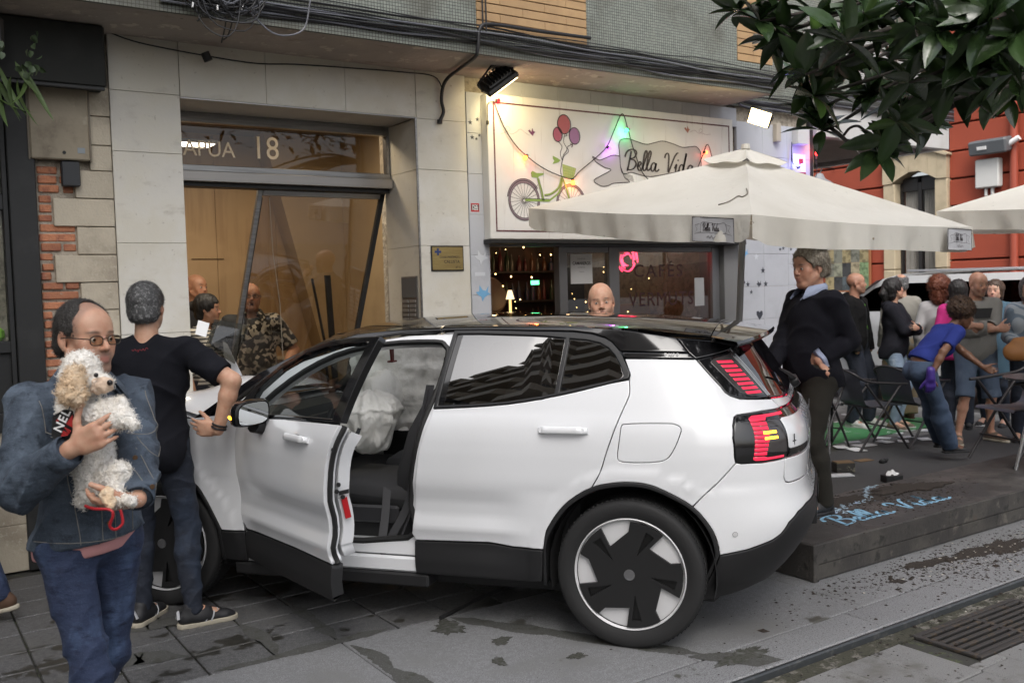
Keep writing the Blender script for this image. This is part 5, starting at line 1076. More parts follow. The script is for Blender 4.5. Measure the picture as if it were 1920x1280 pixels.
b=MB();b.box(2.45,3.15,-.74,.74,.40,.93,.03);b.build('engine_bay',M_cab,CAR,30)
G=[]
for z in np.linspace(.24,.96,16):
 G.append([(3.16+.22*(1-abs(v)**3.2)-.08*abs(z-.62)+.012*math.sin(17*v+9*z),v*.855,z)for v in np.linspace(-1,1,31)])
b=MB();b.grid(G);b.build('front_bumper',M_white,CAR,60)
b=MB();b.box(3.10,3.30,-.80,.80,.20,.36,.03);b.build('front_bumper',M_clad,CAR,30)
for sg_ in(1,-1):b=MB();b.box(3.17,3.31,sg_*.60,sg_*.83,.74,.86,.02);b.build('headlamp',M_smoke,CAR,30)
DH,DPHI,DDZ=(2.111,.84),.576,.012
def dopen(V,N):
 c,s=math.cos(DPHI),math.sin(DPHI)
 def r(A):return np.stack([A[:,0]*c+A[:,1]*s,-A[:,0]*s+A[:,1]*c,A[:,2]],1)
 o=np.array([DH[0],DH[1],0]);return r(V-o)+o+[0,0,DDZ],r(N)
def dpt(P):return dopen(np.asarray(P,float).reshape(-1,3),np.zeros((np.size(P)//3,3)))[0]
FDR=[(s+.006,z)for s,z in RDF][::-1]
DOOR=FDR+[(1.118,.446),(1.5,.452),(2.06,.447),(2.105,.50),(2.112,.6),(2.116,.75),(2.106,.9),(2.09,1.0),(2.075,1.052),(1.6,1.088)]
def build_front_door(sg_,xf):
 fd=panel('front_door',[DOOR],M_white,sgn=sg_,xf=xf,rim=.055)
 P_=lambda*a,**k:panel(*a,sgn=sg_,xf=xf,**k)
 P_('door_cladding',[[(1.118,.443),(1.5,.449),(2.06,.443),(2.09,.40),(2.09,.285),(1.5,.272),(1.118,.272)]],M_clad,fd,off=.004,rim=.06)
 TR=[(.990,1.122),(1.6,1.092),(2.10,1.056),(2.20,1.06),(2.0,1.225),(1.8,1.345),(1.6,1.425),(1.4,1.470),(1.2,1.490),(1.0,1.499),(.938,1.500)]
 GL=[(1.075,1.132),(1.6,1.108),(2.015,1.080),(1.955,1.205),(1.78,1.318),(1.58,1.398),(1.39,1.441),(1.2,1.462),(1.02,1.470)]
 P_('window_frame',[TR,GL],M_black,fd,off=.002,rim=.035,gap=.001)
 P_('window_pane',[GL],M_clear,fd,off=-.008,gap=-.003,rim=.004,step=.05)
 b=MB();pts=np.array([CP(s,z)+CN(np.array(s),np.array(z))*(-.03)for s,z in FDR+[(1.118,.446)]]);pts=pts*[1,sg_,1];pts=dpt(pts)if xf else pts;b.tube(pts,.0135,6);b.build('door_seal',M_rub,fd,60)
 INN=[(s,z)for s,z in shrink(DOOR,.008)]
 P_('inner_panel',[INN],M_white,fd,off=-.075,rim=.06,gap=.0)
 P_('door_card',[[tuple(p)for p in shrink(DOOR,.075)]],M_cab,fd,off=-.14,rim=.02,gap=0)
 hb=MB();G=[]
 for t in np.linspace(0,1,15):
  s=1.235+.245*t;ef=min(1,min(t,1-t)/.16);oo=.034*(.35+.65*sst(ef));hh=.016*(.85+.15*ef);row=[]
  for a in np.linspace(0,2*math.pi,13):
   zc=1.018+hh*np.sign(math.sin(a))*abs(math.sin(a))**.6;o=oo-.011+.011*np.sign(math.cos(a))*abs(math.cos(a))**.6;row.append((CP(s,zc)+CN(np.array(s),np.array(zc))*o)*[1,sg_,1])
  G.append(row)
 G=np.array(G);G2=dpt(G).reshape(G.shape)if xf else G;hb.grid(G2);hb.add(G2[0][:-1],[tuple(range(12))]);hb.add(G2[-1][:-1],[tuple(range(12))]);h=hb.build('door_handle',M_white,fd,50)
 for s0 in(1.26,1.455):
  q=MB();p=CP(s0,1.018);e=np.array([p,p+CN(np.array(s0),np.array(1.018))*.026])*[1,sg_,1];e=dpt(e)if xf else e;q.tube(e,.013,8);q.build('handle_post',M_white,h,60)
 P_('handle_cup',[ring(1.36,1.016,.055,.022,0)[:-1]],M_clad,h,off=.0008,gap=0,rim=.001,dens=.2)
 return fd
fdL=build_front_door(1,dopen);fdR=build_front_door(-1,None)
def edge_pt(z,d,o=0.):
 s=float(np.interp(z,[p[1]for p in FDR[::-1]],[p[0]for p in FDR[::-1]]));return CP(s-.004-o,z)+CN(np.array(s),np.array(z))*(-d)
def edge_box(name,z0,z1,d0,d1,m,t=.004):
 V=[edge_pt(z,d,o)for o in(0,t)for z,d in((z0,d0),(z1,d0),(z1,d1),(z0,d1))];V=dpt(V);b=MB();b.add(V,[(0,1,2,3),(7,6,5,4),(0,4,5,1),(1,5,6,2),(2,6,7,3),(3,7,4,0)]);return b.build(name,m,fdL)
edge_box('door_reflector',.645,.725,.085,.115,mat('red reflector',(.45,.01,.015),.3));edge_box('latch',.77,.79,.075,.125,M_trim)
for z,d in((.825,.07),(.79,.062),(.745,.095),(1.0,.02)):
 b=MB();e=dpt([edge_pt(z,d),edge_pt(z,d,.006)]);b.tube(e,.011,8);b.build('bolt',M_trim,fdL,50)
def mirror(xf,sg_,parent):
 c=np.array([1.75,sg_*.965,1.115]);G=[]
 for t,k in((-.5,.25),(-.42,.72),(-.2,.96),(.1,1),(.34,.94),(.46,.86)):
  row=[]
  for a in np.linspace(0,2*math.pi,21):
   ca,sa=math.cos(a),math.sin(a);row.append(c+np.array([-t*.12,.098*k*np.sign(ca)*abs(ca)**.55,.068*k*np.sign(sa)*abs(sa)**.55-.012*ca*sg_]))
  G.append(row)
 G=np.array(G);G=dpt(G).reshape(G.shape)if xf else G
 mr=MB();mr.grid(G[:5]);m_=mr.build('wing_mirror',M_black,parent,50)
 rr=MB();rr.grid(G[4:]);rr.build('mirror_rim',M_trim,m_,50)
 gl_=MB();cc=G[5][:-1].mean(0);gl_.add([(p-cc)*.93+cc for p in G[5][:-1]],[tuple(range(20))]);gl_.build('mirror_glass',mat('mirror',(.55,.57,.58),.03,1.0),m_)
 b=MB();e=np.array([c+[.0,-.02*sg_,-.06],c+[.02,-.09*sg_,-.085],c+[.03,-.17*sg_,-.10]]);e=dpt(e)if xf else e;b.tube(e,[.045,.042,.05],10);b.build('mirror_arm',M_clad,m_,60)
 if xf:
  e=dpt([c+[.0,.094,-.02],c+[.04,.088,-.018]]);b=MB();b.tube(e,.009,6);b.build('indicator',M_am,m_,60)
mirror(dopen,1,fdL);mirror(None,-1,fdR)
M_tire=mat('tyre rubber',(.011,.011,.0115),.75,bump=[(60,.001)]);M_disc=mat('machined silver',(.62,.62,.63),.45,.15);M_cov=mat('aero cover black',(.009,.009,.0095),.5)
R_=.352
def tyre_mb():
 b=MB();prof=[(.268,-.095),(.30,-.108),(.335,-.112),(.349,-.10),(.352,-.08),(.3535,-.04),(.354,0),(.3535,.04),(.352,.08),(.349,.10),(.335,.112),(.30,.108),(.278,.102),(.268,.095)];b.lathe(prof,96,axis='y');return b
tyre_me=None
def rot2(P,a):c,s=math.cos(a),math.sin(a);return[(x*c-y*s,x*s+y*c)for x,y in P]
ROTC=-20
def wheel(x,sg_,yaw=0.):
 global tyre_me
 w=empty('wheel',(x,sg_*.80,R_),(0,0,yaw+(0 if sg_>0 else math.pi)),parent=CAR)
 if tyre_me is None:
  b=tyre_mb();tyre_me=mesh('tyre',b.V,b.F,M_tire,50)
  b=MB()
  for k in range(90):
   a=6.283*k/90;
   for sd in(-1,1):b.box(-.0035,.0035,sd*.068-.02,sd*.068+.02,-.0015,.0035,0,M=Matrix.Rotation(a,4,'Y')@Matrix.Translation((0,0,.3515))@Matrix.Rotation(sd*.5,4,'Z'))
  globals()['tread_me']=mesh('tread',b.V,b.F,M_tire)
  b=MB();b.lathe([(.268,.094),(.267,.100),(.264,.1015),(.260,.098),(.257,.088)],72,axis='y');globals()['rim_me']=mesh('rim',b.V,b.F,M_disc,60)
  b=MB();b.lathe([(.256,.078),(.10,.086),(0,.086)],48,axis='y');globals()['disc_me']=mesh('rim_face',b.V,b.F,M_disc,60)
  P=[]
  per=2*math.pi/5
  for k in range(5):
   base=[]
   for a in np.linspace(0,rad(38),7):base.append((.2515*math.cos(a),.2515*math.sin(a)))
   base+=[(.158*math.cos(rad(35)),.158*math.sin(rad(35))),(.205*math.cos(rad(70)),.205*math.sin(rad(70)))]
   P+=rot2(base,per*k)
  holes=[]
  for k in range(5):
   holes.append(rot2([(.100*math.cos(rad(20)),.100*math.sin(rad(20))),(.224*math.cos(rad(20)),.224*math.sin(rad(20))),(.218*math.cos(rad(32)),.218*math.sin(rad(32)))],per*k))
  mb=plate('',[P]+holes,lambda u,v,h:(u,.088+h,v),.014,None);globals()['cover_me']=mesh('aero_cover',mb.V,mb.F,M_cov,30)
  mb=MB();mb.add([(x,.0872,z)for x,z in rot2([(.092*math.cos(rad(20)),.092*math.sin(rad(20))),(.232*math.cos(rad(18)),.232*math.sin(rad(18))),(.226*math.cos(rad(33.5)),.226*math.sin(rad(33.5)))],0)],[(0,1,2)]);globals()['slot_me']=mesh('slot_back',mb.V,mb.F,mat('slot black',(.004,.004,.004),.4))
  mb=MB();mb.lathe([(.026,.102),(.026,.106),(.021,.107),(.020,.104),(0,.104)],24,axis='y');globals()['cap_me']=mesh('hub_cap',mb.V,mb.F,mat('hub ring',(.30,.30,.31),.3,.8),40)
  mb=MB();mb.box(-.018,.018,.1042,.1062,-.0025,.0025);globals()['bar_me']=mesh('hub_bar',mb.V,mb.F,MATS['hub ring'])
 link(tyre_me,'tyre',w);tag(link(tread_me,'tread',w),kind='stuff');r=link(rim_me,'rim',w);link(disc_me,'rim_face',r)
 c=link(cover_me,'aero_cover',w,rot=(0,rad(ROTC),0));[link(slot_me,'slot',w,rot=(0,rad(ROTC-72*k_),0))for k_ in range(5)];hc=link(cap_me,'hub_cap',w);link(bar_me,'hub_bar',hc,rot=(0,rad(50),0))
 return w
wheel(0,1);wheel(0,-1);wheel(2.65,1,rad(6));wheel(2.65,-1,rad(6))
for x in(0,2.65):
 for sg_ in(1,-1):
  G=[[(x+.40*math.cos(a),sg_*y,.352+.415*math.sin(a))for y in(.50,.865)]for a in np.linspace(-.25,math.pi+.25,24)];b=MB();b.grid(G)
  b.add([(x+.40*math.cos(a),sg_*.50,.352+.415*math.sin(a))for a in np.linspace(-.25,math.pi+.25,24)],[tuple(range(24))]);b.build('wheel_arch_liner',M_cab,CAR,60)
b=MB();b.box(-.40,3.1,-.74,.74,.19,.27,.03);b.build('underbody',M_cab,CAR,30);b=MB();b.box(-.60,-.25,-.66,.66,.36,.9,.05);b.build('luggage_tray',M_cab,CAR,30)
b=MB();b.box(.42,2.2,-.70,.70,.275,.31,.01);b.build('cabin_floor',M_cab,CAR,30)
b=MB();b.box(.30,.46,-.68,.68,.30,.95,.05);b.box(.40,.95,-.68,.68,.30,.62,.06);b.build('rear_bench',M_seat,CAR,30)
b=MB();b.box(2.05,2.45,-.72,.72,.78,1.03,.06);b.box(1.98,2.10,-.70,.70,.86,.99,.04);b.build('dashboard',M_cab,CAR,40)
b=MB();b.box(1.92,2.2,-.70,.70,.30,.60,.03);b.build('dashboard',M_cab,CAR,40)
def rounded_loft(secs,n=20,p=.5):
 """list of (centre, right vec half, up vec half) superellipse sections"""
 G=[]
 for c,r,u in secs:
  c,r,u=map(np.array,(c,r,u));G.append([c+r*np.sign(math.cos(a))*abs(math.cos(a))**p+u*np.sign(math.sin(a))*abs(math.sin(a))**p for a in np.linspace(0,2*math.pi,n+1)])
 b=MB();b.grid(G);b.add(G[0][:-1],[tuple(range(n))]);b.add(G[-1][:-1],[tuple(range(n))[::-1]]);return b
def seat(y):
 t=empty('front_seat',parent=CAR)
 rounded_loft([((1.22,y,.575),(0,.22,0),(0,0,.05)),((1.30,y,.595),(0,.255,0),(0,0,.085)),((1.55,y,.615),(0,.265,0),(0,0,.085)),((1.70,y,.63),(0,.26,0),(0,0,.075)),((1.76,y,.625),(0,.22,0),(0,0,.045))]).build('cushion',M_seat,t,70)
 rounded_loft([((1.30,y,.60),(0,.22,0),(.06,0,.02)),((1.26,y,.72),(0,.255,0),(.085,0,.03)),((1.18,y,.95),(0,.265,0),(.085,0,.025)),((1.10,y,1.12),(0,.23,0),(.07,0,.02)),((1.06,y,1.20),(0,.15,0),(.05,0,.015))]).build('backrest',M_seat,t,70)
 rounded_loft([((1.05,y,1.21),(0,.10,0),(.035,0,.0)),((1.045,y,1.25),(0,.135,0),(.055,0,.01)),((1.035,y,1.34),(0,.13,0),(.055,0,.01)),((1.03,y,1.385),(0,.09,0),(.035,0,.0))]).build('headrest',M_seat,t,70)
 b=MB();b.box(1.22,1.72,y-.25,y+.25,.31,.53,.03);b.build('seat_base',M_cab,t,30)
 b=MB();b.box(1.30,1.74,y+.262,y+.292,.47,.565,.012);b.build('seat_side_trim',mat('seat plastic',(.03,.03,.033),.5),t,30)
seat(.37);seat(-.37)
b=MB();b.tube(cat_rom([(1.10,.66,1.20),(1.14,.69,.95),(1.18,.72,.62),(1.22,.80,.44),(1.24,.815,.36)],6),.006,4);G=[[np.array(p)+np.array([.024*q,0,.0])for q in(-1,1)]for p in cat_rom([(1.09,.655,1.22),(1.14,.69,.95),(1.20,.73,.62),(1.27,.80,.45),(1.29,.82,.375)],6)];b.grid(G);b.build('seat_belt',mat('belt webbing',(.025,.025,.028),.7),CAR,60)
b=MB();G=[[np.array(p)+np.array([.022*q,0,.012*q])for q in(-1,1)]for p in cat_rom([(1.36,.66,.66),(1.34,.74,.52),(1.33,.80,.42),(1.31,.835,.345),(1.22,.84,.34)],6)];b.grid(G);b.build('seat_belt',MATS['belt webbing'],CAR,60)
b=MB();b.tube([(1.78,.37+.17*math.cos(a),.93+.16*math.sin(a))for a in np.linspace(0,6.283,33)[:-1]],.016,8,closed=True);b.tube([(1.78,.37,.93),(2.05,.37,.84)],.035,8);st=b.build('steering_wheel',M_cab,CAR,60)
M_bag=mat('airbag nylon',(.86,.86,.83),.8,coords='object',layers=[(6,(.76,.75,.71),.45,.7,5)],bump=[(700,.0005),(14,.022,(1,1,.6),5),(40,.006)])
_n=M_bag.node_tree;_t=_n.nodes.new('ShaderNodeBsdfTranslucent');_t.inputs[0].default_value=(.85,.85,.82,1);_x=_n.nodes.new('ShaderNodeMixShader');_x.inputs[0].default_value=.35;_n.links.new(_n.nodes['Principled BSDF'].outputs[0],_x.inputs[1]);_n.links.new(_t.outputs[0],_x.inputs[2]);_n.links.new(_x.outputs[0],_n.nodes['Material Output'].inputs[0])
def wob(p,k=1.0):
 x,y,z=p;return k*(.5*math.sin(17*x+9*z+1.3)+.4*math.sin(23*z-11*y+.4)+.35*math.sin(31*y+19*x)+.25*math.sin(47*z+37*x+13*y))
G=[]
for i,t in enumerate(np.linspace(0,1,34)):
 z=1.165-.36*t;rx=[.05,.135,.165,.175,.165,.15,.13,.10,.05][min(8,int(t*8))]+0
 rr=float(np.interp(t,[0,.08,.22,.40,.6,.8,.93,1],[.02,.11,.150,.165,.150,.125,.09,.02]));ry=rr*.85;cx=1.56+.05*t;row=[]
 for a in np.linspace(0,2*math.pi,49):
  p=np.array([cx+rr*math.cos(a)*1.02,.40+ry*math.sin(a),z]);fold=.020*math.sin(7*a+3*t)*t+.014*math.sin(13*a-6*t);seam=.016*math.exp(-((t-.30)/.03)**2)
  p+=np.array([math.cos(a),math.sin(a),0])*(fold+seam+.010*wob(p*2.2));p[2]+=.012*wob(p[[1,2,0]]*1.7);row.append(p)
 G.append(row)
b=MB();b.grid(G);b.build('driver_airbag',M_bag,CAR,180)
def curtain(y,x0,x1,ztop,zbot,name,th=.055):
 b=MB()
 for sgn in(1,-1):
  G=[]
  for i in range(46):
   t=i/45;x=x0+(x1-x0)*t;row=[]
   for j in range(25):
    v=j/24;zt=ztop-.10*max(0,(t-.55)/.45)**2;z=zt+(zbot-zt)*v;puff=th*math.sin(math.pi*min(1,max(0,v)))**.6*(.75+.25*math.cos(2*math.pi*3*t))*min(1,8*t,8*(1-t));p=np.array([x,y+sgn*puff,z]);p[1]+=sgn*(.020*wob(p*1.6)+.012*wob(p*3.1))-.018*sgn*math.exp(-((v-.42-.15*math.sin(5*t))/.035)**2)-.016*sgn*math.exp(-((t-.62)/.02)**2);row.append(p)
   G.append(row)
  b.grid(G)
 return b.build(name,M_bag,CAR,180)
curtain(-.47,.75,2.15,1.43,.80,'curtain_airbag')
G=[]
for i,t in enumerate(np.linspace(0,1,22)):
 rr=float(np.interp(t,[0,.12,.5,.88,1],[.02,.15,.2,.16,.02]));row=[]
 for a in np.linspace(0,2*math.pi,37):
  p=np.array([1.86+.12*math.cos(a)*rr/.2,-.36+.30*(t-.5)*1.4,1.02+rr*math.sin(a)]);p+=.012*wob(p*2);row.append(p)
 G.append(row)
b=MB();b.grid(G);b.build('passenger_airbag',M_bag,CAR,180)
b=MB();b.box(1.60,1.64,-.03,.03,1.29,1.30,.003);b.add([(1.615,-.022,1.37),(1.615,.022,1.37),(1.615,.012,1.30),(1.615,-.018,1.30),(1.625,-.022,1.37),(1.625,.022,1.37),(1.625,.012,1.30),(1.625,-.018,1.30)],[(0,1,2,3),(7,6,5,4),(0,4,5,1),(2,6,7,3),(0,3,7,4),(1,5,6,2)]);b.build('hanging_tag',mat('dark red tag',(.12,.012,.01),.5),CAR)
b=MB();b.box(1.58,1.62,-.12,.12,1.385,1.43,.012);b.build('rear_view_mirror',M_trim,CAR,30)
for k,ch in enumerate('EX30'):
 s=-.262-.022*k;p=CP(s,1.367)+CN(np.array(s),np.array(1.367))*.0035;t=text(ch,.022,mat('badge silver',(.6,.6,.6),.3,.6),'lettering',qp,tuple(p),(rad(62),0,rad(176)),.0005,shear=.2,sx=1.1)
# ================================================================== figures: signed-distance bodies polygonised with surface nets
class Field:
 def __init__(s,lo,hi,h):
  s.h=h;s.lo=np.array(lo,np.float32)-2*h;n=np.ceil((np.array(hi)+2*h-s.lo)/h).astype(int)+1;s.n=n;s.d=np.full(n,.5,np.float32)
 def _box(s,lo,hi):
  a=np.maximum(0,np.floor((np.array(lo)-s.lo)/s.h).astype(int));b=np.minimum(s.n,np.ceil((np.array(hi)-s.lo)/s.h).astype(int)+1)
  if np.any(b<=a):return None
  ax=[np.float32(s.lo[i])+s.h*np.arange(a[i],b[i],dtype=np.float32)for i in range(3)]
  return tuple(slice(a[i],b[i])for i in range(3)),ax[0][:,None,None],ax[1][None,:,None],ax[2][None,None,:]
 def _mix(s,sl,d,k,op):
  o=s.d[sl]
  if op=='add':
   if k<=0:np.minimum(o,d,out=o)
   else:hh=np.maximum(k-np.abs(o-d),0)/k;s.d[sl]=np.minimum(o,d)-hh*hh*k*.25
  else:
   d=-d
   if k<=0:np.maximum(o,d,out=o)
   else:hh=np.maximum(k-np.abs(o-d),0)/k;s.d[sl]=np.maximum(o,d)+hh*hh*k*.25
  return s
 def cone(s,a,b,ra,rb,k=.02,op='add',flat=None,infl=0.):
  """round cone; flat=(direction, factor) squeezes it along one direction"""
  a=np.array(a,np.float32);b=np.array(b,np.float32);ra+=infl;rb+=infl;R=max(ra,rb)*(max(1,flat[1])if flat else 1)+k+3*s.h
  q=s._box(np.minimum(a,b)-R,np.maximum(a,b)+R)
  if q is None:return s
  sl,X,Y,Z=q;ab=b-a;L2=float(ab@ab)+1e-9;px,py,pz=X-a[0],Y-a[1],Z-a[2];t=np.clip((px*ab[0]+py*ab[1]+pz*ab[2])/L2,0,1)
  qx,qy,qz=px-t*ab[0],py-t*ab[1],pz-t*ab[2];r=ra+(rb-ra)*t
  if flat:
   f=np.array(flat[0],float);f/=np.linalg.norm(f);c=qx*f[0]+qy*f[1]+qz*f[2];d2=qx*qx+qy*qy+qz*qz-c*c+(c/flat[1])**2
  else:d2=qx*qx+qy*qy+qz*qz
  return s._mix(sl,np.sqrt(d2)-r,k,op)
 def ell(s,c,r,M=None,k=.02,op='add',infl=0.):
  c=np.array(c,np.float32);r=np.array(r,float)+infl;R=r.max()+k+3*s.h;q=s._box(c-R,c+R)
  if q is None:return s
  sl,X,Y,Z=q;X,Y,Z=X-c[0],Y-c[1],Z-c[2]
  if M is not None:M=np.array(M,np.float32);X,Y,Z=(M[0,i]*X+M[1,i]*Y+M[2,i]*Z for i in range(3))
  if M is None:pass
  k0=np.sqrt((X/r[0])**2+(Y/r[1])**2+(Z/r[2])**2);k1=np.sqrt((X/r[0]**2)**2+(Y/r[1]**2)**2+(Z/r[2]**2)**2)+1e-9
  return s._mix(sl,k0*(k0-1)/k1,k,op)
 def plane(s,p,n):
  n=np.array(n,float);n/=np.linalg.norm(n);X,Y,Z=s.axes();np.maximum(s.d,((X-p[0])*n[0]+(Y-p[1])*n[1]+(Z-p[2])*n[2]).astype(np.float32),out=s.d);return s
 def axes(s):return[(s.lo[i]+s.h*np.arange(s.n[i],dtype=np.float32)).reshape([-1 if j==i else 1 for j in range(3)])for i in range(3)]
 def disp(s,fn,band=.05):
  m=np.abs(s.d)<band;I=np.argwhere(m);P=s.lo+s.h*I;s.d[m]+=fn(P[:,0],P[:,1],P[:,2]).astype(np.float32);return s
 def nets(s):
  d=s.d;ins=d<0;n=np.array(d.shape);C=[(i,j,k)for i in(0,1)for j in(0,1)for k in(0,1)]
  sl=lambda o:tuple(slice(o[i],n[i]-1+o[i])for i in range(3));cnt=np.zeros(n-1,np.int8)
  for o in C:cnt+=ins[sl(o)]
  act=(cnt>0)&(cnt<8);A=np.argwhere(act);idx=np.full(n-1,-1,np.int64);idx[act]=np.arange(len(A));pos=np.zeros((len(A),3));w=np.zeros(len(A))
  D={o:d[A[:,0]+o[0],A[:,1]+o[1],A[:,2]+o[2]]for o in C}
  for o in C:
   for ax in range(3):
    if o[ax]==0:
     o2=list(o);o2[ax]=1;o2=tuple(o2);a,b=D[o],D[o2];m=(a<0)!=(b<0);t=np.where(m,a/np.where(a==b,1,a-b),0);q=np.array(o,float)[None,:].repeat(len(A),0);q[:,ax]+=t;pos+=q*m[:,None];w+=m
  V=s.lo+s.h*(A+pos/np.maximum(w,1)[:,None]);F=[]
  for ax in range(3):
   u,v=(ax+1)%3,(ax+2)%3;s0=[slice(1,n[i]-1)for i in range(3)];s1=list(s0);s0[ax]=slice(0,n[ax]-1);s1[ax]=slice(1,n[ax]);ch=ins[tuple(s0)]!=ins[tuple(s1)];E=np.argwhere(ch)
   if not len(E):continue
   E=E+np.array([1 if i!=ax else 0 for i in range(3)]);sg_=ins[E[:,0],E[:,1],E[:,2]];q=[]
   for du,dv in((1,1),(0,1),(0,0),(1,0)):
    e=E.copy();e[:,u]-=du;e[:,v]-=dv;q.append(idx[e[:,0],e[:,1],e[:,2]])
   q=np.stack(q,1);q[~sg_]=q[~sg_][:,::-1];F.append(q[(q>=0).all(1)])
  return V,(np.concatenate(F)if F else np.zeros((0,4),int))
def smooth_mesh(V,F,it=2,lam=.5):
 a=np.concatenate([F[:,i]for i in range(4)]);b=np.concatenate([F[:,(i+1)%4]for i in range(4)]);i=np.concatenate([a,b]);j=np.concatenate([b,a]);deg=np.bincount(i,minlength=len(V)).astype(float)
 for _ in range(it):
  S=np.stack([np.bincount(i,V[j,k],len(V))for k in range(3)],1)/np.maximum(deg,1)[:,None];V=V+lam*(S-V)
 return V
def net_obj(fld,name,m,parent=None,it=1,col=None):
 V,F=fld.nets()
 if it:V=smooth_mesh(V,F,it)
 me=bpy.data.meshes.new(name);me.vertices.add(len(V));me.vertices.foreach_set('co',V.astype(np.float32).ravel());me.loops.add(F.size);me.polygons.add(len(F))
 me.loops.foreach_set('vertex_index',F.ravel().astype(np.int32));me.polygons.foreach_set('loop_start',np.arange(0,F.size,4,dtype=np.int32));me.update(calc_edges=True);me.polygons.foreach_set('use_smooth',np.ones(len(F),bool));me.materials.append(m)
 if col is not None:
  a=me.color_attributes.new('tint','FLOAT_COLOR','POINT');a.data.foreach_set('color',np.c_[col(V),np.ones(len(V))].astype(np.float32).ravel())
 me.validate();o=link(me,name,parent);return o
def skin_mat():
 m=bpy.data.materials.new('skin');m.use_nodes=True;N=m.node_tree.nodes;L=m.node_tree.links;b=N['Principled BSDF'];b.inputs['Roughness'].default_value=.48
 a=N.new('ShaderNodeAttribute');a.attribute_name='tint';t=N.new('ShaderNodeTexCoord');n=N.new('ShaderNodeTexNoise');n.inputs['Scale'].default_value=38;n.inputs['Detail'].default_value=6;L.new(t.outputs['Object'],n.inputs['Vector'])
 mx=N.new('ShaderNodeMix');mx.data_type='RGBA';mx.blend_type='MULTIPLY';r=N.new('ShaderNodeMapRange');r.inputs['From Min'].default_value=.45;r.inputs['From Max'].default_value=.7;r.inputs['To Max'].default_value=.5;L.new(n.outputs['Fac'],r.inputs[0]);L.new(r.outputs[0],mx.inputs[0]);L.new(a.outputs['Color'],mx.inputs[6]);mx.inputs[7].default_value=(.86,.62,.56,1);L.new(mx.outputs[2],b.inputs['Base Color'])
 _set(b,'Subsurface Weight',.12);b.inputs['Subsurface Radius'].default_value=(.010,.004,.002);_set(b,'Subsurface Scale',1.0)
 n2=N.new('ShaderNodeTexNoise');n2.inputs['Scale'].default_value=420;L.new(t.outputs['Object'],n2.inputs['Vector']);bp=N.new('ShaderNodeBump');bp.inputs['Distance'].default_value=.0006;L.new(n2.outputs['Fac'],bp.inputs['Height']);L.new(bp.outputs[0],b.inputs['Normal']);return m
M_skin=skin_mat()
def cloth(name,col,rough=.85,weave=420,layers=(),fold=0.):return mat(name,col,rough,spec=.2,layers=list(layers),bump=[(weave,.0006)]+([(9,fold,(1,1,.5),3)]if fold else[]))
def rotz(a):c,s=math.cos(a),math.sin(a);return np.array([[c,-s,0],[s,c,0],[0,0,1.]])
def rotx(a):c,s=math.cos(a),math.sin(a);return np.array([[1,0,0],[0,c,-s],[0,s,c]])
def roty(a):c,s=math.cos(a),math.sin(a);return np.array([[c,0,s],[0,1,0],[-s,0,c]])
def ik(S,W,a,b,hint):
 S,W,hint=map(lambda v:np.array(v,float),(S,W,hint));d=W-S;L=np.linalg.norm(d)
 if L>(a+b)*.999:W=S+d/L*(a+b)*.999;d=W-S;L=np.linalg.norm(d)
 u=d/L;x=(a*a-b*b+L*L)/(2*L);hgt=math.sqrt(max(a*a-x*x,0));q=hint-S;q=q-u*(q@u);q/=np.linalg.norm(q)+1e-9;return S+u*x+q*hgt,W
def folds(seed,amp,f=1.0):
 r=np.random.default_rng(seed);ph=r.uniform(0,6.28,8);sg_=np.sign(r.normal(size=4))
 def fn(x,y,z):
  wx=x+.030*np.sin(17*z+ph[0])+.020*np.sin(23*y+ph[1])+.010*np.sin(41*z+ph[6]);wz=z+.035*np.sin(14*x+ph[2])+.030*np.sin(11*y+ph[3])+.012*np.sin(37*x+29*y+ph[7])
  rd=lambda t:(1-np.abs(np.sin(t)))**2
  a=rd(f*(19*wz+11*sg_[0]*wx+9*y)+ph[1]);b=rd(f*(16*wz+21*sg_[1]*wx+13*y)+ph[2]);c=rd(f*(15*wx+17*y-12*wz)+ph[3]);g=.5+.5*np.sin(7*x+9*z+ph[4])*np.sin(8*y-6*z+ph[0]);h_=.5+.5*np.sin(11*z-5*x+ph[5])
  return-amp*(1.5*a*g*h_+1.3*b*(1-g)+.9*c*g*(1-h_)-.45)
 return fn
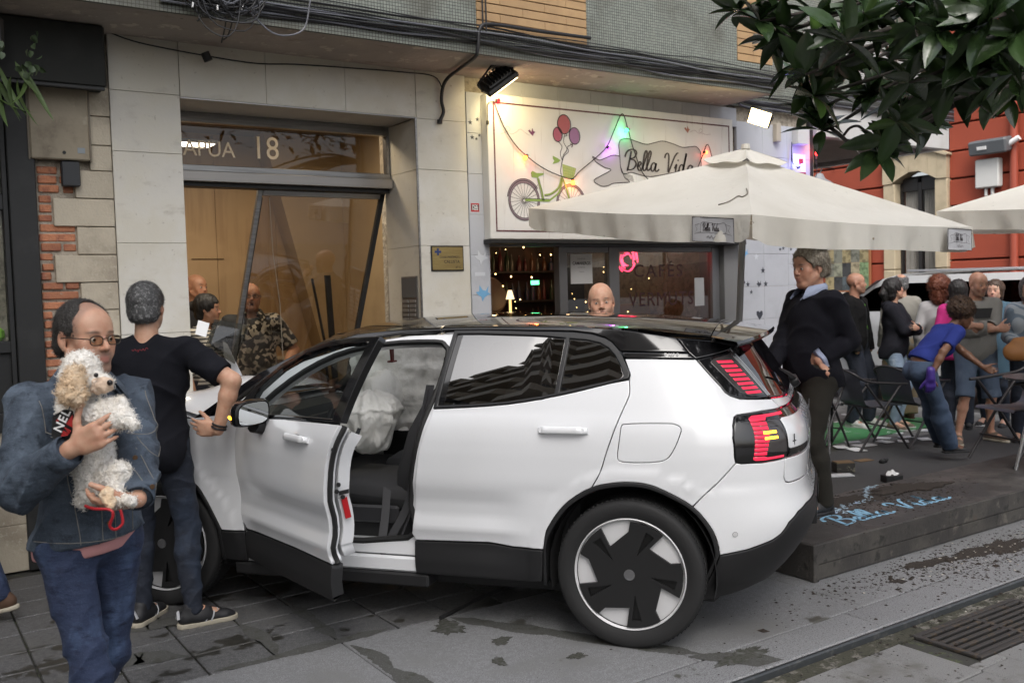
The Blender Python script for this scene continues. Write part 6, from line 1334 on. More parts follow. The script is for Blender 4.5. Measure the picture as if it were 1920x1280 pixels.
def hand(F,W,f,n,side,sc=1.,curl=(35,40,45,50),thumb=35,spread=6,k=.010):
 """five-fingered hand grown from wrist W: f points along the hand, n is the way the palm faces, side=+1 puts the thumb on cross(n, f)"""
 f=np.array(f,float);f/=np.linalg.norm(f);n=np.array(n,float);n=n-f*(n@f);n/=np.linalg.norm(n);t=np.cross(n,f)*side
 W=np.array(W,float);P=lambda a,b,c:W+sc*(f*a+t*b+n*c)
 F.cone(P(-.01,0,0),P(.02,0,0),.028*sc,.030*sc,k,flat=(n,.72));F.cone(P(.03,.020,0),P(.082,.026,0),.021*sc,.019*sc,k,flat=(n,.72));F.cone(P(.03,-.018,0),P(.078,-.028,.002),.022*sc,.018*sc,k,flat=(n,.72));F.cone(P(.03,0,0),P(.085,0,0),.024*sc,.019*sc,k,flat=(n,.70));F.cone(P(.022,.022,.008),P(.050,.032,.010),.017*sc,.015*sc,k)
 for i,(b,L,r)in enumerate(((.031,.074,.0095),(.0105,.083,.0098),(-.0105,.077,.0093),(-.031,.060,.0082))):
  p=P(.086-.004*abs(i-1.2),b,0);a0=rad(spread)*(1.5-i)*.5;d=f*math.cos(a0)+t*math.sin(a0);c=rad(curl[i])
  for j,(q,cc)in enumerate(((.46,.55),(.31,1.0),(.25,.7))):
   d=d*math.cos(c*cc)+n*math.sin(c*cc);d/=np.linalg.norm(d);nn=n-d*(n@d);e=p+d*L*q*sc;rr=r*(1-.10*j)*sc;F.cone(p,e,rr,rr*.92,.004 if j else.007);p=e
   n_=n;
 p=P(.028,.030,.006);a=rad(thumb);d=f*math.cos(a)*.8+t*math.sin(a)+n*.25;d/=np.linalg.norm(d)
 for j,(q,r)in enumerate(((.040,.0135),(.034,.0115),(.027,.0100))):
  e=p+d*q*sc;F.cone(p,e,r*sc,r*.93*sc,.006);p=e;d=d*.93+f*.22+n*.10;d/=np.linalg.norm(d)
from mathutils.bvhtree import BVHTree
def drape(o,pts,d,off=.003):
 """lay points onto a garment by casting along d from outside"""
 me=o.data;t=BVHTree.FromPolygons([v.co[:]for v in me.vertices],[p.vertices[:]for p in me.polygons]);d=Vector(d).normalized();out=[]
 for p in pts:
  h,n,_,_=t.ray_cast(Vector(p)-d*.5,d)
  if h is not None:out.append(np.array(h-d*off))
 return out
def part_of(o,name):
 return[c for c in o.children if c.name.split('.')[0]==name][0]
def hairmat(name,col,col2,sc=90,st=(1,1,.12)):return mat(name,col,.55,layers=[(sc,col2,.42,.68,3,st)],bump=[(sc*1.6,.004,st),(30,.006)])
def strands(name,V0,N0,n,length,m,parent,comb,curl=0.,width=.0011,seed=1,jitter=.4,segs=3,lift=.5):
 """short locks scattered over a scalp: thin tapered ribbons joined into one mesh"""
 r=np.random.default_rng(seed);sel=r.choice(len(V0),n,replace=n>len(V0));P=V0[sel]+r.normal(0,.001,(n,3));Nn=N0[sel];cb=comb(P,Nn);cb=cb+r.normal(0,jitter,(n,3));cb-=Nn*(cb*Nn).sum(1)[:,None];cb/=np.linalg.norm(cb,axis=1)[:,None]+1e-9
 L=length*r.uniform(.5,1.25,n)[:,None];sd=np.cross(cb,Nn);pts=[];ph=r.uniform(0,6.28,n)[:,None]
 for k in range(segs+1):
  t=k/segs;pts.append(P+cb*L*t+Nn*L*lift*t*(1-.55*t)+(sd*np.sin(ph+t*5)+Nn*np.cos(ph+t*5))*curl*t*L)
 V=np.stack([np.concatenate([p+sd*width*(1-.75*k/segs),p-sd*width*(1-.75*k/segs)],1).reshape(n,2,3)for k,p in enumerate(pts)],1).reshape(-1,3);b=np.arange(n)[:,None]*(2*(segs+1));F=[]
 for k in range(segs):F.append(np.stack([b[:,0]+2*k,b[:,0]+2*k+1,b[:,0]+2*k+3,b[:,0]+2*k+2],1))
 F=np.concatenate(F);me=bpy.data.meshes.new(name);me.vertices.add(len(V));me.vertices.foreach_set('co',V.astype(np.float32).ravel());me.loops.add(F.size);me.polygons.add(len(F));me.loops.foreach_set('vertex_index',F.ravel().astype(np.int32));me.polygons.foreach_set('loop_start',np.arange(0,F.size,4,dtype=np.int32));me.update(calc_edges=True);me.materials.append(m);me.polygons.foreach_set('use_smooth',np.ones(len(F),bool));return link(me,name,parent)
def mesh_vn(o):
 me=o.data;V=np.zeros(len(me.vertices)*3,np.float32);me.vertices.foreach_get('co',V);N=np.zeros(len(me.vertices)*3,np.float32);me.vertices.foreach_get('normal',N);return V.reshape(-1,3).astype(float),N.reshape(-1,3).astype(float)
def person(pos,heading,H=1.75,b=1.0,label='',group=None,female=False,skin=(.47,.27,.185),h=.010,lean=0.,twist=0.,side=0.,head=(0.,0.,0.),arms=None,legs=None,top=None,bottom=None,shoes=None,hair=None,beard=None,glasses=None,mouth_open=0.,sh_w=1.0,head_scale=1.0,fine=False,extra=None,pelvis=None,brow=(.05,.035,.025)):
 """one figure. arms/legs: dicts 'R'/'L' with world points wrist, elbow / ankle, knee and the foot direction; returns the person object and the joints"""
 pos=np.array(pos,float);Rz=rotz(heading);s=H/1.75;loc=lambda p:pos+Rz@(np.array(p,float)*s)
 arms=arms or{};legs=legs or{}
 pel=np.array(pelvis,float)if pelvis is not None else loc((0,0,.93));Rp=Rz
 Rc=Rz@rotz(rad(twist))@rotx(-rad(lean))@roty(rad(side))
 wa=pel+Rz@np.array([0,0,.10])*s;C_=lambda p:wa+Rc@(np.array(p,float)*s)
 fwd=Rc@np.array([0,1.,0]);up=Rc@np.array([0,0,1.]);rt=Rc@np.array([1.,0,0])
 sw=.178*sh_w*(.9 if female else 1);shz=.385
 J=dict(pel=pel,waist=wa,shR=C_((sw,-.01,shz)),shL=C_((-sw,-.01,shz)),neck=C_((0,-.015,.455)),Rc=Rc,Rz=Rz)
 hs=s**.5*head_scale;Rh=Rz@rotz(rad(head[0]))@rotx(rad(head[1]))@roty(rad(head[2]));hb_=C_((0,-.008,.487));hc=hb_+Rh@np.array([0,.022,.120])*hs
 J['head']=hc;J['Rh']=Rh;hp=lambda p:hc+Rh@(np.array(p,float)*hs);J['hp']=hp
 for sd,sx in(('R',1),('L',-1)):
  a=arms.get(sd,{});S=J['sh'+sd];la,lb=.295*s*a.get('len',1),.262*s*a.get('len',1)
  W=np.array(a['wrist'],float)if 'wrist' in a else S+Rz@np.array([sx*.07,.03,-.53])*s
  hint=np.array(a['elbow'],float)if 'elbow' in a else S+Rz@np.array([sx*.3,-.5,-.3])*s
  E,W=ik(S,W,la,lb,hint);J['el'+sd]=E;J['wr'+sd]=W
  l=legs.get(sd,{});Hj=pel+Rz@np.array([sx*.092,0,-.02])*s;A=np.array(l['ankle'],float)if 'ankle' in l else pos+Rz@np.array([sx*.11,0,.085])*s
  kh=np.array(l['knee'],float)if 'knee' in l else Hj+Rz@np.array([sx*.10,.8,-.4])*s;K,A=ik(Hj,A,.425*s,.425*s,kh);J['hip'+sd]=Hj;J['kn'+sd]=K;J['an'+sd]=A
  fd=np.array(l['foot'],float)if 'foot' in l else Rz@np.array([sx*.18,1,0]);fd=fd/np.linalg.norm(fd);J['ft'+sd]=fd
 fb=b*(.95 if female else 1.0)
 def torso(F,i,k=.05):
  F.ell(pel+Rz@np.array([0,0,.035])*s,np.array([.158*fb+(.012 if female else 0),.112*fb,.125])*s,Rz,k,infl=i)
  for sx in(1,-1):F.ell(pel+Rz@np.array([sx*.075,-.055,-.03])*s,np.array([.085,.085,.092])*s*fb**.5,Rz,.04,infl=i)
  F.ell(C_((0,.012*b,.06)),np.array([.143*fb*(.92 if female else 1),.105*fb*(1+.25*(b-1)),.15])*s,Rc,.06,infl=i)
  F.ell(C_((0,.0,.25)),np.array([.160*sh_w*fb**.6,.112*fb**.7,.185])*s,Rc,.05,infl=i)
  F.cone(C_((sw*.80,-.012,shz-.020)),C_((-sw*.80,-.012,shz-.020)),.060*s,.060*s,.05,infl=i*.6)
  for sx in(1,-1):F.cone(C_((sx*.035,-.028,.425)),C_((sx*sw*.9,-.015,shz-.004)),.030*s,.046*s,.035,infl=i*.7)
  if female:
   for sx in(1,-1):F.ell(C_((sx*.068,.078,.225)),np.array([.058,.040,.058])*s,Rc,.05,infl=i)
 def arm(F,sd,i,j=0.,k=.025,upto=1.0):
  S,E,W=J['sh'+sd],J['el'+sd],J['wr'+sd];q=s*(.86 if female else 1.)*b**.5
  F.cone(S,E,.056*q,.043*q,k,infl=i)
  if upto>=1:m_=E+(W-E)*.3;F.cone(E,m_,.043*q,.043*q,.02,infl=i+j*.5);F.cone(m_,W,.043*q,.0275*q,.02,infl=i+j)
 def leg(F,sd,i,j=0.,k=.04):
  A,K,Q=J['hip'+sd],J['kn'+sd],J['an'+sd];q=s*b**.5*(1.02 if female else 1.);F.cone(A,K,.088*q,.058*q,k,infl=i);cm=K+(Q-K)*.32-J['ft'+sd]*.012;F.cone(K,cm,.056*q,.056*q,.025,infl=i+j*.5);F.cone(cm,Q,.056*q,.037*q,.025,infl=i+j)
 allp=np.array([J[k]for k in J if k[:2]in('sh','el','wr','hi','kn','an')]+[hc+[0,0,.16],pel,hc-[0,0,.15]]+[pos+[0,0,0]]);ext=.24;lo,hi=allp.min(0)-ext,allp.max(0)+ext;lo[2]=min(J['anR'][2],J['anL'][2])-.10
 F=Field(lo,hi,h);torso(F,-.012)
 F.cone(C_((0,-.02,.43)),hp((0,-.018,-.065)),.058*s*b**.4*(.86 if female else 1),.054*hs*b**.3*(.86 if female else 1),.03)
 for sd in 'RL':arm(F,sd,0);leg(F,sd,-.010)
 for sd,sx in(('R',1),('L',-1)):
  A=J['an'+sd];fd=J['ft'+sd];F.cone(A,A+fd*.10*s+[0,0,-.045*s],.036*s,.030*s,.02);F.cone(A+fd*.10*s+[0,0,-.045*s],A+fd*.15*s+[0,0,-.055*s],.030*s,.022*s,.02)
  a=arms.get(sd,{});f=J['wr'+sd]-J['el'+sd];f=f/np.linalg.norm(f)
  hd=a.get('hand',{});hf=np.array(hd.get('f',f),float);hn=np.array(hd.get('n',Rz@np.array([-sx,.2,0])),float);F_s=s*(.88 if female else 1.)
  if not a.get('hidden'):
   nn=hn-hf*(hn@hf)/(hf@hf);tdir=np.cross(nn,hf);want=np.array(hd.get('thumb_to',Rz@np.array([0,1.,.4])),float);sg_=1 if tdir@want>0 else-1
   hand(F,J['wr'+sd]+hf/np.linalg.norm(hf)*.012,hf,hn,sg_,F_s,hd.get('curl',(38,42,46,50)),hd.get('thumb',35),hd.get('spread',6))
 g=hs
 E_=lambda c,r,k,op='add':F.ell(hp(c),np.array(r)*g,Rh,k*g,op);K_=lambda a,b_,ra,rb,k,op='add':F.cone(hp(a),hp(b_),ra*g,rb*g,k*g,op)
 E_((0,-.012,.036),(.076,.096,.086),.03);E_((0,.030,-.045),(.057,.062,.076),.035);E_((0,.030,.035),(.064,.062,.06),.03)
 for sx in(1,-1):K_((sx*.054,.005,-.052),(sx*.022,.062,-.098),.021,.020,.025);K_((sx*.046,.058,-.018),(sx*.034,.066,-.045),.022,.022,.02)
 K_((-.012,.074,-.100),(.012,.074,-.100),.0185,.0185,.02);K_((-.034,.080,.020),(.034,.080,.020),.0125,.0125,.012)
 for sx in(1,-1):E_((sx*.0315,.098,.002),(.017,.014,.012),.012,'sub');E_((sx*.0315,.0775,.003),(.0165,.0108,.0118),.004)
 K_((0,.088,.012),(0,.1105,-.026),.0075,.0118,.008)
 for sx in(1,-1):E_((sx*.0115,.100,-.031),(.0085,.010,.0078),.006)
 E_((0,.080,-.063),(.030,.020,.022),.012)
 if mouth_open>0:E_((0,.103,-.068),(.016,.022,.006+.011*mouth_open),.005,'sub');K_((-.018,.092,-.056),(.018,.092,-.056),.0062,.0062,.004);K_((-.016,.088,-.078-.010*mouth_open),(.016,.088,-.078-.010*mouth_open),.0075,.0075,.004)
 else:K_((-.017,.0945,-.0585),(.017,.0945,-.0585),.0060,.0060,.004);K_((-.014,.0925,-.0715),(.014,.0925,-.0715),.0075,.0075,.004);K_((-.024,.101,-.0648),(.024,.101,-.0648),.0024,.0024,.003,'sub')
 for sx in(1,-1):
  E_((sx*.0785,-.012,-.002),(.0085,.021,.033),.005);E_((sx*.0865,-.006,.002),(.006,.012,.020),.004,'sub');E_((sx*.077,-.004,-.032),(.007,.010,.011),.004)
 skin=np.array(skin)
 def tint(V):
  L=(V-hc)@Rh/hs;c=np.repeat(skin[None],len(V),0);x,y,z=L.T;near=(np.abs(x)<.11)&(np.abs(y)<.16)&(np.abs(z)<.16)
  g_=lambda cx,cy,cz,r:np.exp(-(((x-cx)**2+(y-cy)**2+(z-cz)**2)/r**2))*near
  m_=np.clip(np.exp(-((x/.021)**4+((z+.0645)/.0135)**4))*(y>.078)*near,0,1)[:,None];c=c*(1-m_*.75)+np.array([.36,.13,.11])*skin/np.array([.47,.27,.185])*m_*.75
  ch=np.clip(g_(.045,.07,-.025,.03)+g_(-.045,.07,-.025,.03)+g_(0,.11,-.025,.018)+.8*g_(.08,-.01,0,.03)+.8*g_(-.08,-.01,0,.03),0,1)[:,None]*.35;c=c*(1-ch)+c*np.array([1.12,.80,.76])*ch
  if mouth_open>0:mm=np.clip(np.exp(-((x/.014)**4+((z+.068)/(.008+.010*mouth_open))**4))*(y<.094)*(y>.04)*near,0,1)[:,None];c=c*(1-mm)+np.array([.05,.01,.01])*mm
  eb=0
  for sx in(1,-1):eb=eb+np.exp(-(((x-sx*.033)/.019)**4+((z-.0235-.0025*np.cos((x-sx*.033)*90))/.0042)**2))*(y>.06)*near
  eb=np.clip(eb,0,1)[:,None]*.92;c=c*(1-eb)+np.array(brow)*eb
  if beard:
   bz=beard.get('zone','full');m1=np.clip(1-np.abs(x)/.082,0,1)*0+sst((-.030-z-(.02 if bz=='full' else 0)*0)/.02)*sst((y-(-.01 if bz=='full' else.06))/.02)*sst((z+.135)/.02)
   if bz=='goatee':m1=m1*(np.abs(x)<.036)*sst((.036-np.abs(x))/.008)
   m1=m1*(1-np.exp(-((x/.019)**4+((z+.0645)/.009)**4)))*(near);m1=np.clip(m1,0,1)[:,None]*beard.get('amt',.5);c=c*(1-m1)+np.array(beard['col'])*m1
  if hair and hair.get('stubble'):
   m2=(sst((z-.01+.35*(y))/.03)*(1-sst((y-hair.get('line',.05))/.02))*near)[:,None]*hair['stubble'];c=c*(1-m2)+np.array(hair['col'])*m2
  return np.clip(c,.004,1)
 body=net_obj(F,'person',M_skin,None,1,tint);tag(body,label,'person',group)
 M_eye=mat('eye white',(.55,.52,.49),.15);M_iris=mat('eye iris',(.04,.022,.012),.1)
 for sx in(1,-1):
  c=hp((sx*.0315,.0815,.0005));e=MB();e.lathe([(0,-.0098*hs),(.006*hs,-.008*hs),(.0098*hs,0),(.006*hs,.0078*hs),(0,.0098*hs)],12,M=Matrix.Translation(c.tolist()));eo=e.build('eye',M_eye,body,90);gz=Rh@np.array([0,1.,0]);e=MB();e.tube([c+gz*.0080*hs,c+gz*.0102*hs],.0050*hs,10);e.build('iris',M_iris,eo,60)
 if bottom:
  i=bottom.get('ease',.008);j=bottom.get('flare',.010);F=Field(lo,hi,max(h,.007)if fine else h)
  F.ell(pel+Rz@np.array([0,0,.035])*s,np.array([.158*fb+(.012 if female else 0),.112*fb,.125])*s,Rz,.03,infl=i)
  for sx in(1,-1):F.ell(pel+Rz@np.array([sx*.075,-.055,-.03])*s,np.array([.085,.085,.092])*s*fb**.5,Rz,.04,infl=i)
  for sd in 'RL':leg(F,sd,i,j)
  if bottom.get('fold',1):F.disp(folds(int(pos[0]*1000)%97,.0035*bottom.get('fold',1),bottom.get('freq',1.0)))
  X,Y,Z=F.axes()
  zt=bottom.get('top',.075);n_=Rz@np.array([0,0,1.]);F.plane(pel+n_*zt*s,n_)
  if 'cut' in bottom:
   for sd in 'RL':
    K,A=J['kn'+sd],J['hip'+sd];F.plane(A+(K-A)*bottom['cut'],(K-A))
  else:
   for sd in 'RL':
    Q=J['an'+sd];K=J['kn'+sd];n2=Q-K;n2=n2/np.linalg.norm(n2);p=Q+n2*bottom.get('len',.03)*s;X,Y,Z=F.axes();m_=((X-Q[0])**2+(Y-Q[1])**2+(Z-Q[2])**2)<.16**2;pl=((X-p[0])*n2[0]+(Y-p[1])*n2[1]+(Z-p[2])*n2[2]);F.d[m_]=np.maximum(F.d,pl.astype(np.float32))[m_]
  net_obj(F,bottom.get('name','trousers'),bottom['mat'],body,1)
 for t in(top or[]):
  i=t.get('ease',.012);F=Field(lo,hi,max(h,.006)if fine else h);torso(F,i,.06);sl_=t.get('sleeve',1.0)
  for sd in 'RL':
   if t.get('arms',True)is False:continue
   S,E,W=J['sh'+sd],J['el'+sd],J['wr'+sd];q=s*(.86 if female else 1.)*b**.5;sj=t.get('slim',.004)
   if sl_<=.5:e=S+(E-S)*sl_*2;r1=.056+(.049-.056)*sl_*2;F.cone(S,S+(E-S)*(sl_*2),.055*q,r1*q,.03,infl=i*.75+.004)
   else:
    F.cone(S,E,.054*q,.043*q,.03,infl=i*.75);m_=E+(W-E)*.3;u=min(1.,(sl_-.5)*2);end=E+(W-E)*u;F.cone(E,m_,.043*q,.043*q,.02,infl=i*.75);F.cone(m_,end,.043*q,(.043+(.030-.043)*(u-.3)/.7)*q,.02,infl=i*.75)
  if t.get('fold',1):F.disp(folds(int(pos[1]*1000)%89+3,.0040*t.get('fold',1),t.get('freq',1.0)))
  for sd in 'RL':
   if t.get('arms',True)is False:continue
   S,E,W=J['sh'+sd],J['el'+sd],J['wr'+sd];(a,b_)=(S,E)if sl_<=.5 else(E,W);u=sl_*2 if sl_<=.5 else(sl_-.5)*2;p=a+(b_-a)*u;n2=(b_-a)/np.linalg.norm(b_-a);X,Y,Z=F.axes();m_=((X-p[0])**2+(Y-p[1])**2+(Z-p[2])**2)<(.085*s)**2
   pl=((X-p[0])*n2[0]+(Y-p[1])*n2[1]+(Z-p[2])*n2[2]);m_=m_&(pl>-.02);F.d[m_]=np.maximum(F.d,pl.astype(np.float32))[m_]
  hem=t.get('hem',-.08);hn=Rz@np.array([t.get('hem_side',0.),t.get('hem_front',0.),-1.]);hem_p=pel+Rz@np.array([0,0,hem])*s
  if lean>30:hn=-(up*.6+np.array([0,0,.4]));hem_p=wa+up*(hem+.0)*s
  if t.get('skirt'):
   F.cone(pel+Rz@np.array([0,0,.05])*s,pel+Rz@np.array([0,0,hem-.05])*s,(.165*fb)*s,(.165*fb+t['skirt'])*s,.05,infl=i,flat=(Rz@np.array([0,1.,0]),.74))
  F.plane(hem_p,hn)
  nk=t.get('neck',.030);c=C_((0,.018,.475));F.ell(c,np.array([.062+nk*.4,.066+nk*.5,.035+nk])*s,Rc,.006,'sub')
  if t.get('vneck'):F.cone(C_((0,.10,.46)),C_((0,.135,.46-t['vneck'])),.050*s,.006*s,.006,'sub')
  if t.get('open'):
   X,Y,Z=F.axes();V_=[X-wa[0],Y-wa[1],Z-wa[2]];lx=V_[0]*Rc[0,0]+V_[1]*Rc[1,0]+V_[2]*Rc[2,0];ly=V_[0]*Rc[0,1]+V_[1]*Rc[1,1]+V_[2]*Rc[2,1];lz=V_[0]*Rc[0,2]+V_[1]*Rc[1,2]+V_[2]*Rc[2,2];m_=(np.abs(lx)<t['open']*(1+.0*lz))&(ly>.02);F.d[m_]=np.maximum(F.d[m_],.02)
  net_obj(F,t['name'],t['mat'],body,1)
  if t.get('collar'):
   G=[];cz=t.get('cz',.0)
   for a in np.linspace(-2.55,2.55,25):
    r0=.066*s;cx,cy=math.sin(a),-math.cos(a);q=(abs(a)/2.55)**4;o=Rc@np.array([cx*r0*1.08,cy*r0*1.12,0]);p=C_((0,.004,.478+cz-.030*(abs(a)/2.55)**2));ot=t.get('cw',1.62)+.35*q;G.append([p+o*.98-up*.01*s,p+o*.99+up*.030*s,p+o*1.12+up*.036*s,p+o*(1.3+.1*q)+up*.018*s+fwd*.012*q,p+o*ot-up*(.012+.030*q)*s+fwd*.030*q,p+o*(ot-.05)-up*(.018+.032*q)*s+fwd*.026*q,p+o*1.15+up*.012*s])
   cb=MB();cb.grid(G);cb.build('collar',t.get('collar_mat',t['mat']),body,60)
  if t.get('hood'):
   F=Field(lo,hi,h);F.ell(C_((0,-.085,.43)),np.array([.115,.07,.085])*s,Rc,.02);F.cone(C_((.085,-.03,.44)),C_((-.085,-.03,.44)),.03*s,.03*s,.03);F.ell(C_((0,.02,.49)),np.array([.075,.085,.09])*s,Rc,.01,'sub');F.disp(folds(5,.004));net_obj(F,'hood',t['mat'],body,1)
 if shoes:
  for sd in 'RL':
   A,fd=J['an'+sd],J['ft'+sd];l=legs.get(sd,{});tip=l.get('pitch',0.);up_=np.array([0,0,1.]);f2=fd*math.cos(rad(tip))+up_*math.sin(rad(tip));u2=np.cross(np.cross(f2,up_),f2);u2/=np.linalg.norm(u2);q=s*(.9 if female else 1.);B=A-u2*.085*s;P=lambda a,b_,c=0:B+f2*a*q+u2*b_*q+np.cross(f2,u2)*c*q
   F=Field(B-.3,B+.3,max(.004,h*.6));F.cone(P(-.045,.045),P(.03,.045),.036*q,.040*q,.02,flat=(u2,1.0));F.cone(P(.03,.045),P(.155,.030,.004),.042*q,.036*q,.03,flat=(u2,.80));F.cone(P(.155,.028,.004),P(.185,.022,.006),.034*q,.026*q,.02,flat=(u2,.8));F.cone(P(-.035,.06),P(-.02,.095),.034*q,.036*q,.02);F.cone(P(0,.06),P(.06,.062),.036*q,.034*q,.02);F.plane(P(0,.012),-u2);F.cone(P(-.012,.13),P(-.006,.095),.028*q,.026*q,.006,'sub');so=net_obj(F,'shoe',shoes['mat'],body,1)
   F=Field(B-.3,B+.3,max(.004,h*.6));F.cone(P(-.048,.012),P(.04,.012),.040*q,.040*q,.02,flat=(u2,3));F.cone(P(.04,.012),P(.165,.012,.004),.042*q,.042*q,.02,flat=(u2,3));F.cone(P(.165,.012,.004),P(.192,.012,.005),.036*q,.030*q,.02,flat=(u2,3));F.plane(P(0,.024),u2);F.plane(P(0,.0),-u2);net_obj(F,'sole',shoes.get('sole',shoes['mat']),so,1)
   if shoes.get('detail'):
    wm=shoes['detail'];e=MB()
    for c in(-1,1):
     for a in(.045,.075):e.tube([P(a,.020,c*.041),P(a+.012,.045,c*.041),P(a+.02,.066,c*.028)],.0045*q,5)
    e.tube([P(-.082,.05,-.016),P(-.080,.085,0),P(-.082,.05,.016)],.008*q,6)
    for a in(.055,.075,.095,.115):e.tube([P(a,.078-.22*(a-.05),-.02),P(a+.004,.083-.22*(a-.05),0),P(a,.078-.22*(a-.05),.02)],.004*q,5)
    e.build('laces',wm,so,60)
 if hair and hair.get('style'):
  st=hair['style'];hm=hair['mat'];th=hair.get('thick',.012);F=Field(hc-.30,hc+.30,hair.get('h',max(.005,h*.6)))
  E2=lambda c,r,k,op='add':F.ell(hp(c),np.array(r)*hs,Rh,k*hs,op)
  E2((0,-.016,.038),(.076+th,.096+th,.086+th*1.1),.01)
  if st in('short','rim','receding'):
   E2((0,-.05,-.02),(.070+th*.7,.062+th,.070),.02)
   E2((0,.100,-.012),(.095,.085,.090),.012,'sub')
   E2((0,-.02,-.115),(.12,.12,.055),.01,'sub')
   for sx in(1,-1):E2((sx*.085,.012,-.03),(.03,.034,.042),.008,'sub')
   if st=='receding':E2((0,.075,.105),(.052,.075,.045),.012,'sub');[E2((sx*.05,.085,.075),(.03,.05,.05),.012,'sub')for sx in(1,-1)]
   if st=='rim':E2((0,.02,.125),(.068,.15,.075),.01,'sub')
  elif st in('long','bob','pony','bun'):
   dz={'long':-.17,'bob':-.085,'pony':-.05,'bun':-.04}[st];F.cone(hp((0,-.055,.03)),hp((0,-.062,dz)),(.078+th)*hs,(.062+th)*hs,.03,flat=(Rh@np.array([0,1.,0]),.75));
   if st in('long','bob'):[F.cone(hp((sx*.066,.0,.02)),hp((sx*.068,.0,dz*.85)),.032*hs,.026*hs,.03)for sx in(1,-1)]
   E2((0,.105,-.025),(.066,.085,.085),.012,'sub')
   if st=='pony':F.cone(hp((0,-.115,.045)),hp((0,-.15,-.02)),.032*hs,.040*hs,.02);F.cone(hp((0,-.15,-.02)),hp((0,-.125,-.14)),.040*hs,.018*hs,.02)
   if st=='bun':E2((0,-.135,.02),(.05,.045,.045),.02)
  elif st in('curly','afro'):
   q=.035 if st=='curly' else.03;E2((0,-.03,.05),(.085+q,.095+q,.085+q),.02)
   if st=='curly':F.cone(hp((0,-.06,.02)),hp((0,-.07,-.12)),.11*hs,.085*hs,.04)
   E2((0,.115,-.030),(.070,.090,.088),.012,'sub');E2((0,-.0,-.20),(.2,.2,.09),.02,'sub')if st=='afro' else None
  fr=hair.get('freq',95);am=hair.get('amp',.003);ph=len(label)%7
  if st in('curly','afro'):F.disp(lambda x,y,z:-.010*np.sin(72*x+2*np.sin(40*z)+ph)*np.sin(66*y+2*np.sin(37*x))*np.sin(70*z+1.5*np.sin(45*y))-.005*np.sin(150*x+90*z)*np.sin(140*y-100*z))
  else:F.disp(lambda x,y,z:-am*(np.sin(fr*x+3*np.sin(31*z)+ph)*np.sin(fr*y+2.5*np.sin(29*x))+.6*np.sin(fr*1.7*(x-y)+fr*.4*z)))
  ho=net_obj(F,'hair',hm,body,1)
  if hair.get('strands'):
   V,N=mesh_vn(ho);k=((V-hc)*N).sum(1)>0;V,N=V[k],N[k];cd_=Rh@np.array(hair.get('comb',(0,-.5,-.8)),float)
   strands('hair',V,N,hair['strands'],hair.get('slen',.02),hair.get('smat',hm),body,lambda P,n_:np.repeat(cd_[None],len(P),0)+.5*np.sin(P*60),hair.get('scurl',.12),hair.get('sw',.0011),3,hair.get('jit',.5),3,hair.get('lift',.35))
 if glasses:
  gm=glasses['mat'];e=MB();
  for sx in(1,-1):
   pts=[hp((sx*.033+.0235*np.sign(math.cos(a))*abs(math.cos(a))**.7,.104,-.002+.0155*np.sign(math.sin(a))*abs(math.sin(a))**.75))for a in np.linspace(0,6.283,21)[:-1]];e.tube(pts,glasses.get('w',.0016),5,closed=True);e.tube([hp((sx*.057,.103,.004)),hp((sx*.075,.085,.006)),hp((sx*.082,.0,.006)),hp((sx*.080,-.03,-.004))],glasses.get('w',.0016)*1.1,5)
  e.tube([hp((-.010,.105,.003)),hp((0,.109,.006)),hp((.010,.105,.003))],glasses.get('w',.0016),5);go=e.build('glasses',gm,body,60)
  for sx in(1,-1):
   e=MB();e.add([hp((sx*.033+.0228*np.sign(math.cos(a))*abs(math.cos(a))**.7,.1042,-.002+.0148*np.sign(math.sin(a))*abs(math.sin(a))**.75))for a in np.linspace(0,6.283,21)[:-1]],[tuple(range(20))]);e.build('lens',glasses['lens'],go)
 return body,J
# ================================================================== the people
IR=np.array([.831,-.556,0.]);FWD=np.array([.556,.830,0.])
def px(x,y,dep):
 r,u,f=cam_axes();return np.array([0,0,CAMH])+dep*(f+r*(x-960)/FPX-u*(y-640)/FPX)
def head_for(d):d=np.array(d,float);return math.atan2(-d[0],d[1])
M_denim=mat('washed denim jacket',(.036,.050,.072),.85,layers=[(9,(.085,.112,.150),.45,.70,8,(1,1,.6)),(30,(.020,.029,.044),.50,.68,6),(500,(.11,.14,.18),.58,.72,2)],bump=[(600,.0007),(16,.010,(1,1,1.8),5),(45,.004)])
M_jean=mat('blue jeans',(.016,.027,.066),.85,layers=[(7,(.060,.095,.18),.48,.72,8,(1,1,.5)),(24,(.010,.017,.046),.5,.68,6,(.7,.7,1.6)),(500,(.07,.10,.17),.58,.74,2)],bump=[(600,.0007),(14,.012,(.8,.8,1.8),5),(40,.004)])
M_djean=mat('dark jeans',(.010,.014,.025),.85,layers=[(5,(.018,.028,.050),.5,.7,5),(400,(.04,.05,.08),.64,.76,2)],bump=[(420,.0008),(22,.005,(1,1,2),4)])
M_ljean=mat('light blue jeans',(.25,.33,.43),.85,layers=[(5,(.17,.23,.33),.48,.7,5),(9,(.35,.42,.5),.55,.72,4)],bump=[(300,.001),(20,.006,(1,1,2),4)])
M_btee=cloth('navy black jersey',(.0065,.007,.0105),.9,500,[(6,(.010,.0105,.015),.45,.7,4)],.006)
M_hblack=hairmat('black hair',(.010,.009,.009),(.028,.026,.025));M_hgrey=hairmat('salt and pepper hair',(.045,.045,.046),(.27,.27,.27),150,(1,1,.5));M_hdark=hairmat('dark receding hair',(.018,.015,.013),(.05,.045,.04),140,(1,1,.6))
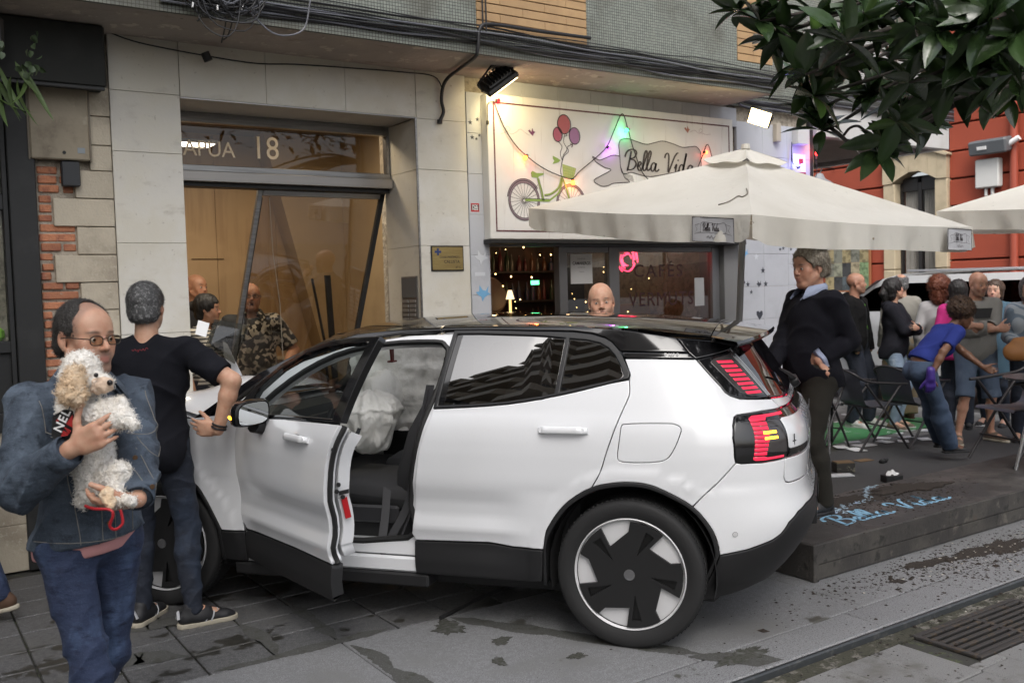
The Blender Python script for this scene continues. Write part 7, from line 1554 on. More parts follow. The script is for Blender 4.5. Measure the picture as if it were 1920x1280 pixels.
M_hred=hairmat('auburn curls',(.11,.028,.012),(.20,.06,.025),60,(1,1,.6));M_hbrown=hairmat('brown hair',(.045,.025,.015),(.09,.055,.035));M_hcurl=hairmat('brown curls',(.035,.017,.010),(.10,.055,.025),60,(1,1,1));M_hblond=hairmat('greying fair hair',(.17,.14,.10),(.33,.30,.25),110,(1,1,.3))
M_shoe=mat('black shoe',(.015,.015,.017),.6);M_sole=mat('cream sole',(.42,.38,.30),.7);M_grey=mat('silver shoe stripe',(.40,.41,.43),.5);M_bshoe=mat('brown suede',(.085,.045,.026),.85);M_wshoe=mat('white trainer',(.5,.5,.49),.6);M_tshoe=mat('taupe trainer',(.16,.12,.09),.75)
BK=lambda c,a,z='full':dict(col=c,amt=a,zone=z)
hd=head_for((.20,-.98));P0=np.array([.57,3.47,0]);f_=np.array([.20,-.98,0]);r_=np.array([-.98,-.20,0])
wr=px(132,842,2.875);wl=px(258,940,2.93)
dm,DJ=person(P0,hd,1.69,.92,'balding man in a denim jacket and spectacles carrying a white poodle',skin=(0.525,0.305,0.208),h=.0055,lean=1,twist=4,head=(14,-3,0),sh_w=1.03,fine=True,head_scale=1.02,
 arms=dict(R=dict(wrist=wr,elbow=px(-60,930,3.1),hand=dict(f=IR*.86+np.array([0,0,.42])+FWD*-.04,n=FWD*.92-IR*.2,thumb_to=(0,0,1),curl=(32,38,42,48),thumb=62,spread=8)),L=dict(wrist=wl,elbow=px(300,850,3.3),hand=dict(f=-IR*.95-FWD*.12+np.array([0,0,-.12]),n=np.array([0,0,.75])+FWD*.5,thumb_to=IR*.1+np.array([0,0,.3])-FWD*.8,curl=(40,44,48,52),thumb=40))),
 legs=dict(R=dict(ankle=P0+f_*.24+r_*.05+[0,0,.09],knee=P0+f_*2+r_*.3+[0,0,.5],foot=f_),L=dict(ankle=P0-f_*.34-r_*.06+[0,0,.17],knee=P0+f_*2-r_*.1+[0,0,.4],foot=f_,pitch=-28)),
 bottom=dict(mat=M_jean,ease=.007,flare=.008,fold=3.0,freq=1.0,name='jeans',top=.06),
 top=[dict(name='t_shirt',mat=cloth('pink jersey',(.50,.25,.25)),ease=.020,arms=False,hem=-.035,hem_side=-.12,fold=.5,neck=.02),dict(name='denim_jacket',mat=M_denim,ease=.034,sleeve=.97,hem=.012,hem_side=-.12,fold=3.2,freq=1.0,neck=.046,vneck=.05,collar=True)],
 shoes=dict(mat=M_bshoe,sole=M_sole),hair=dict(style='receding',mat=M_hdark,thick=.007,amp=.0015,freq=160,strands=7000,slen=.013,sw=.0006,comb=(0,-.7,-.5),lift=.5,stubble=.45,col=(.10,.07,.06),line=.045),
 beard=BK((.07,.055,.05),.5,'goatee'),glasses=dict(mat=mat('dark spectacle frame',(.03,.025,.02),.35,.3),lens=glass('tinted lens',(.80,.76,.68),.6),w=.0018),brow=(.03,.02,.016))
C_=lambda p:DJ['waist']+DJ['Rc']@np.array(p,float)
M_seam=mat('jacket seam thread',(.20,.19,.17),.8)
jk=part_of(dm,'denim_jacket');fw_=DJ['Rc']@np.array([0,1.,0])
for P in([(-.022,.36),(-.022,.2),(-.022,.05),(-.022,-.10)],[(.022,.36),(.022,.2),(.022,.05),(.022,-.10)],[(-.165,.285),(-.10,.275),(-.035,.282)],[(.035,.282),(.10,.275),(.165,.285)],[(-.15,.272),(-.148,.235),(-.10,.205),(-.055,.235),(-.053,.272)],[(.053,.272),(.055,.235),(.10,.205),(.148,.235),(.15,.272)],[(-.12,.2),(-.10,.05),(-.085,-.08)],[(.12,.2),(.10,.05),(.085,-.08)],[(-.175,.40),(-.168,.32),(-.172,.25)],[(.175,.40),(.168,.32),(.172,.25)],[(-.20,-.065),(0,-.075),(.20,-.065)]):
 pts=drape(jk,[C_((x,0,z))for x,z in cat_rom(P,8)],-fw_,.0015)
 if len(pts)>2:e=MB();e.tube(pts,.0014,4);e.build('seam',M_seam,dm,60)
for z in(.30,.22,.14,.06,-.02):
 pts=drape(jk,[C_((0,0,z))],-fw_,.001)
 if pts:e=MB();e.tube([pts[0],pts[0]+fw_*.004],.008,10);e.build('button',mat('copper button',(.20,.12,.07),.35,.8),dm,50)
for sd in 'RL':
 E,W=DJ['el'+sd],DJ['wr'+sd];d=(W-E)/np.linalg.norm(W-E);e=MB();G=[]
 u=np.cross(d,[0,0,1.]);u/=np.linalg.norm(u);v=np.cross(d,u)
 for t,r in((-.062,.050),(-.058,.0545),(-.008,.0515),(-.004,.046)):G.append([W+d*t+(u*math.cos(a)+v*math.sin(a))*r*(1+.02*math.sin(3*a))for a in np.linspace(0,6.2832,25)])
 e.grid(G);e.build('cuff',M_denim,dm,60)
M_fur=mat('cream poodle fur',(.86,.83,.78),.9,layers=[(30,(.76,.71,.63),.45,.7,4)],bump=[(140,.006)]);M_tanfur=mat('apricot fur',(.72,.54,.36),.9,layers=[(40,(.80,.66,.5),.45,.7,4)],bump=[(140,.006)])
D_=2.97
dp=lambda x,y,dd=0.:px(x,y,D_+dd)
F=Field(dp(90,960,-.2)-.12,dp(270,640,.3)+.14,.0055)
S_=lambda a,b,ra,rb,k=.02:F.cone(a,b,ra,rb,k)
S_(dp(150,700),dp(152,690),.061,.056);S_(dp(160,712),dp(190,718,-.01),.034,.029);S_(dp(188,720,-.012),dp(197,720,-.016),.026,.022)
S_(dp(140,760,.03),dp(150,720,.01),.048,.051);S_(dp(158,800,.05),dp(140,765,.03),.069,.051);S_(dp(172,850,.06),dp(160,805,.05),.066,.070);S_(dp(185,905,.06),dp(172,850,.06),.067,.066)
S_(dp(172,782,-.02),dp(212,790,-.05),.036,.028);S_(dp(212,788,-.05),dp(232,783,-.06),.027,.025);S_(dp(232,784,-.06),dp(252,796,-.065),.025,.018)
S_(dp(195,765,.0),dp(222,760,-.01),.029,.024);S_(dp(222,760,-.01),dp(236,775,-.02),.022,.019)
S_(dp(195,895,.02),dp(222,885,-.02),.045,.036);S_(dp(222,888,-.02),dp(214,930,-.05),.033,.026);S_(dp(210,934,-.05),dp(246,938,-.06),.024,.019);S_(dp(170,925,.05),dp(156,938,.05),.039,.026)
F.disp(lambda x,y,z:-.007*np.sin(150*x+2*np.sin(90*z))*np.sin(150*y+2*np.sin(80*x))*np.sin(150*z+2*np.sin(95*y))-.003*np.sin(260*x+210*z)*np.sin(250*y-190*z));dog=net_obj(F,'dog',M_fur,None,1)
tag(dog,'small white curly poodle held against the chest of the man in denim','dog')
V,N=mesh_vn(dog);cb=lambda P,n_:np.stack([np.sin(P[:,2]*130+P[:,0]*70),np.sin(P[:,0]*120+P[:,1]*60),-.5+np.sin(P[:,1]*140+P[:,2]*50)],1)
strands('fur',V,N,9000,.0095,M_fur,dog,cb,.9,.0013,8,.9,4,.4)
F=Field(dp(90,760,-.2)-.05,dp(190,660,.2)+.06,.005);F.cone(dp(140,703,-.085),dp(134,738,-.10),.030,.036,.02);F.cone(dp(134,738,-.10),dp(142,742,-.10),.03,.026,.02);F.disp(lambda x,y,z:-.008*np.sin(140*x+2*np.sin(90*z))*np.sin(150*y)*np.sin(130*z+2*np.sin(95*y)));er=net_obj(F,'ear',M_tanfur,dog,1)
V,N=mesh_vn(er);strands('fur',V,N,1100,.013,M_tanfur,er,cb,.9,.0014,9,.9,4,.4)
F=Field(dp(170,740,-.1)-.06,dp(210,700,.1)+.06,.004);F.cone(dp(187,722,-.018),dp(197,721,-.024),.030,.026,.01);F.disp(lambda x,y,z:-.003*np.sin(200*x)*np.sin(190*z));net_obj(F,'muzzle',mat('peach muzzle',(.72,.55,.42),.8,bump=[(160,.004)]),dog,1)
for nm,c,r in(('nose',dp(206,717,-.045),.0095),('eye',dp(180,703,-.056),.0075),('eye',dp(190,704,.03),.0075)):e=MB();e.lathe([(0,-r),(r*.7,-r*.7),(r,0),(r*.7,r*.7),(0,r)],12,M=Matrix.Translation(c.tolist()));e.build(nm,mat('dog black',(.01,.008,.008),.2),dog,90)
F=Field(dp(205,985,-.2)-.06,dp(260,920,.1)+.06,.005);F.cone(dp(200,925,-.085),dp(207,945,-.09),.022,.018,.01);F.disp(lambda x,y,z:-.004*np.sin(210*x)*np.sin(190*z));net_obj(F,'tail_tuft',M_tanfur,dog,1)
hn=empty('dog_harness',tuple(dp(125,800,-.03)),label='black and red dog harness with white lettering worn by the poodle',cat='harness')
iv=lambda P:[np.array(p)-dp(125,800,-.03)for p in P]
M_web=mat('black webbing',(.012,.012,.013),.7);M_rweb=mat('red mesh',(.36,.015,.015),.8,bump=[(300,.002)])
def patch(name,P,m,th=.012,off=0.,par=hn):
 c=np.array(iv(P));n_=-FWD;e=MB();k=len(c);e.add([p+n_*(off+th)for p in c]+[p+n_*off for p in c],[tuple(range(k))]+[(i,(i+1)%k,(i+1)%k+k,i+k)for i in range(k)]);return e.build(name,m,par)
patch('harness_pad',[dp(122,767,-.075),dp(137,770,-.075),dp(143,795,-.075),dp(140,820,-.07),dp(110,832,-.05),dp(100,815,-.04),dp(102,780,-.05)],M_web)
for P in([dp(108,788,-.068),dp(114,781,-.07),dp(113,789,-.07)],[dp(128,793,-.082),dp(139,777,-.084),dp(140,800,-.083)],[dp(118,817,-.075),dp(122,806,-.078),dp(132,812,-.08),dp(130,815,-.08)],[dp(124,800,-.08),dp(136,806,-.083),dp(133,812,-.08)]):patch('harness_panel',P,M_rweb,.006,.008)
e=MB();G=[[p-dp(125,800,-.03)+np.array([0,0,q])*.012+IR*q*.007 for q in(-1,1)]for p in(dp(126,775,-.09),dp(135,755,-.105),dp(150,742,-.10),dp(158,735,-.06))];e.grid(G);e.grid([[p-FWD*.003 for p in r]for r in G]);e.build('harness_strap',M_web,hn,60)
_m=Matrix(((.831,0,-.556),(-.556,0,-.831),(0,1,0))).to_4x4();t=text('NEL',.038,M_wht,'lettering',hn,tuple(dp(114,812,-.088)-dp(125,800,-.03)),(0,0,0),.0006,spacing=1.15,bold=.0006);t.matrix_local=Matrix.Translation(t.location)@_m@Matrix.Rotation(rad(62),4,'Z')
e=MB();e.tube(cat_rom([dp(160,948,-.05),dp(175,953,-.10),dp(205,955,-.12),dp(212,965,-.12),dp(206,985,-.11),dp(216,992,-.10),dp(230,980,-.09),dp(226,955,-.09)],6),.0045,6);tag(e.build('dog_lead',mat('red lead',(.40,.012,.02),.6),smooth=60),'red dog lead looped round the hand under the poodle','lead')
ft=np.array([.50,.866,0]);tp_=np.array([1.175,5.175,0])
tm,TJ=person(tp_,head_for(ft),1.785,1.06,'grey haired man in a black T-shirt seen from behind, hand on hip',skin=(0.549,0.325,0.221),h=.0065,lean=0,head=(-3,4,0),sh_w=1.10,fine=True,
 arms=dict(R=dict(wrist=px(409,806,4.93),elbow=px(470,745,4.9),hand=dict(f=-IR*.93+FWD*.20+np.array([0,0,.10]),n=FWD*.75-IR*.3+np.array([0,0,.1]),thumb_to=(0,0,1),curl=(16,20,26,34),thumb=28)),L=dict(wrist=tp_+rotz(head_for(ft))@np.array([-.10,.26,1.02]),elbow=tp_+rotz(head_for(ft))@np.array([-.4,.0,1.0]))),
 legs=dict(R=dict(ankle=(1.305,5.02,.085),foot=IR*.85+FWD*.55),L=dict(ankle=(1.095,5.235,.085),foot=FWD*.95+IR*.12)),
 bottom=dict(mat=M_djean,ease=.004,flare=.004,fold=2.2,freq=1.4,name='jeans'),top=[dict(name='t_shirt',mat=M_btee,ease=.020,sleeve=.40,hem=-.15,fold=2.6,freq=.85,neck=.022)],
 shoes=dict(mat=M_shoe,sole=M_sole,detail=M_grey),hair=dict(style='short',mat=M_hgrey,thick=.011,amp=.0012,freq=120,strands=15000,slen=.020,sw=.00075,comb=(.15,-.35,-.8),jit=.6,lift=.35,smat=mat('grey hair strands',(.09,.09,.092),.45,layers=[(60,(.36,.36,.36),.5,.66,3)])))
e=MB()
for t_ in(-.012,-.028):W=TJ['wrR'];d=(TJ['wrR']-TJ['elR']);d/=np.linalg.norm(d);u=np.cross(d,[0,0,1.]);u/=np.linalg.norm(u);v=np.cross(d,u);e.tube([W+d*t_+(u*math.cos(a)+v*math.sin(a))*.0355 for a in np.linspace(0,6.283,25)[:-1]],.0058,6,closed=True)
e.build('bracelet',mat('black bracelet',(.012,.011,.012),.5),tm,60)
cb2=TJ['waist']+TJ['Rc']@np.array([0,-.112,.405])
e=MB();sg2=cat_rom([(-.045,.004),(-.036,-.004),(-.028,.006),(-.02,-.004),(-.01,.002),(-.012,-.012),(0,.004),(.01,-.004),(.018,.008),(.026,-.004),(.036,.012),(.046,.004)],4);bx=-TJ['Rc'][:,0]*-1;e.tube([cb2+bx*u*.9+TJ['Rc']@np.array([0,-.022,v*.9])for u,v in sg2],.0014,5);e.build('neck_print',mat('dark red embroidery',(.22,.012,.018),.6),tm,60)
M_patt=mat('black and white print',(.012,.012,.013),.8,coords='object',layers=[(34,(.42,.40,.36),.62,.64,0,(1,1,1),'voronoi'),(3,(.014,.014,.014),.5,.6,2)])
pm=px(470,555,8.25);fm=np.array([-.31,-.95,0])
person((pm[0],pm[1],.03),head_for(fm),1.80,1.18,'bald man with glasses shouting inside the lobby, in a black and white patterned shirt',skin=(0.488,0.260,0.174),h=.011,head=(4,4,0),mouth_open=1.0,arms=dict(L=dict(wrist=px(535,690,8.15),elbow=px(560,640,8.5)),R=dict(wrist=px(405,690,8.1),elbow=px(385,640,8.4))),bottom=dict(mat=M_djean,name='trousers'),top=[dict(name='patterned_shirt',mat=M_patt,ease=.03,sleeve=.42,hem=-.12,fold=1.2,collar=True)],shoes=dict(mat=M_shoe),glasses=dict(mat=mat('black spectacle frame',(.01,.01,.01),.4),lens=glass('clear lens',(.9,.9,.9)),w=.0028))
M_strp=mat('striped jersey',(.55,.52,.46),.85)
def stripes(m,c2,fr,axis=2):
 N=m.node_tree.nodes;L=m.node_tree.links;t=N.new('ShaderNodeNewGeometry');s_=N.new('ShaderNodeSeparateXYZ');L.new(t.outputs['Position'],s_.inputs[0]);a=N.new('ShaderNodeMath');a.operation='MULTIPLY';a.inputs[1].default_value=fr;L.new(s_.outputs[axis],a.inputs[0]);b=N.new('ShaderNodeMath');b.operation='SINE';L.new(a.outputs[0],b.inputs[0]);c=N.new('ShaderNodeMath');c.operation='GREATER_THAN';c.inputs[1].default_value=.35;L.new(b.outputs[0],c.inputs[0]);mx=N.new('ShaderNodeMix');mx.data_type='RGBA';L.new(c.outputs[0],mx.inputs[0]);mx.inputs[6].default_value=N['Principled BSDF'].inputs['Base Color'].default_value;mx.inputs[7].default_value=(*c2,1);L.new(mx.outputs[2],N['Principled BSDF'].inputs['Base Color'])
stripes(M_strp,(.03,.03,.035),190)
pw=px(384,553,8.3)
person((pw[0],pw[1],.03),head_for((.6,-.8)),1.70,1.0,'dark haired woman in a striped top inside the lobby beside the marble pier',female=True,skin=(0.464,0.260,0.174),h=.012,head=(20,-4,0),bottom=dict(mat=M_djean),top=[dict(name='striped_top',mat=M_strp,ease=.02,sleeve=.7,hem=-.08)],shoes=dict(mat=M_shoe),hair=dict(style='bun',mat=M_hblack,thick=.016))
pb=px(366,535,8.9)
person((pb[0],pb[1],.10),head_for((.5,-.85)),1.84,1.1,'bald man almost hidden behind the marble pier inside the lobby',skin=(0.512,0.273,0.174),h=.012,bottom=dict(mat=M_djean),top=[dict(name='shirt',mat=cloth('dark shirt',(.03,.03,.035)),ease=.02,hem=-.1)],shoes=dict(mat=M_shoe))
fo=MB();q=[px(402,598,6.4),px(466,610,6.5),px(440,682,6.45),px(385,650,6.35)];fo.add([p-FWD*.002 for p in q]+[p+FWD*.002 for p in q],[(0,1,2,3),(7,6,5,4),(0,4,5,1),(1,5,6,2),(2,6,7,3),(3,7,4,0)])
gsh=tag(fo.build('glass_shard',glass('shard glass',(.55,.54,.50),1.0,ior=1.8)),'angular piece of broken door glass propped up in front of the shouting man','glass shard')
fo=MB();q=[px(372,600,5.6),px(393,606,5.6),px(386,632,5.55),px(366,626,5.55)];fo.add([p-FWD*.002 for p in q]+[p+FWD*.002 for p in q],[(0,1,2,3),(7,6,5,4),(0,4,5,1),(1,5,6,2),(2,6,7,3),(3,7,4,0)]);tag(fo.build('paper_sheet',MATS['white paper']),'white paper sheet with printed frame held up past the ear of the T-shirt man','paper')
fo=MB();q=[px(424,655,6.6),px(432,652,6.6),px(452,702,6.5),px(440,704,6.5)];q=[px(418,640,6.6),px(426,645,6.6),px(455,706,6.5),px(425,706,6.5)];fo.add([p-FWD*.006 for p in q]+[p+FWD*.006 for p in q],[(0,1,2,3),(7,6,5,4),(0,4,5,1),(1,5,6,2),(2,6,7,3),(3,7,4,0)]);tag(fo.build('leaning_board',mat('pale panel',(.42,.43,.46),.5)),'pale grey torn panel leaning on the bonnet beside the T-shirt man','panel')
bp0=px(1130,580,6.55);fb_=np.array([-.62,-.78,0]);Rb=rotz(head_for(fb_))
bm2,BJ=person((bp0[0],bp0[1],0),head_for(fb_),1.705,1.1,'bald man talking on his phone behind the car roof',skin=(0.573,0.338,0.234),h=.008,head=(0,-2,4),head_scale=1.1,fine=True,arms=dict(R=dict(wrist=px(1106,622,6.35),elbow=px(1040,720,6.3),hand=dict(f=np.array([0,0,.95])+IR*.25,n=IR*.8+FWD*.3,thumb_to=FWD,curl=(45,45,48,50),thumb=20))),bottom=dict(mat=M_djean),top=[dict(name='shirt',mat=cloth('grey shirt',(.12,.12,.13)),ease=.02,sleeve=1.,hem=-.1,collar=True)],shoes=dict(mat=M_shoe),beard=BK((.16,.12,.10),.35))
e=MB();c=px(1111,596,6.36);e.box(-.036,.036,-.004,.004,-.07,.07,.003,M=Matrix.Translation(c.tolist())@Matrix.Rotation(rad(-20),4,'Y')@Matrix.Rotation(rad(50),4,'Z'));tag(e.build('phone',mat('black phone',(.01,.01,.012),.2),smooth=30),'black phone held to the ear of the bald man behind the car','phone')
np0=px(1520,600,6.15);fn_=np.array([-.88,.20,0]);Rn=rotz(head_for(fn_));nz=.21
M_navy=cloth('navy knit',(.006,.006,.0095),.95,260,[(5,(.009,.009,.013),.45,.7,4)],.008)
nm_,NJ=person((np0[0],np0[1],nz),head_for(fn_),1.69,1.2,'grey haired man in a navy V-neck jumper standing behind the car, hand on hip',skin=(0.488,0.267,0.181),h=.0075,lean=-3,head=(2,-6,0),head_scale=1.08,sh_w=1.05,fine=True,
 arms=dict(L=dict(wrist=px(1536,676,6.0),elbow=px(1630,650,6.1),hand=dict(f=-IR*.2+np.array([0,0,-.35])-FWD*.1+IR*.5,n=-IR*.5+FWD*.6,thumb_to=(0,0,1),curl=(55,58,60,62))),R=dict(wrist=(np0[0]-.25,np0[1]+.12,1.15))),
 bottom=dict(mat=cloth('dark olive trousers',(.022,.020,.016)),ease=.014,flare=.012),top=[dict(name='shirt',mat=cloth('pale blue shirt',(.30,.34,.46)),ease=.014,sleeve=1.0,hem=-.02,neck=.012,collar=True,cw=1.32,fold=.6),dict(name='jumper',mat=M_navy,ease=.028,sleeve=.94,hem=-.085,fold=2.4,freq=.8,neck=.034,vneck=.10)],
 shoes=dict(mat=M_shoe),hair=dict(style='short',mat=M_hblond,thick=.020,amp=.004,freq=80,strands=3500,slen=.035,sw=.0012,comb=(0,-.9,-.2),lift=.3,jit=.35,smat=M_hblond),brow=(.12,.09,.07))
M_hood=cloth('black hoodie',(.007,.007,.0075),.9,300,(),.008);M_hood2=cloth('charcoal hoodie',(.014,.0145,.020),.9,300,(),.008)
hf_=np.array([.256,-.965,0]);p=np.array([9.50,6.97,0]);Rr=rotz(head_for(hf_))
person(p,head_for(hf_),1.79,1.05,'bald man in a black zip hoodie with white sleeve prints, hands in pockets',skin=(0.439,0.240,0.161),h=.010,head=(26,2,0),arms=dict(R=dict(wrist=p+Rr@np.array([.20,.10,.86]),elbow=p+Rr@np.array([.5,-.2,1.1]),hidden=True),L=dict(wrist=p+Rr@np.array([-.20,.10,.86]),elbow=p+Rr@np.array([-.5,-.2,1.1]),hidden=True)),legs=dict(R=dict(ankle=p+Rr@np.array([.13,0,.09])),L=dict(ankle=p+Rr@np.array([-.12,.10,.09]))),bottom=dict(mat=M_djean,ease=.018,flare=.014),top=[dict(name='t_shirt',mat=cloth('green print tee',(.02,.022,.024),layers=[(11,(.10,.3,.04),.64,.66,1)]),arms=False,ease=.012,hem=-.05),dict(name='hoodie',mat=M_hood,ease=.030,sleeve=1.0,hem=-.13,hood=True,open=.035,fold=1.6)],shoes=dict(mat=M_wshoe),beard=BK((.05,.04,.035),.35))
e=MB()
for k in range(4):
 c=px(1583-1+4.2*k*.8,588+14.5*k,10.72);e.add([c+IR*.026*a+np.array([0,0,.034*b_])for a,b_ in((0,-1),(.9,-.5),(.35,.1),(.2,1),(-.2,1),(-.35,.1),(-.9,-.5))],[tuple(range(7))])
e.build('sleeve_print',mat('sleeve print',(.42,.42,.42),.8),bpy.data.objects['person.006']if 'person.006' in bpy.data.objects else None)
def crossed(p,R,w=.0):return dict(R=dict(wrist=p+R@np.array([-.10,.24,1.16+w]),elbow=p+R@np.array([.42,.10,.95]),hand=dict(f=R@np.array([-1,.1,.1]),n=R@np.array([0,-1,0.]),thumb_to=(0,0,1))),L=dict(wrist=p+R@np.array([.12,.27,1.20+w]),elbow=p+R@np.array([-.42,.10,.95]),hand=dict(f=R@np.array([1,-.1,.1]),n=R@np.array([0,-1,0.]),thumb_to=(0,0,1))))
p=np.array([9.64,6.55,0]);hf_=np.array([.35,-.94,0]);Rr=rotz(head_for(hf_))
person(p,head_for(hf_),1.70,1.06,'black haired woman in a charcoal hoodie and light jeans looking up, arms folded',female=True,skin=(0.549,0.325,0.228),h=.010,head=(48,10,0),arms=crossed(p,Rr,-.04),bottom=dict(mat=M_ljean,ease=.004,flare=.002,fold=1.4,name='jeans'),top=[dict(name='hoodie',mat=M_hood2,ease=.032,sleeve=1.0,hem=-.10,hood=True,fold=1.6)],shoes=dict(mat=M_tshoe,sole=M_wshoe),hair=dict(style='pony',mat=M_hblack,thick=.018))
p=px(1690,700,11.6);p[2]=0;hf_=np.array([.4,.9,0])
person(p,head_for(hf_),1.76,1.0,'man in beige trousers mostly hidden behind the two people in hoodies',skin=(0.549,0.325,0.228),h=.012,head=(-20,0,0),bottom=dict(mat=cloth('beige chinos',(.30,.235,.15)),ease=.03,flare=.03),top=[dict(name='jacket',mat=cloth('stone jacket',(.26,.25,.22)),ease=.03,hem=-.1)],shoes=dict(mat=M_bshoe),hair=dict(style='rim',mat=M_hgrey))
p=px(1762,700,11.0);p[2]=0;hf_=np.array([.88,.45,0])
person(p,head_for(hf_),1.70,1.0,'woman with auburn curls and a white cardigan turned away from the camera',female=True,skin=(0.549,0.338,0.241),h=.011,head=(0,0,0),bottom=dict(mat=M_djean),top=[dict(name='cardigan',mat=cloth('white knit',(.44,.44,.45)),ease=.026,hem=-.1,fold=1.3)],shoes=dict(mat=M_shoe),hair=dict(style='curly',mat=M_hred,thick=.014,strands=1800,slen=.03,scurl=.6,sw=.002))
p=px(1797,700,10.7);p[2]=0
person(p,head_for((.75,.65)),1.66,1.0,'dark haired woman in a bright pink jacket behind the man in shorts',female=True,skin=(0.488,0.286,0.201),h=.011,head=(-30,0,0),bottom=dict(mat=M_djean),top=[dict(name='jacket',mat=cloth('pink jacket',(.50,.035,.20)),ease=.03,hem=-.1,fold=1.3)],shoes=dict(mat=M_shoe),hair=dict(style='bob',mat=M_hblack,thick=.018))
p=np.array([9.41,5.46,0]);hf_=np.array([-.60,-.80,0]);Rr=rotz(head_for(hf_))
person(p,head_for(hf_),1.755,1.12,'stocky bald man in a grey sweatshirt and denim shorts, arms folded',skin=(0.488,0.273,0.188),h=.010,head=(14,-10,0),sh_w=1.08,arms=crossed(p,Rr,.02),legs=dict(R=dict(ankle=(9.20,5.53,.085),foot=(-.75,-.55,0)),L=dict(ankle=(9.62,5.42,.085),foot=(-.15,-.95,0))),bottom=dict(mat=mat('denim shorts',(.075,.105,.16),.85,layers=[(6,(.12,.16,.22),.45,.7,5)],bump=[(300,.001),(20,.006)]),ease=.022,flare=.02,cut=1.06,name='shorts'),top=[dict(name='sweatshirt',mat=cloth('grey sweatshirt',(.23,.225,.21),layers=[]),ease=.030,sleeve=.85,hem=-.16,fold=1.6)],shoes=dict(mat=M_tshoe,sole=M_sole),beard=BK((.10,.07,.055),.4))
e=MB();C9=p+Rr@np.array([0,.175,1.34]);e.add([C9+Rr@np.array([u,0 if abs(u)<.08 else-.012,v])for u,v in((-.10,.05),(.10,.05),(.075,-.05),(-.07,-.05))],[(0,1,2,3)]);e.build('chest_print',mat('dark print',(.02,.02,.022),.8),bpy.data.objects.get('person.011'))
p=np.array([8.26,5.16,0]);hf_=np.array([.855,-.52,0]);Rr=rotz(head_for(hf_));M_glv=mat('violet glove',(.05,.025,.20),.4)
wt,WJ=person(p,head_for(hf_),1.64,.95,'curly haired waitress in a blue T-shirt and jeans bending over a terrace chair',female=True,skin=(.145,.068,.038),h=.009,lean=52,twist=8,head=(-10,-20,0),pelvis=tuple(px(1727,690,8.72)),arms=dict(R=dict(wrist=px(1745,705,8.5),elbow=px(1730,650,8.1),hand=dict(f=(0,0,-1),curl=(30,34,36,40))),L=dict(wrist=px(1866,706,8.5),elbow=px(1840,700,8.7),hand=dict(f=IR*.9+np.array([0,0,-.4])))),legs=dict(R=dict(ankle=(8.30,5.05,.085),knee=p+Rr@np.array([.2,2,.45]),foot=IR),L=dict(ankle=(8.44,5.22,.085),knee=p+Rr@np.array([-.2,2,.45]),foot=IR*.9+FWD*.3)),bottom=dict(mat=mat('mid blue jeans',(.04,.065,.115),.85,layers=[(5,(.075,.11,.18),.48,.7,5)],bump=[(300,.001),(20,.006)]),ease=.012,flare=.03,fold=1.5,name='jeans'),top=[dict(name='t_shirt',mat=cloth('royal blue jersey',(.018,.030,.17)),ease=.018,sleeve=.36,hem=-.03,fold=2.0)],shoes=dict(mat=M_shoe),hair=dict(style='afro',mat=M_hcurl,thick=.012,strands=2600,slen=.02,scurl=.8,sw=.0018,jit=1.0,lift=.6),brow=(.02,.012,.01))
F=Field(WJ['wrR']-.2,WJ['wrR']+.2,.007);fR=(0,0,-1);hand(F,WJ['wrR']+np.array([0,0,-.012]),fR,Rr@np.array([-1,.2,0]),1,.95,(30,34,36,40));F.cone(WJ['wrR']+[0,0,.05],WJ['wrR']+[0,0,-.02],.036,.034,.02);F.d-=.0035;net_obj(F,'glove',M_glv,wt,1)
p=px(1866,700,10.9);p[2]=0
person(p,head_for((-.9,-.1)),1.65,1.05,'brown haired woman in a long slate blue coat looking left',female=True,skin=(0.610,0.390,0.295),h=.011,head=(8,0,0),bottom=dict(mat=M_djean),top=[dict(name='coat',mat=cloth('slate blue coat',(.085,.155,.21)),ease=.045,hem=-.34,skirt=.05,fold=1.6)],shoes=dict(mat=M_shoe),hair=dict(style='bob',mat=M_hbrown,thick=.014))
p=px(1930,700,9.8);p[2]=0;Rr=rotz(head_for((-.8,-.5)))
M_ps=mat('pale striped shirt',(.42,.47,.52),.85);stripes(M_ps,(.20,.26,.33),160,0)
person(p,head_for((-.8,-.5)),1.68,1.05,'person in a pale striped shirt cut off by the right edge of the picture',female=True,skin=(0.549,0.338,0.241),h=.011,arms=dict(R=dict(wrist=p+Rr@np.array([.10,.22,1.0])),L=dict(wrist=p+Rr@np.array([-.08,.25,1.0]))),bottom=dict(mat=M_djean),top=[dict(name='shirt',mat=M_ps,ease=.035,hem=-.12,fold=1.5)],shoes=dict(mat=M_shoe),hair=dict(style='bob',mat=M_hgrey))
F=Field(px(1912,640,9.5)-.3,px(1912,640,9.5)+.3,.012);c=px(1916,650,9.5);F.cone(c-IR*.10+[0,0,-.05],c+IR*.10+[0,0,-.05],.09,.09,.05,flat=(FWD,.6));F.cone(c-IR*.06+[0,0,.05],c+IR*.06+[0,0,.05],.05,.05,.05,flat=(FWD,.6));F.disp(folds(4,.006));bg=net_obj(F,'handbag',mat('tan leather',(.40,.17,.05),.5,bump=[(90,.001)]),None,1);tag(bg,'tan leather handbag carried at the right edge of the picture','handbag')
e=MB();e.tube(cat_rom([c+IR*.1+np.array([0,0,.03]),c+IR*.12+np.array([0,0,.35]),c+IR*.2+np.array([0,0,.6])],5),.008,5);e.build('strap',mat('tan leather',(.40,.17,.05),.5),bg,60)
p=np.array([.18,5.93,0]);f9=np.array([-.83,.556,0])
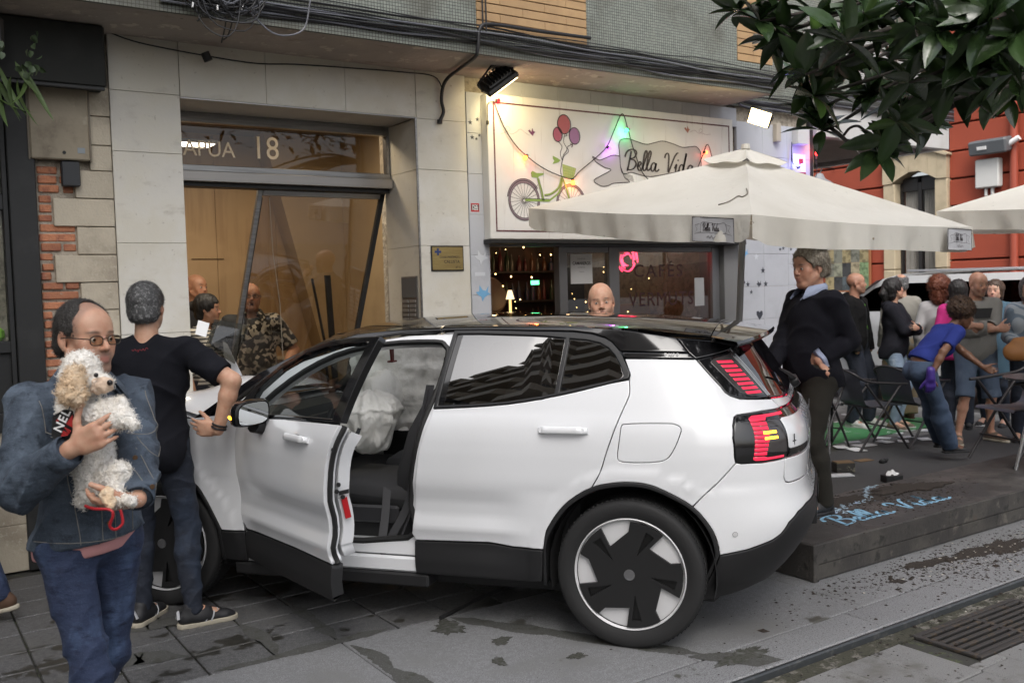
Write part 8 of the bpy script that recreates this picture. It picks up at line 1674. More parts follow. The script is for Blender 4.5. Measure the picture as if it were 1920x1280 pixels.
person(p,head_for(f9),1.76,1.0,'walker leaving the picture at the left edge in jeans and brown suede shoes',skin=(0.549,0.338,0.241),h=.012,legs=dict(R=dict(ankle=(.487,5.735,.10),knee=p+f9*2+[0,0,.4],foot=IR*.2+FWD*-.1+f9*1.0,pitch=-10),L=dict(ankle=p+f9*.36+np.array([0,0,.09]),knee=p+f9*2+[0,0,.5],foot=f9)),bottom=dict(mat=M_jean,ease=.014,flare=.01,name='jeans'),top=[dict(name='jacket',mat=M_navy,ease=.03,hem=-.1)],shoes=dict(mat=M_bshoe,sole=M_sole),hair=dict(style='short',mat=M_hbrown))
# ================================================================== terrace platform
M_deck=mat('worn terrace floor',(.040,.0375,.0365),.6,coords='world',layers=[(2.2,(.085,.078,.072),.45,.68,6),(5,(.028,.024,.022),.52,.68,8),(60,(.10,.095,.09),.66,.74,3)],bump=[(80,.0015),(12,.003)],rrough=(0,.42))
M_fas=mat('dirty bitumen fascia',(.035,.032,.030),.6,coords='world',layers=[(3.5,(.062,.057,.050),.42,.62,8),(9,(.12,.108,.092),.58,.72,7),(5,(.10,.052,.022),.655,.74,6),(14,(.015,.014,.013),.55,.7,6)],bump=[(30,.003),(120,.001)])
PZ=.212
pf=empty('terrace_platform',(6.3,4.6,0),label='low black terrace platform with chipped dirty fascia beside the kerb',cat='platform')
b=MB();b.box(-1.94,2.1,-1.10,-.36,.15,PZ,.003);b.build('floor_panel',M_deck,pf,30)
for x0,x1 in((-1.945,-.62),(-.618,.90),(.902,2.1)):
 b=MB();b.box(x0,x1,-1.128,-1.102,.098,.214,.004);b.build('fascia_board',M_fas,pf,30);b=MB();b.box(x0,x1,-1.120,-1.10,.006,.094,.004);b.build('fascia_board',M_fas,pf,30)
b=MB();b.box(-1.965,-1.942,-1.12,-.36,.004,.213,.004);b.build('end_board',M_fas,pf,30);b=MB();b.box(-1.97,-1.925,-1.134,-1.10,.002,.2155,.003);b.build('corner_trim',M_fas,pf,30)
b=MB();b.box(-1.9,2.06,-1.09,-1.02,.02,.15);b.box(-1.9,2.06,-.45,-.37,.0,.15);b.build('joist',M_dark,pf)
lt_=MB();bella(lt_,lambda u,v,h:(u-6.3+.0*v,v-4.6,PZ+h-.0005),4.86,3.655,.205,.022,1.60,.0025,shear=.12);lt_.build('painted_lettering',mat('chalk blue paint',(.22,.42,.58),.7,coords='world',layers=[(25,(.06,.06,.06),.60,.68,5)]),pf)
for i,(cx,cy,rx,ry,h_)in enumerate(((5.36,4.05,.34,.12,.004),(6.05,4.02,.30,.12,.010))):
 m_=blotch(cx,cy,rx,ry,PZ+.0005,60+i,h=h_);tag(m_.build('soil_spill',M_soil),kind='stuff')
sb=MB();r4=random.Random(8)
def shard(x,y,z,s):a=r4.random()*6.28;sb.add([(x+s*math.cos(a+q),y+s*math.sin(a+q),z+r4.uniform(0,s*.5))for q in(0,1.7,3.9)]+[(x+s*.8*math.cos(a+q),y+s*.8*math.sin(a+q),z-.001)for q in(0,1.7,3.9)],[(0,1,2),(0,3,4,1),(1,4,5,2),(2,5,3,0)])
for k in range(260):
 t=r4.random();
 if t<.5:x,y=r4.gauss(5.06,.05),r4.gauss(3.93,.03)
 else:u=r4.random();x,y=5.1+u*.85+r4.gauss(0,.02),3.84+.36*u+r4.gauss(0,.015)+.05*math.sin(9*u)
 shard(x,y,PZ+.003,r4.uniform(.004,.014))
tag(sb.build('glass_crumbs',mat('blue glass crumbs',(.38,.50,.60),.15)),kind='stuff')
sb=MB()
for k in range(1500):crumb(r4.gauss(5.6,.42),min(4.2,r4.gauss(3.92,.18)),PZ+.0005,min(.02,.004*math.exp(r4.gauss(.2,.5))))
tag(sb.build('soil_crumbs',M_soil),kind='stuff')
sb=MB()
for k in range(90):
 x,y=(r4.gauss(5.7,.5),r4.gauss(3.2,.13))if r4.random()<.7 else(r4.uniform(4.5,7),r4.uniform(2.3,3.4));s=r4.uniform(.003,.011);shard(x,y,.004 if y>2.83 else-.027,s)
tag(sb.build('litter_bits',mat('pale litter',(.5,.46,.40),.6)),kind='stuff')
def gz(x,y):
 c=gp(x,y,PZ);return c if c[1]<4.2 else gp(x,y,0)
def gp(x,y,z=0.):
 r,u,f=cam_axes();d=f+r*(x-960)/FPX-u*(y-640)/FPX;t=(z-CAMH)/d[2];return np.array([0,0,CAMH])+d*t
z8=lambda x,y:(1500+x/4.571,640+y/4.571)
rp=random.Random(17);pm_=None
M_paper=mat('white card',(.72,.73,.75),.6)
for k,(x,y,w)in enumerate(((370,772,.16),(450,864,.16),(352,907,.17),(488,930,.19),(550,890,.22),(705,829,.17),(725,861,.17),(815,786,.17),(885,856,.15),(912,822,.15),(1070,839,.17),(1073,765,.15),(672,742,.14),(690,718,.13),(770,748,.18),(200,641,.16),(360,696,.16),(400,629,.12),(835,602,.2),(1410,711,.13),(1546,722,.13),(930,758,.13))):
 zz=PZ if y>845 and x<1000 else 0.0;c=gp(*z8(x,y),zz)
 zz=PZ if(4.4<c[0]<8.35 and 3.6<c[1]<4.2)else 0.0;c=gp(*z8(x,y),zz)
 b=MB();b.grid([[(u*w*.5,v*w*.36,.003+.006*rp.random()*abs(u))for v in(-1,0,1)]for u in(-1,0,1)]);b.grid([[(u*w*.5,v*w*.36,.001)for v in(-1,1)]for u in(-1,1)]);tag(b.build('loose_card',M_paper,loc=tuple(c+[0,0,.002]),rot=(0,0,rp.uniform(0,3.1)),smooth=60),'white paper card scattered on the ground among the terrace chairs','paper','white cards scattered on the ground')
c=gz(1581,884);bx=empty('dark_box',tuple(c),(0,0,rad(-28)),label='dark cardboard box with torn brown top lying on the terrace',cat='box')
b=MB();b.box(-.085,.085,-.06,.06,.002,.085,.004);b.build('carton',mat('dark carton',(.03,.028,.025),.8,layers=[(18,(.14,.13,.10),.58,.64,4)]),bx,30);b=MB();b.box(-.08,.08,-.055,.055,.0852,.094,.002);b.build('lid',mat('brown card',(.16,.10,.05),.85),bx,30)
c=gz(1573,892);b=MB();b.box(-.12,.12,-.055,.055,.001,.012,.002);tag(b.build('white_tray',mat('white board',(.55,.56,.58),.6),loc=tuple(c),rot=(0,0,rad(-30)),smooth=30),'thin white board lying in front of the dark box','board')
c=gz(1619,863);b=MB();b.box(-.085,.085,-.05,.05,.001,.006,.001);tag(b.build('brown_card',MATS['brown card'],loc=tuple(c),rot=(0,0,rad(-10))),'piece of brown cardboard lying flat behind the dark box','cardboard')
c=gz(1672,903);tb=empty('tissue_box',tuple(c),(0,0,rad(-25)),label='black tissue box with a white tissue sticking out on the terrace floor',cat='box')
b=MB();b.box(-.075,.075,-.05,.05,.001,.06,.003);b.build('carton',M_dark,tb,30);b=MB();G=[[(.05*u+.01*math.sin(7*v),.03*v,.061+.035*(1-u*u)*(1-v*v)+.012*math.sin(5*u+4*v))for v in np.linspace(-1,1,7)]for u in np.linspace(-1,1,9)];b.grid(G);b.build('tissue',mat('tissue',(.7,.7,.7),.8),tb,80)
c=gz(1659,867);F=Field(c-.12,c+.12,.007);F.cone(c+[-.05,0,.02],c+[.04,.01,.018],.022,.018,.02);F.disp(lambda x,y,z:.005*np.sin(120*x+80*z)*np.sin(110*y));tag(net_obj(F,'dark_lump',M_dark,None,1),'small black crumpled object on the terrace behind the tissue box','debris')
b=MB();b.tube(cat_rom([gp(826,1162)+[0,0,.012],gp(850,1150)+[0,0,.014],gp(905,1122)+[0,0,.012],gp(960,1100)+[0,0,.012]],6),.011,6);tag(b.build('rubber_strip',mat('torn rubber',(.015,.015,.016),.5),smooth=60),'torn black rubber strip lying on the paving under the car sill','debris')
# ================================================================== chairs and table
M_chair=mat('anthracite chair metal',(.030,.028,.030),.42,.3);M_cseat=mat('grey chair sheet',(.10,.105,.125),.38,.4)
def make_chair():
 r=empty('terrace_chair',label='x',cat='chair',group='terrace chairs')
 G=[]
 for i,t in enumerate(np.linspace(0,1,17)):
  if t<.5:y,z=.22-.80*t*.56*2*.5-.0,.45-.01*math.sin(t*6)
  a=t;yy=np.interp(a,[0,.08,.45,.55,.62,1],[.235,.22,-.12,-.19,-.215,-.30]);zz=np.interp(a,[0,.08,.45,.55,.62,1],[.435,.45,.435,.455,.50,.82]);G.append([(x,yy-.05*(1-(x/.21)**2)*max(0,a-.55)*1.6,zz)for x in np.linspace(-.21,.21,9)])
 b=MB();b.grid(G);b.grid([[(x,y+.004,z-.008)for x,y,z in q]for q in G]);b.build('seat_shell',M_cseat,r,60)
 for s in(-1,1):
  for P in([(s*.25,.27,0),(s*.245,.0,.40),(s*.24,-.22,.68)],[(s*.25,-.30,0),(s*.245,.0,.42),(s*.24,.20,.66)]):b=MB();b.tube([P[0],P[1],P[2]],.0125,8);b.build('leg',M_chair,r,60)
 b=MB();b.tube(cat_rom([(.245,.26,.655),(.245,.05,.67),(.24,-.20,.70),(.19,-.33,.78),(0,-.37,.825),(-.19,-.33,.78),(-.24,-.20,.70),(-.245,.05,.67),(-.245,.26,.655)],5),.0125,8);b.build('arm_rail',M_chair,r,60)
 b=MB();b.tube([(-.245,.02,.42),(.245,.02,.42)],.010,6);b.tube([(-.248,.16,.20),(.248,.16,.20)],.008,6);b.tube([(-.245,-.16,.43),(.245,-.16,.43)],.010,6);b.build('cross_bar',M_chair,r,60);return r
def dup_tree(o):
 c=o.copy();COL.objects.link(c)
 for ch in list(o.children):
  d=ch.copy();COL.objects.link(d);d.parent=c
 return c
ch0=make_chair()
CH=[((8.42,6.02,0),-108,'grey sheet metal terrace chair in the middle of the scattered cards'),((7.95,6.35,0),-80,'dark terrace chair half hidden behind the man in the navy jumper'),((7.62,4.06,PZ),70,'dark terrace chair at the right edge that the waitress is touching'),((8.92,5.86,0),-100,'terrace chair overlapping the grey one, nearest the woman in light jeans')]
for k,(l_,a,lab)in enumerate(CH):
 c_=ch0 if k==0 else dup_tree(ch0);c_.location=l_;c_.rotation_euler=(0,0,rad(a));c_['label']=lab
at_=empty('aluminium_rail',(7.72,5.98,0),label='polished aluminium chair frame with rounded top beside the navy jumper man',cat='chair');b=MB();b.tube(cat_rom([(0,0,0),(0,0,.3),(.0,.0,.58),(-.02,.02,.68),(-.08,.07,.72),(-.16,.14,.70)],6),.014,10);b.build('frame',mat('polished aluminium',(.55,.55,.56),.25,.9),at_,60)
b=MB();b.tube(cat_rom([(-.40,.35,0),(-.40,.35,.3),(-.38,.33,.58),(-.30,.26,.70),(-.16,.14,.70)],6),.014,10);b.build('frame',MATS['polished aluminium'],at_,60)
tbx=gp(1925,885,PZ);tbl=empty('glass_table',(tbx[0]+.25,tbx[1]-.05,PZ),label='small round terrace table with steel legs at the right edge of the picture',cat='table')
b=MB();b.lathe([(0,.70),(.33,.70),(.33,.715),(0,.715)],36);b.build('table_top',mat('dark table top',(.05,.05,.055),.2),tbl,50)
for k in range(3):a=2.1*k+.4;b=MB();b.tube([(.10*math.cos(a),.10*math.sin(a),.70),(.26*math.cos(a),.26*math.sin(a),0)],.014,8);b.build('leg',MATS['polished aluminium'],tbl,60)
# ================================================================== bicycle behind the chairs
bk_=empty('bicycle',(8.75,6.75,0),(0,0,rad(38)),label='dark bicycle parked on the green mark behind the terrace chairs',cat='bicycle')
wme=None
for x in(-.52,.52):
 w=empty('wheel',(x,0,.335),parent=bk_)
 if wme is None:
  b=MB();b.tube([(.325*math.cos(a),0,.325*math.sin(a))for a in np.linspace(0,6.283,41)[:-1]],.017,6,closed=True);wme=mesh('tyre',b.V,b.F,M_tire,60);b=MB()
  for k in range(18):a=6.283*k/18;b.tube([(.02*math.cos(a+.6),.02*(-1)**k,.02*math.sin(a+.6)),(.31*math.cos(a),0,.31*math.sin(a))],.0015,3)
  sme=mesh('spokes',b.V,b.F,M_stl)
 link(wme,'tyre',w);o=link(sme,'spokes',w);o['kind']='stuff'
b=MB()
for P in([(-.52,0,.335),(-.05,0,.30),(.40,0,.78)],[(-.05,0,.30),(-.20,0,.80)],[(-.16,0,.72),(.40,0,.74)],[(-.52,0,.335),(-.17,0,.70)],[(.38,0,.86),(.45,0,.60),(.52,0,.335)]):b.tube(P,.017,8)
b.build('frame',M_chair,bk_,60);b=MB();b.tube([(-.32,0,.83),(-.2,0,.845),(-.08,0,.83)],[.06,.045,.02],8);b.build('saddle',M_dark,bk_,60);b=MB();b.tube(cat_rom([(.30,.28,.98),(.38,.2,1.0),(.40,0,.95),(.38,-.2,1.0),(.30,-.28,.98)],5),.012,8);b.build('handlebar',M_stl,bk_,60)
# ================================================================== parasols
def cream():
 m=bpy.data.materials.new('cream canvas');m.use_nodes=True;N=m.node_tree.nodes;L=m.node_tree.links;b=N['Principled BSDF'];b.inputs['Roughness'].default_value=.85;o=N['Material Output']
 g=N.new('ShaderNodeTexCoord');n=N.new('ShaderNodeTexNoise');n.inputs['Scale'].default_value=1.6;n.inputs['Detail'].default_value=7;L.new(g.outputs['Object'],n.inputs['Vector']);r=N.new('ShaderNodeMapRange');r.inputs['From Min'].default_value=.42;r.inputs['From Max'].default_value=.72;L.new(n.outputs['Fac'],r.inputs[0]);mx=N.new('ShaderNodeMix');mx.data_type='RGBA';L.new(r.outputs[0],mx.inputs[0]);mx.inputs[6].default_value=(.76,.735,.67,1);mx.inputs[7].default_value=(.66,.63,.56,1)
 n3=N.new('ShaderNodeTexNoise');n3.inputs['Scale'].default_value=26;n3.inputs['Detail'].default_value=4;L.new(g.outputs['Object'],n3.inputs['Vector']);r3=N.new('ShaderNodeMapRange');r3.inputs['From Min'].default_value=.70;r3.inputs['From Max'].default_value=.76;r3.inputs['To Max'].default_value=.5;L.new(n3.outputs['Fac'],r3.inputs[0]);m3=N.new('ShaderNodeMix');m3.data_type='RGBA';L.new(r3.outputs[0],m3.inputs[0]);L.new(mx.outputs[2],m3.inputs[6]);m3.inputs[7].default_value=(.25,.24,.22,1);L.new(m3.outputs[2],b.inputs['Base Color'])
 t=N.new('ShaderNodeBsdfTranslucent');L.new(m3.outputs[2],t.inputs[0]);ms=N.new('ShaderNodeMixShader');ms.inputs[0].default_value=.30;L.new(b.outputs[0],ms.inputs[1]);L.new(t.outputs[0],ms.inputs[2]);L.new(ms.outputs[0],o.inputs[0])
 n2=N.new('ShaderNodeTexNoise');n2.inputs['Scale'].default_value=9;n2.inputs['Detail'].default_value=5;L.new(g.outputs['Object'],n2.inputs['Vector']);bp=N.new('ShaderNodeBump');bp.inputs['Distance'].default_value=.008;L.new(n2.outputs['Fac'],bp.inputs['Height']);L.new(bp.outputs[0],b.inputs['Normal']);return m
M_cream=cream()
def parasol(Lc,Fc,Rc_,apex,label,pole_foot,group,tear=False):
 Lc,Fc,Rc_,apex=map(lambda v:np.array(v,float),(Lc,Fc,Rc_,apex));Bc=Lc+Rc_-Fc;o0=(Lc+Rc_)/2;r=empty('parasol',tuple(o0),label=label,cat='parasol',group=group);cs=[Fc,Rc_,Bc,Lc]
 def skin(k,u,t):
  a,c=cs[k],cs[(k+1)%4];e=a+(c-a)*u;p=apex+(e-apex)*t;sag=.055*math.sin(math.pi*t)*math.sin(math.pi*u)**.8+.02*t*math.sin(math.pi*u);return p-np.array([0,0,sag])-o0
 b=MB()
 for k in range(4):
  G=[[skin(k,u,t)for u in np.linspace(0,1,33)]for t in np.linspace(.10,1,22)];b.grid(G)
 b.build('canopy',M_cream,r,180)
 b=MB()
 for k in range(4):
  G=[]
  for t in(.0,.05,.10,.155,.19):G.append([skin(k,u,max(t,.002))+np.array([0,0,.055-.10*max(0,t-.15)-.012*math.sin(9*u)*t/.19])for u in np.linspace(0,1,13)])
  b.grid(G)
 b.build('vent_cap',M_cream,r,60);b=MB();b.lathe([(0,.09),(.03,.085),(.035,.05),(.02,.04)],14,M=Matrix.Translation((apex-o0).tolist()));b.build('finial',M_cream,r,60)
 for k in range(4):
  a,c=cs[k],cs[(k+1)%4];out=np.cross(c-a,[0,0,1.]);out/=np.linalg.norm(out);out*=np.sign(out@((a+c)/2-o0));G=[]
  for t in np.linspace(0,1,9):
   row=[]
   for u in np.linspace(0,1,65):
    e=skin(k,u,1.0);w=.016*math.sin(34*u+k)*t+.010*math.sin(71*u+2*k)*t+.02*t*math.sin(5*u+k);cut=min(1,u/.035,(1-u)/.035);row.append(e+out*(w+.006)-np.array([0,0,.175*t*(.80+.20*cut)+.008*math.sin(8*u+k)*t]))
   G.append(row)
  b=MB();b.grid(G);b.build('valance',M_cream,r,180)
 hub=apex-o0-np.array([0,0,.10]);M_rib=mat('weathered rib',(.36,.30,.22),.6)
 for q in cs+[(cs[k]+cs[(k+1)%4])/2 for k in range(4)]:b=MB();b.tube([hub-np.array([0,0,.05]),q-o0-np.array([0,0,.05 if any(q is c_ for c_ in cs)else.12])],.014,6);b.build('rib',M_rib,r,60);b=MB();b.tube([hub-np.array([0,0,.35]),(q-o0)*.5+hub*.5-np.array([0,0,.03])],.010,6);b.build('strut',M_rib,r,60)
 pfoot=np.array(pole_foot,float)-o0;b=MB();b.tube([pfoot,apex-o0],.026,12);b.build('pole',mat('grey parasol pole',(.24,.24,.24),.45,.4),r,60);b=MB();b.box(-.28,.28,-.28,.28,0,.06,.01,M=Matrix.Translation(pfoot.tolist()));b.build('base_plate',M_chair,r,30)
 def label_on(k,u0,u1):
  a,c=cs[k],cs[(k+1)%4];out=np.cross(c-a,[0,0,1.]);out/=np.linalg.norm(out);out*=np.sign(out@((a+c)/2-o0));t0=skin(k,u0,1.);ax=(c-a)/np.linalg.norm(c-a)*(1 if u1>u0 else-1);wd=abs(u1-u0)*np.linalg.norm(c-a)
  T=lambda u,v,h:t0+ax*u+np.array([0,0,v-.165])+out*(.034+h+.006*math.sin(20*u));b=MB();b.grid([[T(u,v,0)for v in np.linspace(0,.15,4)]for u in np.linspace(0,wd,9)]);b.grid([[T(u,v,-.002)for v in np.linspace(0,.15,4)]for u in np.linspace(0,wd,9)]);lb=b.build('cloth_label',mat('label cloth',(.50,.50,.52),.7),r,60)
  q=MB();bella(q,T,wd*.28,.068,.048,.0035,.95*wd/.28*.62,.0025);P=[(wd*.22,.055),(wd*.24,.115),(wd*.4,.12),(wd*.6,.112),(wd*.78,.118),(wd*.80,.060),(wd*.6,.054),(wd*.4,.058),(wd*.22,.055)];ribbon(cat_rom(P,4),.0025,q,T,.002)
  for s in(1,-1):ribbon([(wd*.5+s*wd*.30,.11),(wd*.5+s*wd*.42,.10),(wd*.5+s*wd*.36,.075),(wd*.5+s*wd*.44,.045),(wd*.5+s*wd*.28,.056)],.0025,q,T,.002)
  for k_,P in enumerate(cat_rom([(wd*.36,.025),(wd*.40,.035),(wd*.43,.02),(wd*.47,.038),(wd*.5,.02),(wd*.55,.034),(wd*.58,.02),(wd*.62,.035),(wd*.66,.022)],4)):pass
  ribbon(cat_rom([(wd*.36,.025),(wd*.40,.035),(wd*.43,.02),(wd*.47,.040),(wd*.49,.02),(wd*.55,.034),(wd*.58,.02),(wd*.62,.035),(wd*.66,.022)],4),.003,q,T,.002);q.build('lettering',M_blk,lb)
  q=MB();ribbon([(0,0),(wd,.0)],.004,q,T,.002);ribbon([(0,.15),(wd*.3,.151),(wd,.149)],.006,q,T,.002);ribbon([(0,0),(.004,.15)],.005,q,T,.002);ribbon([(wd,0),(wd-.004,.15)],.004,q,T,.002);q.build('label_edge',M_blk,lb)
 if tear:
  label_on(3,.945,.80)if False else label_on(3,.80,.955);label_on(0,.845,.975)
  q=MB();P=cat_rom([(.985,.62),(.99,.70),(.965,.74),(.94,.72),(.90,.80),(.86,.84)],5);pts=[skin(3,min(u,.999),t)+np.array([0,0,.006])for u,t in P];q.tube(pts,.0045,5);q.build('tear',mat('torn canvas edge',(.20,.18,.15),.8),r,60)
 return r
parasol((4.40,6.27,2.36),(4.40,3.95,2.117),(6.76,3.95,2.074),(5.587,5.063,2.683),'large cream parasol over the terrace with torn cloth labels reading Bella Vida',(5.50,5.18,0),'cream terrace parasols',True)
l2=px(1757,396,8.6);parasol(l2,l2+[0,-2.35,-.10],l2+[2.35,-2.35,-.10],l2+[1.175,-1.175,.46],'second cream parasol at the right edge, partly behind the torn one',(l2[0]+1.175,l2[1]-1.175,0),'cream terrace parasols')
# ================================================================== white van
M_van=mat('white van paint',(.62,.63,.64),.25,coat=.8);M_vgl=glass('van glass',(.08,.08,.085),1.0,ior=1.8)
vn=empty('white_van',(12.2,7.4,0),label='white minivan parked in front of the red house behind the onlookers',cat='van')
def VX(y,z):return.02*max(0,.6-z)*2+.0+(.30*(z-1.12)if z>1.12 else 0)+.10*max(0,(y-9.3)/.9)**2
def vplate(name,loops,m,th=.02,off=0.):return plate('',loops,lambda y,z,h:(VX(y,z)-off-h,y-7.4,z),th,None,step=.12).build(name,m,vn,40)
w1=[(8.62,1.26),(9.25,1.26),(8.70,1.60),(8.55,1.66),(8.45,1.66),(8.45,1.26)];w1=[(8.45,1.25),(9.22,1.24),(8.72,1.58),(8.52,1.65),(8.45,1.65)];w2=[(6.35,1.25),(8.38,1.25),(8.38,1.65),(6.35,1.66)];w3=[(5.32,1.27),(6.22,1.25),(6.22,1.66),(5.52,1.66)]
prof=[(5.05,.32),(5.0,.7),(5.05,1.15),(5.25,1.70),(5.45,1.76),(8.35,1.76),(8.62,1.70),(9.40,1.20),(10.0,1.08),(10.18,.95),(10.22,.6),(10.2,.32)]
arch=lambda yc:[(yc+.40*math.cos(a),.33+.40*math.sin(a))for a in np.linspace(0,math.pi,13)]
out_=prof[:-1]+[(10.2,.33)]+[(p[0],p[1])for p in arch(9.35)]+arch(6.0)+[(5.05,.33)]
vb=vplate('side',[prof[1:-1]+[(10.2,.335)]+arch(9.35)+arch(6.0)+[(5.05,.335)],w1,w2,w3],M_van)
for w in(w1,w2,w3):vplate('window',[w],M_vgl,.006,-.02)
vplate('trim_strip',[[(5.1,.62),(5.1,.68),(10.15,.68),(10.15,.62)]],mat('grey strip',(.2,.2,.2),.5),.012,.021);vplate('sill',[[(6.42,.24),(6.42,.36),(8.94,.36),(8.94,.24)]],M_clad,.03,.01);vplate('door_gap',[[(7.38,.40),(7.39,.40),(7.39,1.24),(7.38,1.24)]],M_dark,.002,.0205);vplate('door_gap',[[(8.41,.40),(8.418,.40),(8.418,1.24),(8.41,1.24)]],M_dark,.002,.0205)
G=[[(x+VX(y,z)*(1 if x<.9 else-1)*(1 if abs(x-.95)>.9 else 0),y-7.4,z+.05*(1-((x-.95)/.95)**2))for x in np.linspace(0,1.9,11)]for y,z in[(5.0,.7),(5.05,1.15),(5.25,1.70),(5.45,1.76),(6.5,1.79),(7.6,1.79),(8.35,1.76),(8.62,1.70)]];b=MB();b.grid(G);b.build('roof',M_van,vn,60)
G=[[(x,y-7.4,z+.03*(1-((x-.95)/.95)**2))for x in np.linspace(.05,1.85,9)]for y,z in[(8.62,1.70),(9.0,1.46),(9.40,1.20)]];b=MB();b.grid(G);b.build('windscreen',M_vgl,vn,60)
G=[[(x,y-7.4,z)for x in np.linspace(.0,1.9,9)]for y,z in[(9.40,1.20),(10.0,1.08),(10.18,.95),(10.22,.6),(10.2,.32)]];b=MB();b.grid(G);b.build('bonnet',M_van,vn,40)
b=MB();b.box(.2,1.8,-2.3,2.6,.28,1.2);b.build('interior',M_cab,vn);b=MB();b.tube([(.34,-1.9,1.80),(.34,.9,1.83)],.018,6);b.build('roof_rail',mat('grey rail',(.3,.3,.31),.4,.5),vn,60)
for y in(6.0,9.35):
 w=empty('wheel',(.14,y-7.4,.33),(0,0,math.pi/2),parent=vn);o=link(tyre_me,'tyre',w);o.scale=(.93,.93,.93);o=link(disc_me,'rim',w);o.scale=(.95,.95,.95)
b=MB();b.box(-.16,.03,9.05-7.4,9.2-7.4,1.22,1.38,.03);b.build('wing_mirror',M_clad,vn,30)
# ================================================================== cables on the facade
M_cab1=mat('black cable',(.016,.016,.018),.5);M_cab2=mat('grey cable',(.16,.165,.19),.45)
rcb=random.Random(31)
for k in range(15):
 z0=3.545+.0085*k if k<10 else 3.60+.022*(k-10);yy=6.085-.010*(k%4)-.004*rcb.random();pts=[];sg2_=rcb.uniform(.004,.02);ph=rcb.uniform(0,6)
 for x in np.linspace(1.55 if k<10 else-3,7.12,30):pts.append((x,yy-.008*math.sin(3*x+ph),z0+.014*math.sin(1.3*x+ph)-sg2_*abs(math.sin(2.1*x+ph*.5))+.006*math.sin(5*x+k)-.012*(x-4)*.3))
 pts+=[(7.16,6.16,pts[-1][2]),(7.2,6.5,pts[-1][2]-.01),(7.3,6.70,pts[-1][2]-.01)]+[(x,6.72-.006*(k%4),pts[-1][2]-.02-.02*abs(math.sin(2*x+ph)))for x in np.linspace(7.5,8.4,6)]+[(8.6,6.68,3.60+.01*k),(9.6,6.66,3.58+.012*k),(11.0,6.65,3.60+.01*k)]
 b=MB();b.tube(cat_rom(pts,2),rcb.choice((.0045,.006,.0075)),5,cap=False);tag(b.build('wall_cable',M_cab2 if k%5==1 else M_cab1,smooth=60),'one of the black cables strung along the mosaic band above the entrance','cable','cables along the mosaic band')
cl=empty('cable_coil',(1.92,5.98,3.62),label='tangled coil of black cables with white tags hanging above the doorway pier',cat='cable coil')
for k in range(30):
 rx,rz=rcb.uniform(.07,.25),rcb.uniform(.08,.26);cx,cz=rcb.gauss(-.02,.05),rcb.gauss(.06,.06);a0=rcb.uniform(0,6.28);n=rcb.randint(18,34);pts=[(cx+rx*math.cos(a0+q*.30)*(1+.08*math.sin(q*.7+k)),-.012*k*.12+.03*math.sin(q*.4+k),cz+rz*math.sin(a0+q*.30)*(1+.06*math.cos(q*.9+k)))for q in range(n)]
 b=MB();b.tube(pts,rcb.choice((.004,.0045,.006)),5,cap=False);b.build('cable',M_cab2 if k%6==2 else M_cab1,cl,60)
for P in([(.0,0,.1),(.0,.02,-.05),(.03,.1,-.16),(.06,.3,-.24)],[(.08,0,.1),(.07,.02,-.08),(.08,.2,-.2),(.075,.3,-.22)],[(-.13,0,.0),(-.12,.01,-.12),(-.17,.03,-.20)],[(.1,0,-.05),(.3,.0,-.22),(.5,.0,-.18),(.56,0,.0),(.60,0,.16),(.72,-.02,.17)],[(.12,0,.1),(.35,0,.2),(.5,0,.24),(.7,0,.2)]):b=MB();b.tube(cat_rom(P,6),.0055,5);b.build('cable',M_cab1 if len(P)<5 else M_cab2,cl,60)
b=MB();b.tube([(.06,.68,-.22),(.085,.68,-.275)],.03,10);b.build('cable_joint',M_dark,cl,60)
for k in range(13):x,z=rcb.uniform(-.26,.2),rcb.uniform(-.16,.16);b=MB();a=rcb.uniform(-.6,.6);b.tube([(x,-.05,z),(x+.012*math.sin(a),-.05,z+.03)],.0062,6);b.build('cable_tag',M_wht,cl,60)
b=MB();pts=[(1.37,6.742,3.485),(1.62,6.742,3.43),(2.3,6.74,3.385),(2.66,6.742,3.41),(3.1,6.742,3.43),(3.55,6.742,3.445),(3.83,6.742,3.44),(3.90,6.73,3.34)];b.tube(cat_rom(pts,5),.005,5);tag(b.build('wall_cable',M_cab1,smooth=60),'thin black cable sagging across the marble above the doorway','cable')
cp_=empty('cable_pipe',(3.88,6.4,3.45),label='thick black cable conduit bending under the soffit down the marble pilaster',cat='pipe');b=MB();pts=[np.array(p)-[3.88,6.4,3.45]for p in((4.9,6.06,3.715),(4.4,6.06,3.705),(3.97,6.055,3.70),(3.85,6.055,3.66),(3.825,6.06,3.50),(3.83,6.12,3.452),(3.90,6.45,3.448),(3.93,6.68,3.43),(3.90,6.72,3.36),(3.885,6.725,3.25),(3.90,6.725,3.16),(3.862,6.725,3.085))];b.tube(cat_rom(pts,5),.0145,8);b.build('conduit',M_cab1,cp_,60);b=MB();b.lathe([(0,.02),(.022,.015),(.022,-.015),(0,-.02)],10,M=Matrix.Translation((-.018,.325,-.37)));b.build('conduit_end',M_dark,cp_,60)
b=MB();b.tube([np.array(p)-[3.88,6.4,3.45]for p in((3.87,6.05,5.2),(3.87,6.05,3.66))],.007,5);b.tube([np.array(p)-[3.88,6.4,3.45]for p in((3.90,6.05,5.2),(3.90,6.05,3.62))],.007,5);b.build('riser',M_cab1,cp_,60)
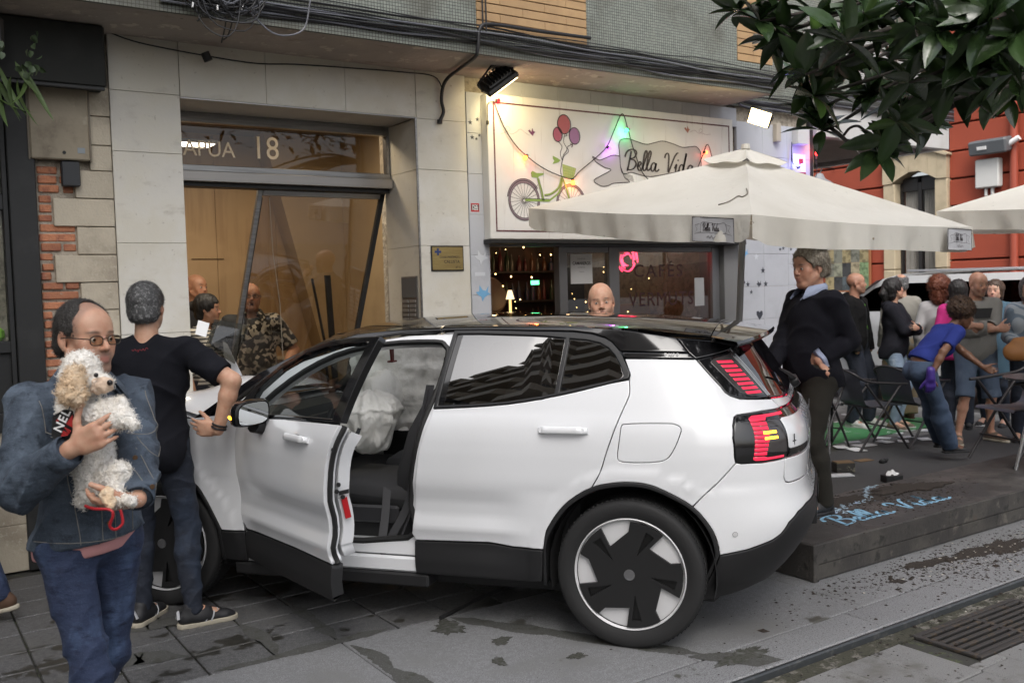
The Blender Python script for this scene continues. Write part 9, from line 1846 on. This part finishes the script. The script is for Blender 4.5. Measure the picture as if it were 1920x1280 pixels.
# ================================================================== plants: hanging fern and the magnolia
def leaf_mesh(name,m,L=.16,W=.034,fold=.25,curl=.2,n=7):
 G=[]
 for i in range(n):
  t=i/(n-1);w=W*(math.sin(math.pi*t**.8)**.8 if 0<t<1 else.02);z=-curl*L*t*t;G.append([(-w,L*t,z+w*fold),(-w*.5,L*t,z+w*fold*.42),(0,L*t,z),(w*.5,L*t,z+w*fold*.42),(w,L*t,z+w*fold)])
 b=MB();b.grid(G);return mesh(name,b.V,b.F,m,180)
M_leaf=mat('magnolia leaf',(.034,.066,.022),.26,rnd=.5,layers=[(9,(.048,.085,.026),.45,.7,3)],bump=[(60,.001)],spec=.6);M_leaf2=mat('young magnolia leaf',(.055,.105,.022),.30,rnd=.2,layers=[(9,(.07,.12,.03),.45,.7,3)]);M_leaf3=mat('dead magnolia leaf',(.055,.028,.018),.6,rnd=.2)
M_bark=mat('grey bark',(.075,.065,.055),.9,coords='world',layers=[(14,(.035,.03,.026),.45,.65,6)],bump=[(30,.006)])
lms=[leaf_mesh('leaf',M_leaf,.17,.034,.3,.10),leaf_mesh('leaf',M_leaf,.15,.032,.35,.35),leaf_mesh('leaf',M_leaf,.19,.037,.25,.22),leaf_mesh('leaf',M_leaf,.16,.030,.5,-.05)];lm2=leaf_mesh('leaf',M_leaf2,.15,.032,.3,.12);lm3=leaf_mesh('leaf',M_leaf3,.14,.028,.6,.3)
mg=empty('magnolia_tree',(6.4,1.1,0),label='magnolia tree whose dark glossy leaves hang into the top right corner',cat='tree')
mo=np.array([6.4,1.1,0]);b=MB();b.tube(cat_rom([(0,0,0),(.02,.03,1.2),(-.05,.08,2.4),(-.15,.2,3.4),(-.2,.3,4.6)],5),[.15]*6+[.13]*5+[.12]*5+[.10]*5,12);b.build('trunk',M_bark,mg,60)
rt=random.Random(77)
clus=[(1385,22,4.0),(1425,40,3.9),(1440,75,4.1),(1475,60,3.9),(1490,120,4.1),(1505,165,4.2),(1518,215,4.3),(1530,30,3.8),(1545,95,4.0),(1575,60,3.7),(1585,80,3.5),(1605,130,4.1),(1620,25,3.6),(1655,55,3.7),(1665,110,4.2),(1645,285,4.0),(1660,262,3.9),(1700,15,3.6),(1715,50,3.5),(1705,155,3.6),(1690,195,4.1),(1735,110,3.8),(1745,235,4.3),(1765,60,3.4),(1775,150,3.7),(1795,20,3.5),(1812,48,3.4),(1805,105,3.6),(1790,200,3.9),(1832,140,3.6),(1840,215,4.0),(1860,35,3.3),(1868,95,3.5),(1875,165,3.8),(1890,225,4.2),(1905,60,3.4),(1910,130,3.6),(1925,195,3.9),(1460,5,4.2),(1560,-15,3.9),(1650,-20,3.8),(1755,-15,3.6),(1840,-20,3.5),(1915,-10,3.4),(1720,230,4.4),(1510,140,3.8),(1525,180,3.9),(1540,245,4.2),(1575,120,3.9),(1680,230,3.8),(1690,270,4.0),(1640,175,4.0)]
nl=0;stuffb=MB();leafobjs=[]
tips=[]
for ci,(x,y,d)in enumerate(clus):
 c=px(x,y-(42 if y>180 and x>1740 else 0),d)-mo;tips.append(c);n=rt.randint(9,13);ax=np.array([rt.gauss(0,.5),rt.gauss(0,.5),rt.uniform(.1,1.0)]);ax/=np.linalg.norm(ax)
 dead=ci==6
 for k in range(n):
  a=2.4*k+rt.uniform(-.3,.3);tilt=rt.uniform(.5,1.95)if k>2 else rt.uniform(.2,.7);e1=np.cross(ax,[0.3,.2,1.]);e1/=np.linalg.norm(e1);e2=np.cross(ax,e1);rd_=e1*math.cos(a)+e2*math.sin(a);d_=ax*math.cos(tilt)+rd_*math.sin(tilt)+np.array([0,0,-.30*rt.random()]);d_/=np.linalg.norm(d_);nn=ax*math.sin(tilt)-rd_*math.cos(tilt);nn=nn-d_*(nn@d_);nn/=np.linalg.norm(nn);sx=np.cross(d_,nn)
  M=Matrix(((sx[0],d_[0],nn[0],c[0]),(sx[1],d_[1],nn[1],c[1]),(sx[2],d_[2],nn[2],c[2]),(0,0,0,1)));me_=lm3 if dead and k<4 else(lm2 if rt.random()<.10 else rt.choice(lms));M=M@Matrix.Scale(rt.uniform(.72,1.22),4)
  leafobjs.append((me_,M))
vis=leafobjs[:296]if False else leafobjs
rt.shuffle(vis)
for i,(me_,M)in enumerate(vis):
 if i<296:o=link(me_,'leaf',mg);o.matrix_local=M
 else:
  V=[tuple(M@v.co)for v in me_.vertices];stuffb.add(V,[tuple(p.vertices)for p in me_.polygons],0 if me_ in lms else 1)
for k in range(900):
 c=np.array([rt.gauss(-.4,1.0),rt.gauss(.2,.9),0]);c[2]=rt.uniform(3.9,6.0)
 d_=np.array([rt.gauss(0,1),rt.gauss(0,1),rt.gauss(-.1,.6)]);d_/=np.linalg.norm(d_);nn=np.array([0,0,1.])-d_*d_[2];nn/=np.linalg.norm(nn)+1e-6;sx=np.cross(d_,nn);M=Matrix(((sx[0],d_[0],nn[0],c[0]),(sx[1],d_[1],nn[1],c[1]),(sx[2],d_[2],nn[2],c[2]),(0,0,0,1)));me_=rt.choice(lms);stuffb.add([tuple(M@v.co)for v in me_.vertices],[tuple(p.vertices)for p in me_.polygons],0)
so=stuffb.build('foliage',[M_leaf,M_leaf2],mg,180);so['kind']='stuff'
bb_={}
for ci,c in enumerate(tips):
 anchor=np.array([(-.15,.2,3.4),(-.12,.16,3.1),(-.16,.24,3.7)][ci%3]);mid=anchor*.45+c*.55+np.array([rt.uniform(-.12,.12),rt.uniform(-.12,.12),.16+.1*rt.random()]);b=MB();P=cat_rom([anchor,anchor*.75+c*.25+np.array([0,0,.22]),mid,c*.88+mid*.12+np.array([rt.uniform(-.03,.03),rt.uniform(-.03,.03),.0]),c],4);b.tube(P,list(np.linspace(.022,.0045,len(P))),6);b.build('branch',M_bark,mg,60)
b=MB();P=[px(*q)-mo for q in((1535,226,4.25),(1558,240,4.2),(1578,256,4.1),(1590,265,4.05),(1625,270,4.0),(1645,272,4.0))];b.tube(cat_rom(P,4),.009,6);b.build('branch',M_bark,mg,60);b=MB();P=[px(*q)-mo for q in((1582,254,4.1),(1594,240,4.08),(1610,237,4.05),(1626,250,4.0))];b.tube(cat_rom(P,5),.006,6);b.build('branch',M_bark,mg,60)
c=px(1668,240,3.92)-mo;b=MB()
for k in range(40):p=c+np.array([rt.gauss(0,.028),rt.gauss(0,.028),rt.gauss(0,.022)]);b.lathe([(0,-.006),(.0055,0),(0,.006)],6,M=Matrix.Translation(p.tolist()))
o=b.build('seed_head',mat('red seeds',(.28,.012,.010),.4),mg,80)
fe=empty('hanging_fern',(.62,6.35,3.1),label='green fern and ivy hanging below the black awning at the left edge',cat='plant');M_fern=mat('fern green',(.05,.085,.02),.6,rnd=.3);M_ivy=mat('variegated ivy',(.06,.09,.045),.5,layers=[(30,(.26,.29,.20),.55,.65,3)])
fl_m=leaf_mesh('frond',M_fern,.30,.016,.2,.55,9);iv_m=leaf_mesh('ivy_leaf',M_ivy,.045,.022,.3,.2,5)
for k in range(34):o=link(fl_m,'frond',fe,(rt.uniform(-.25,.22),rt.uniform(-.05,.08),rt.uniform(-.12,.08)));o.rotation_euler=(rt.uniform(-2.2,-1.0),rt.uniform(-.5,.5),rt.uniform(-.9,.9));o.scale=(1,rt.uniform(.6,1.2),1)
for k in range(40):o=link(iv_m,'ivy_leaf',fe,(rt.uniform(-.25,.32),rt.uniform(-.12,.0),rt.uniform(-.02,.22)-.25*rt.random()*0));o.rotation_euler=(rt.uniform(-2.4,-.6),rt.uniform(-.6,.6),rt.uniform(-3,3))
b=MB();b.box(-.6,.1,.0,.2,.1,.30,.02);b.build('planter',M_dark,fe,30)
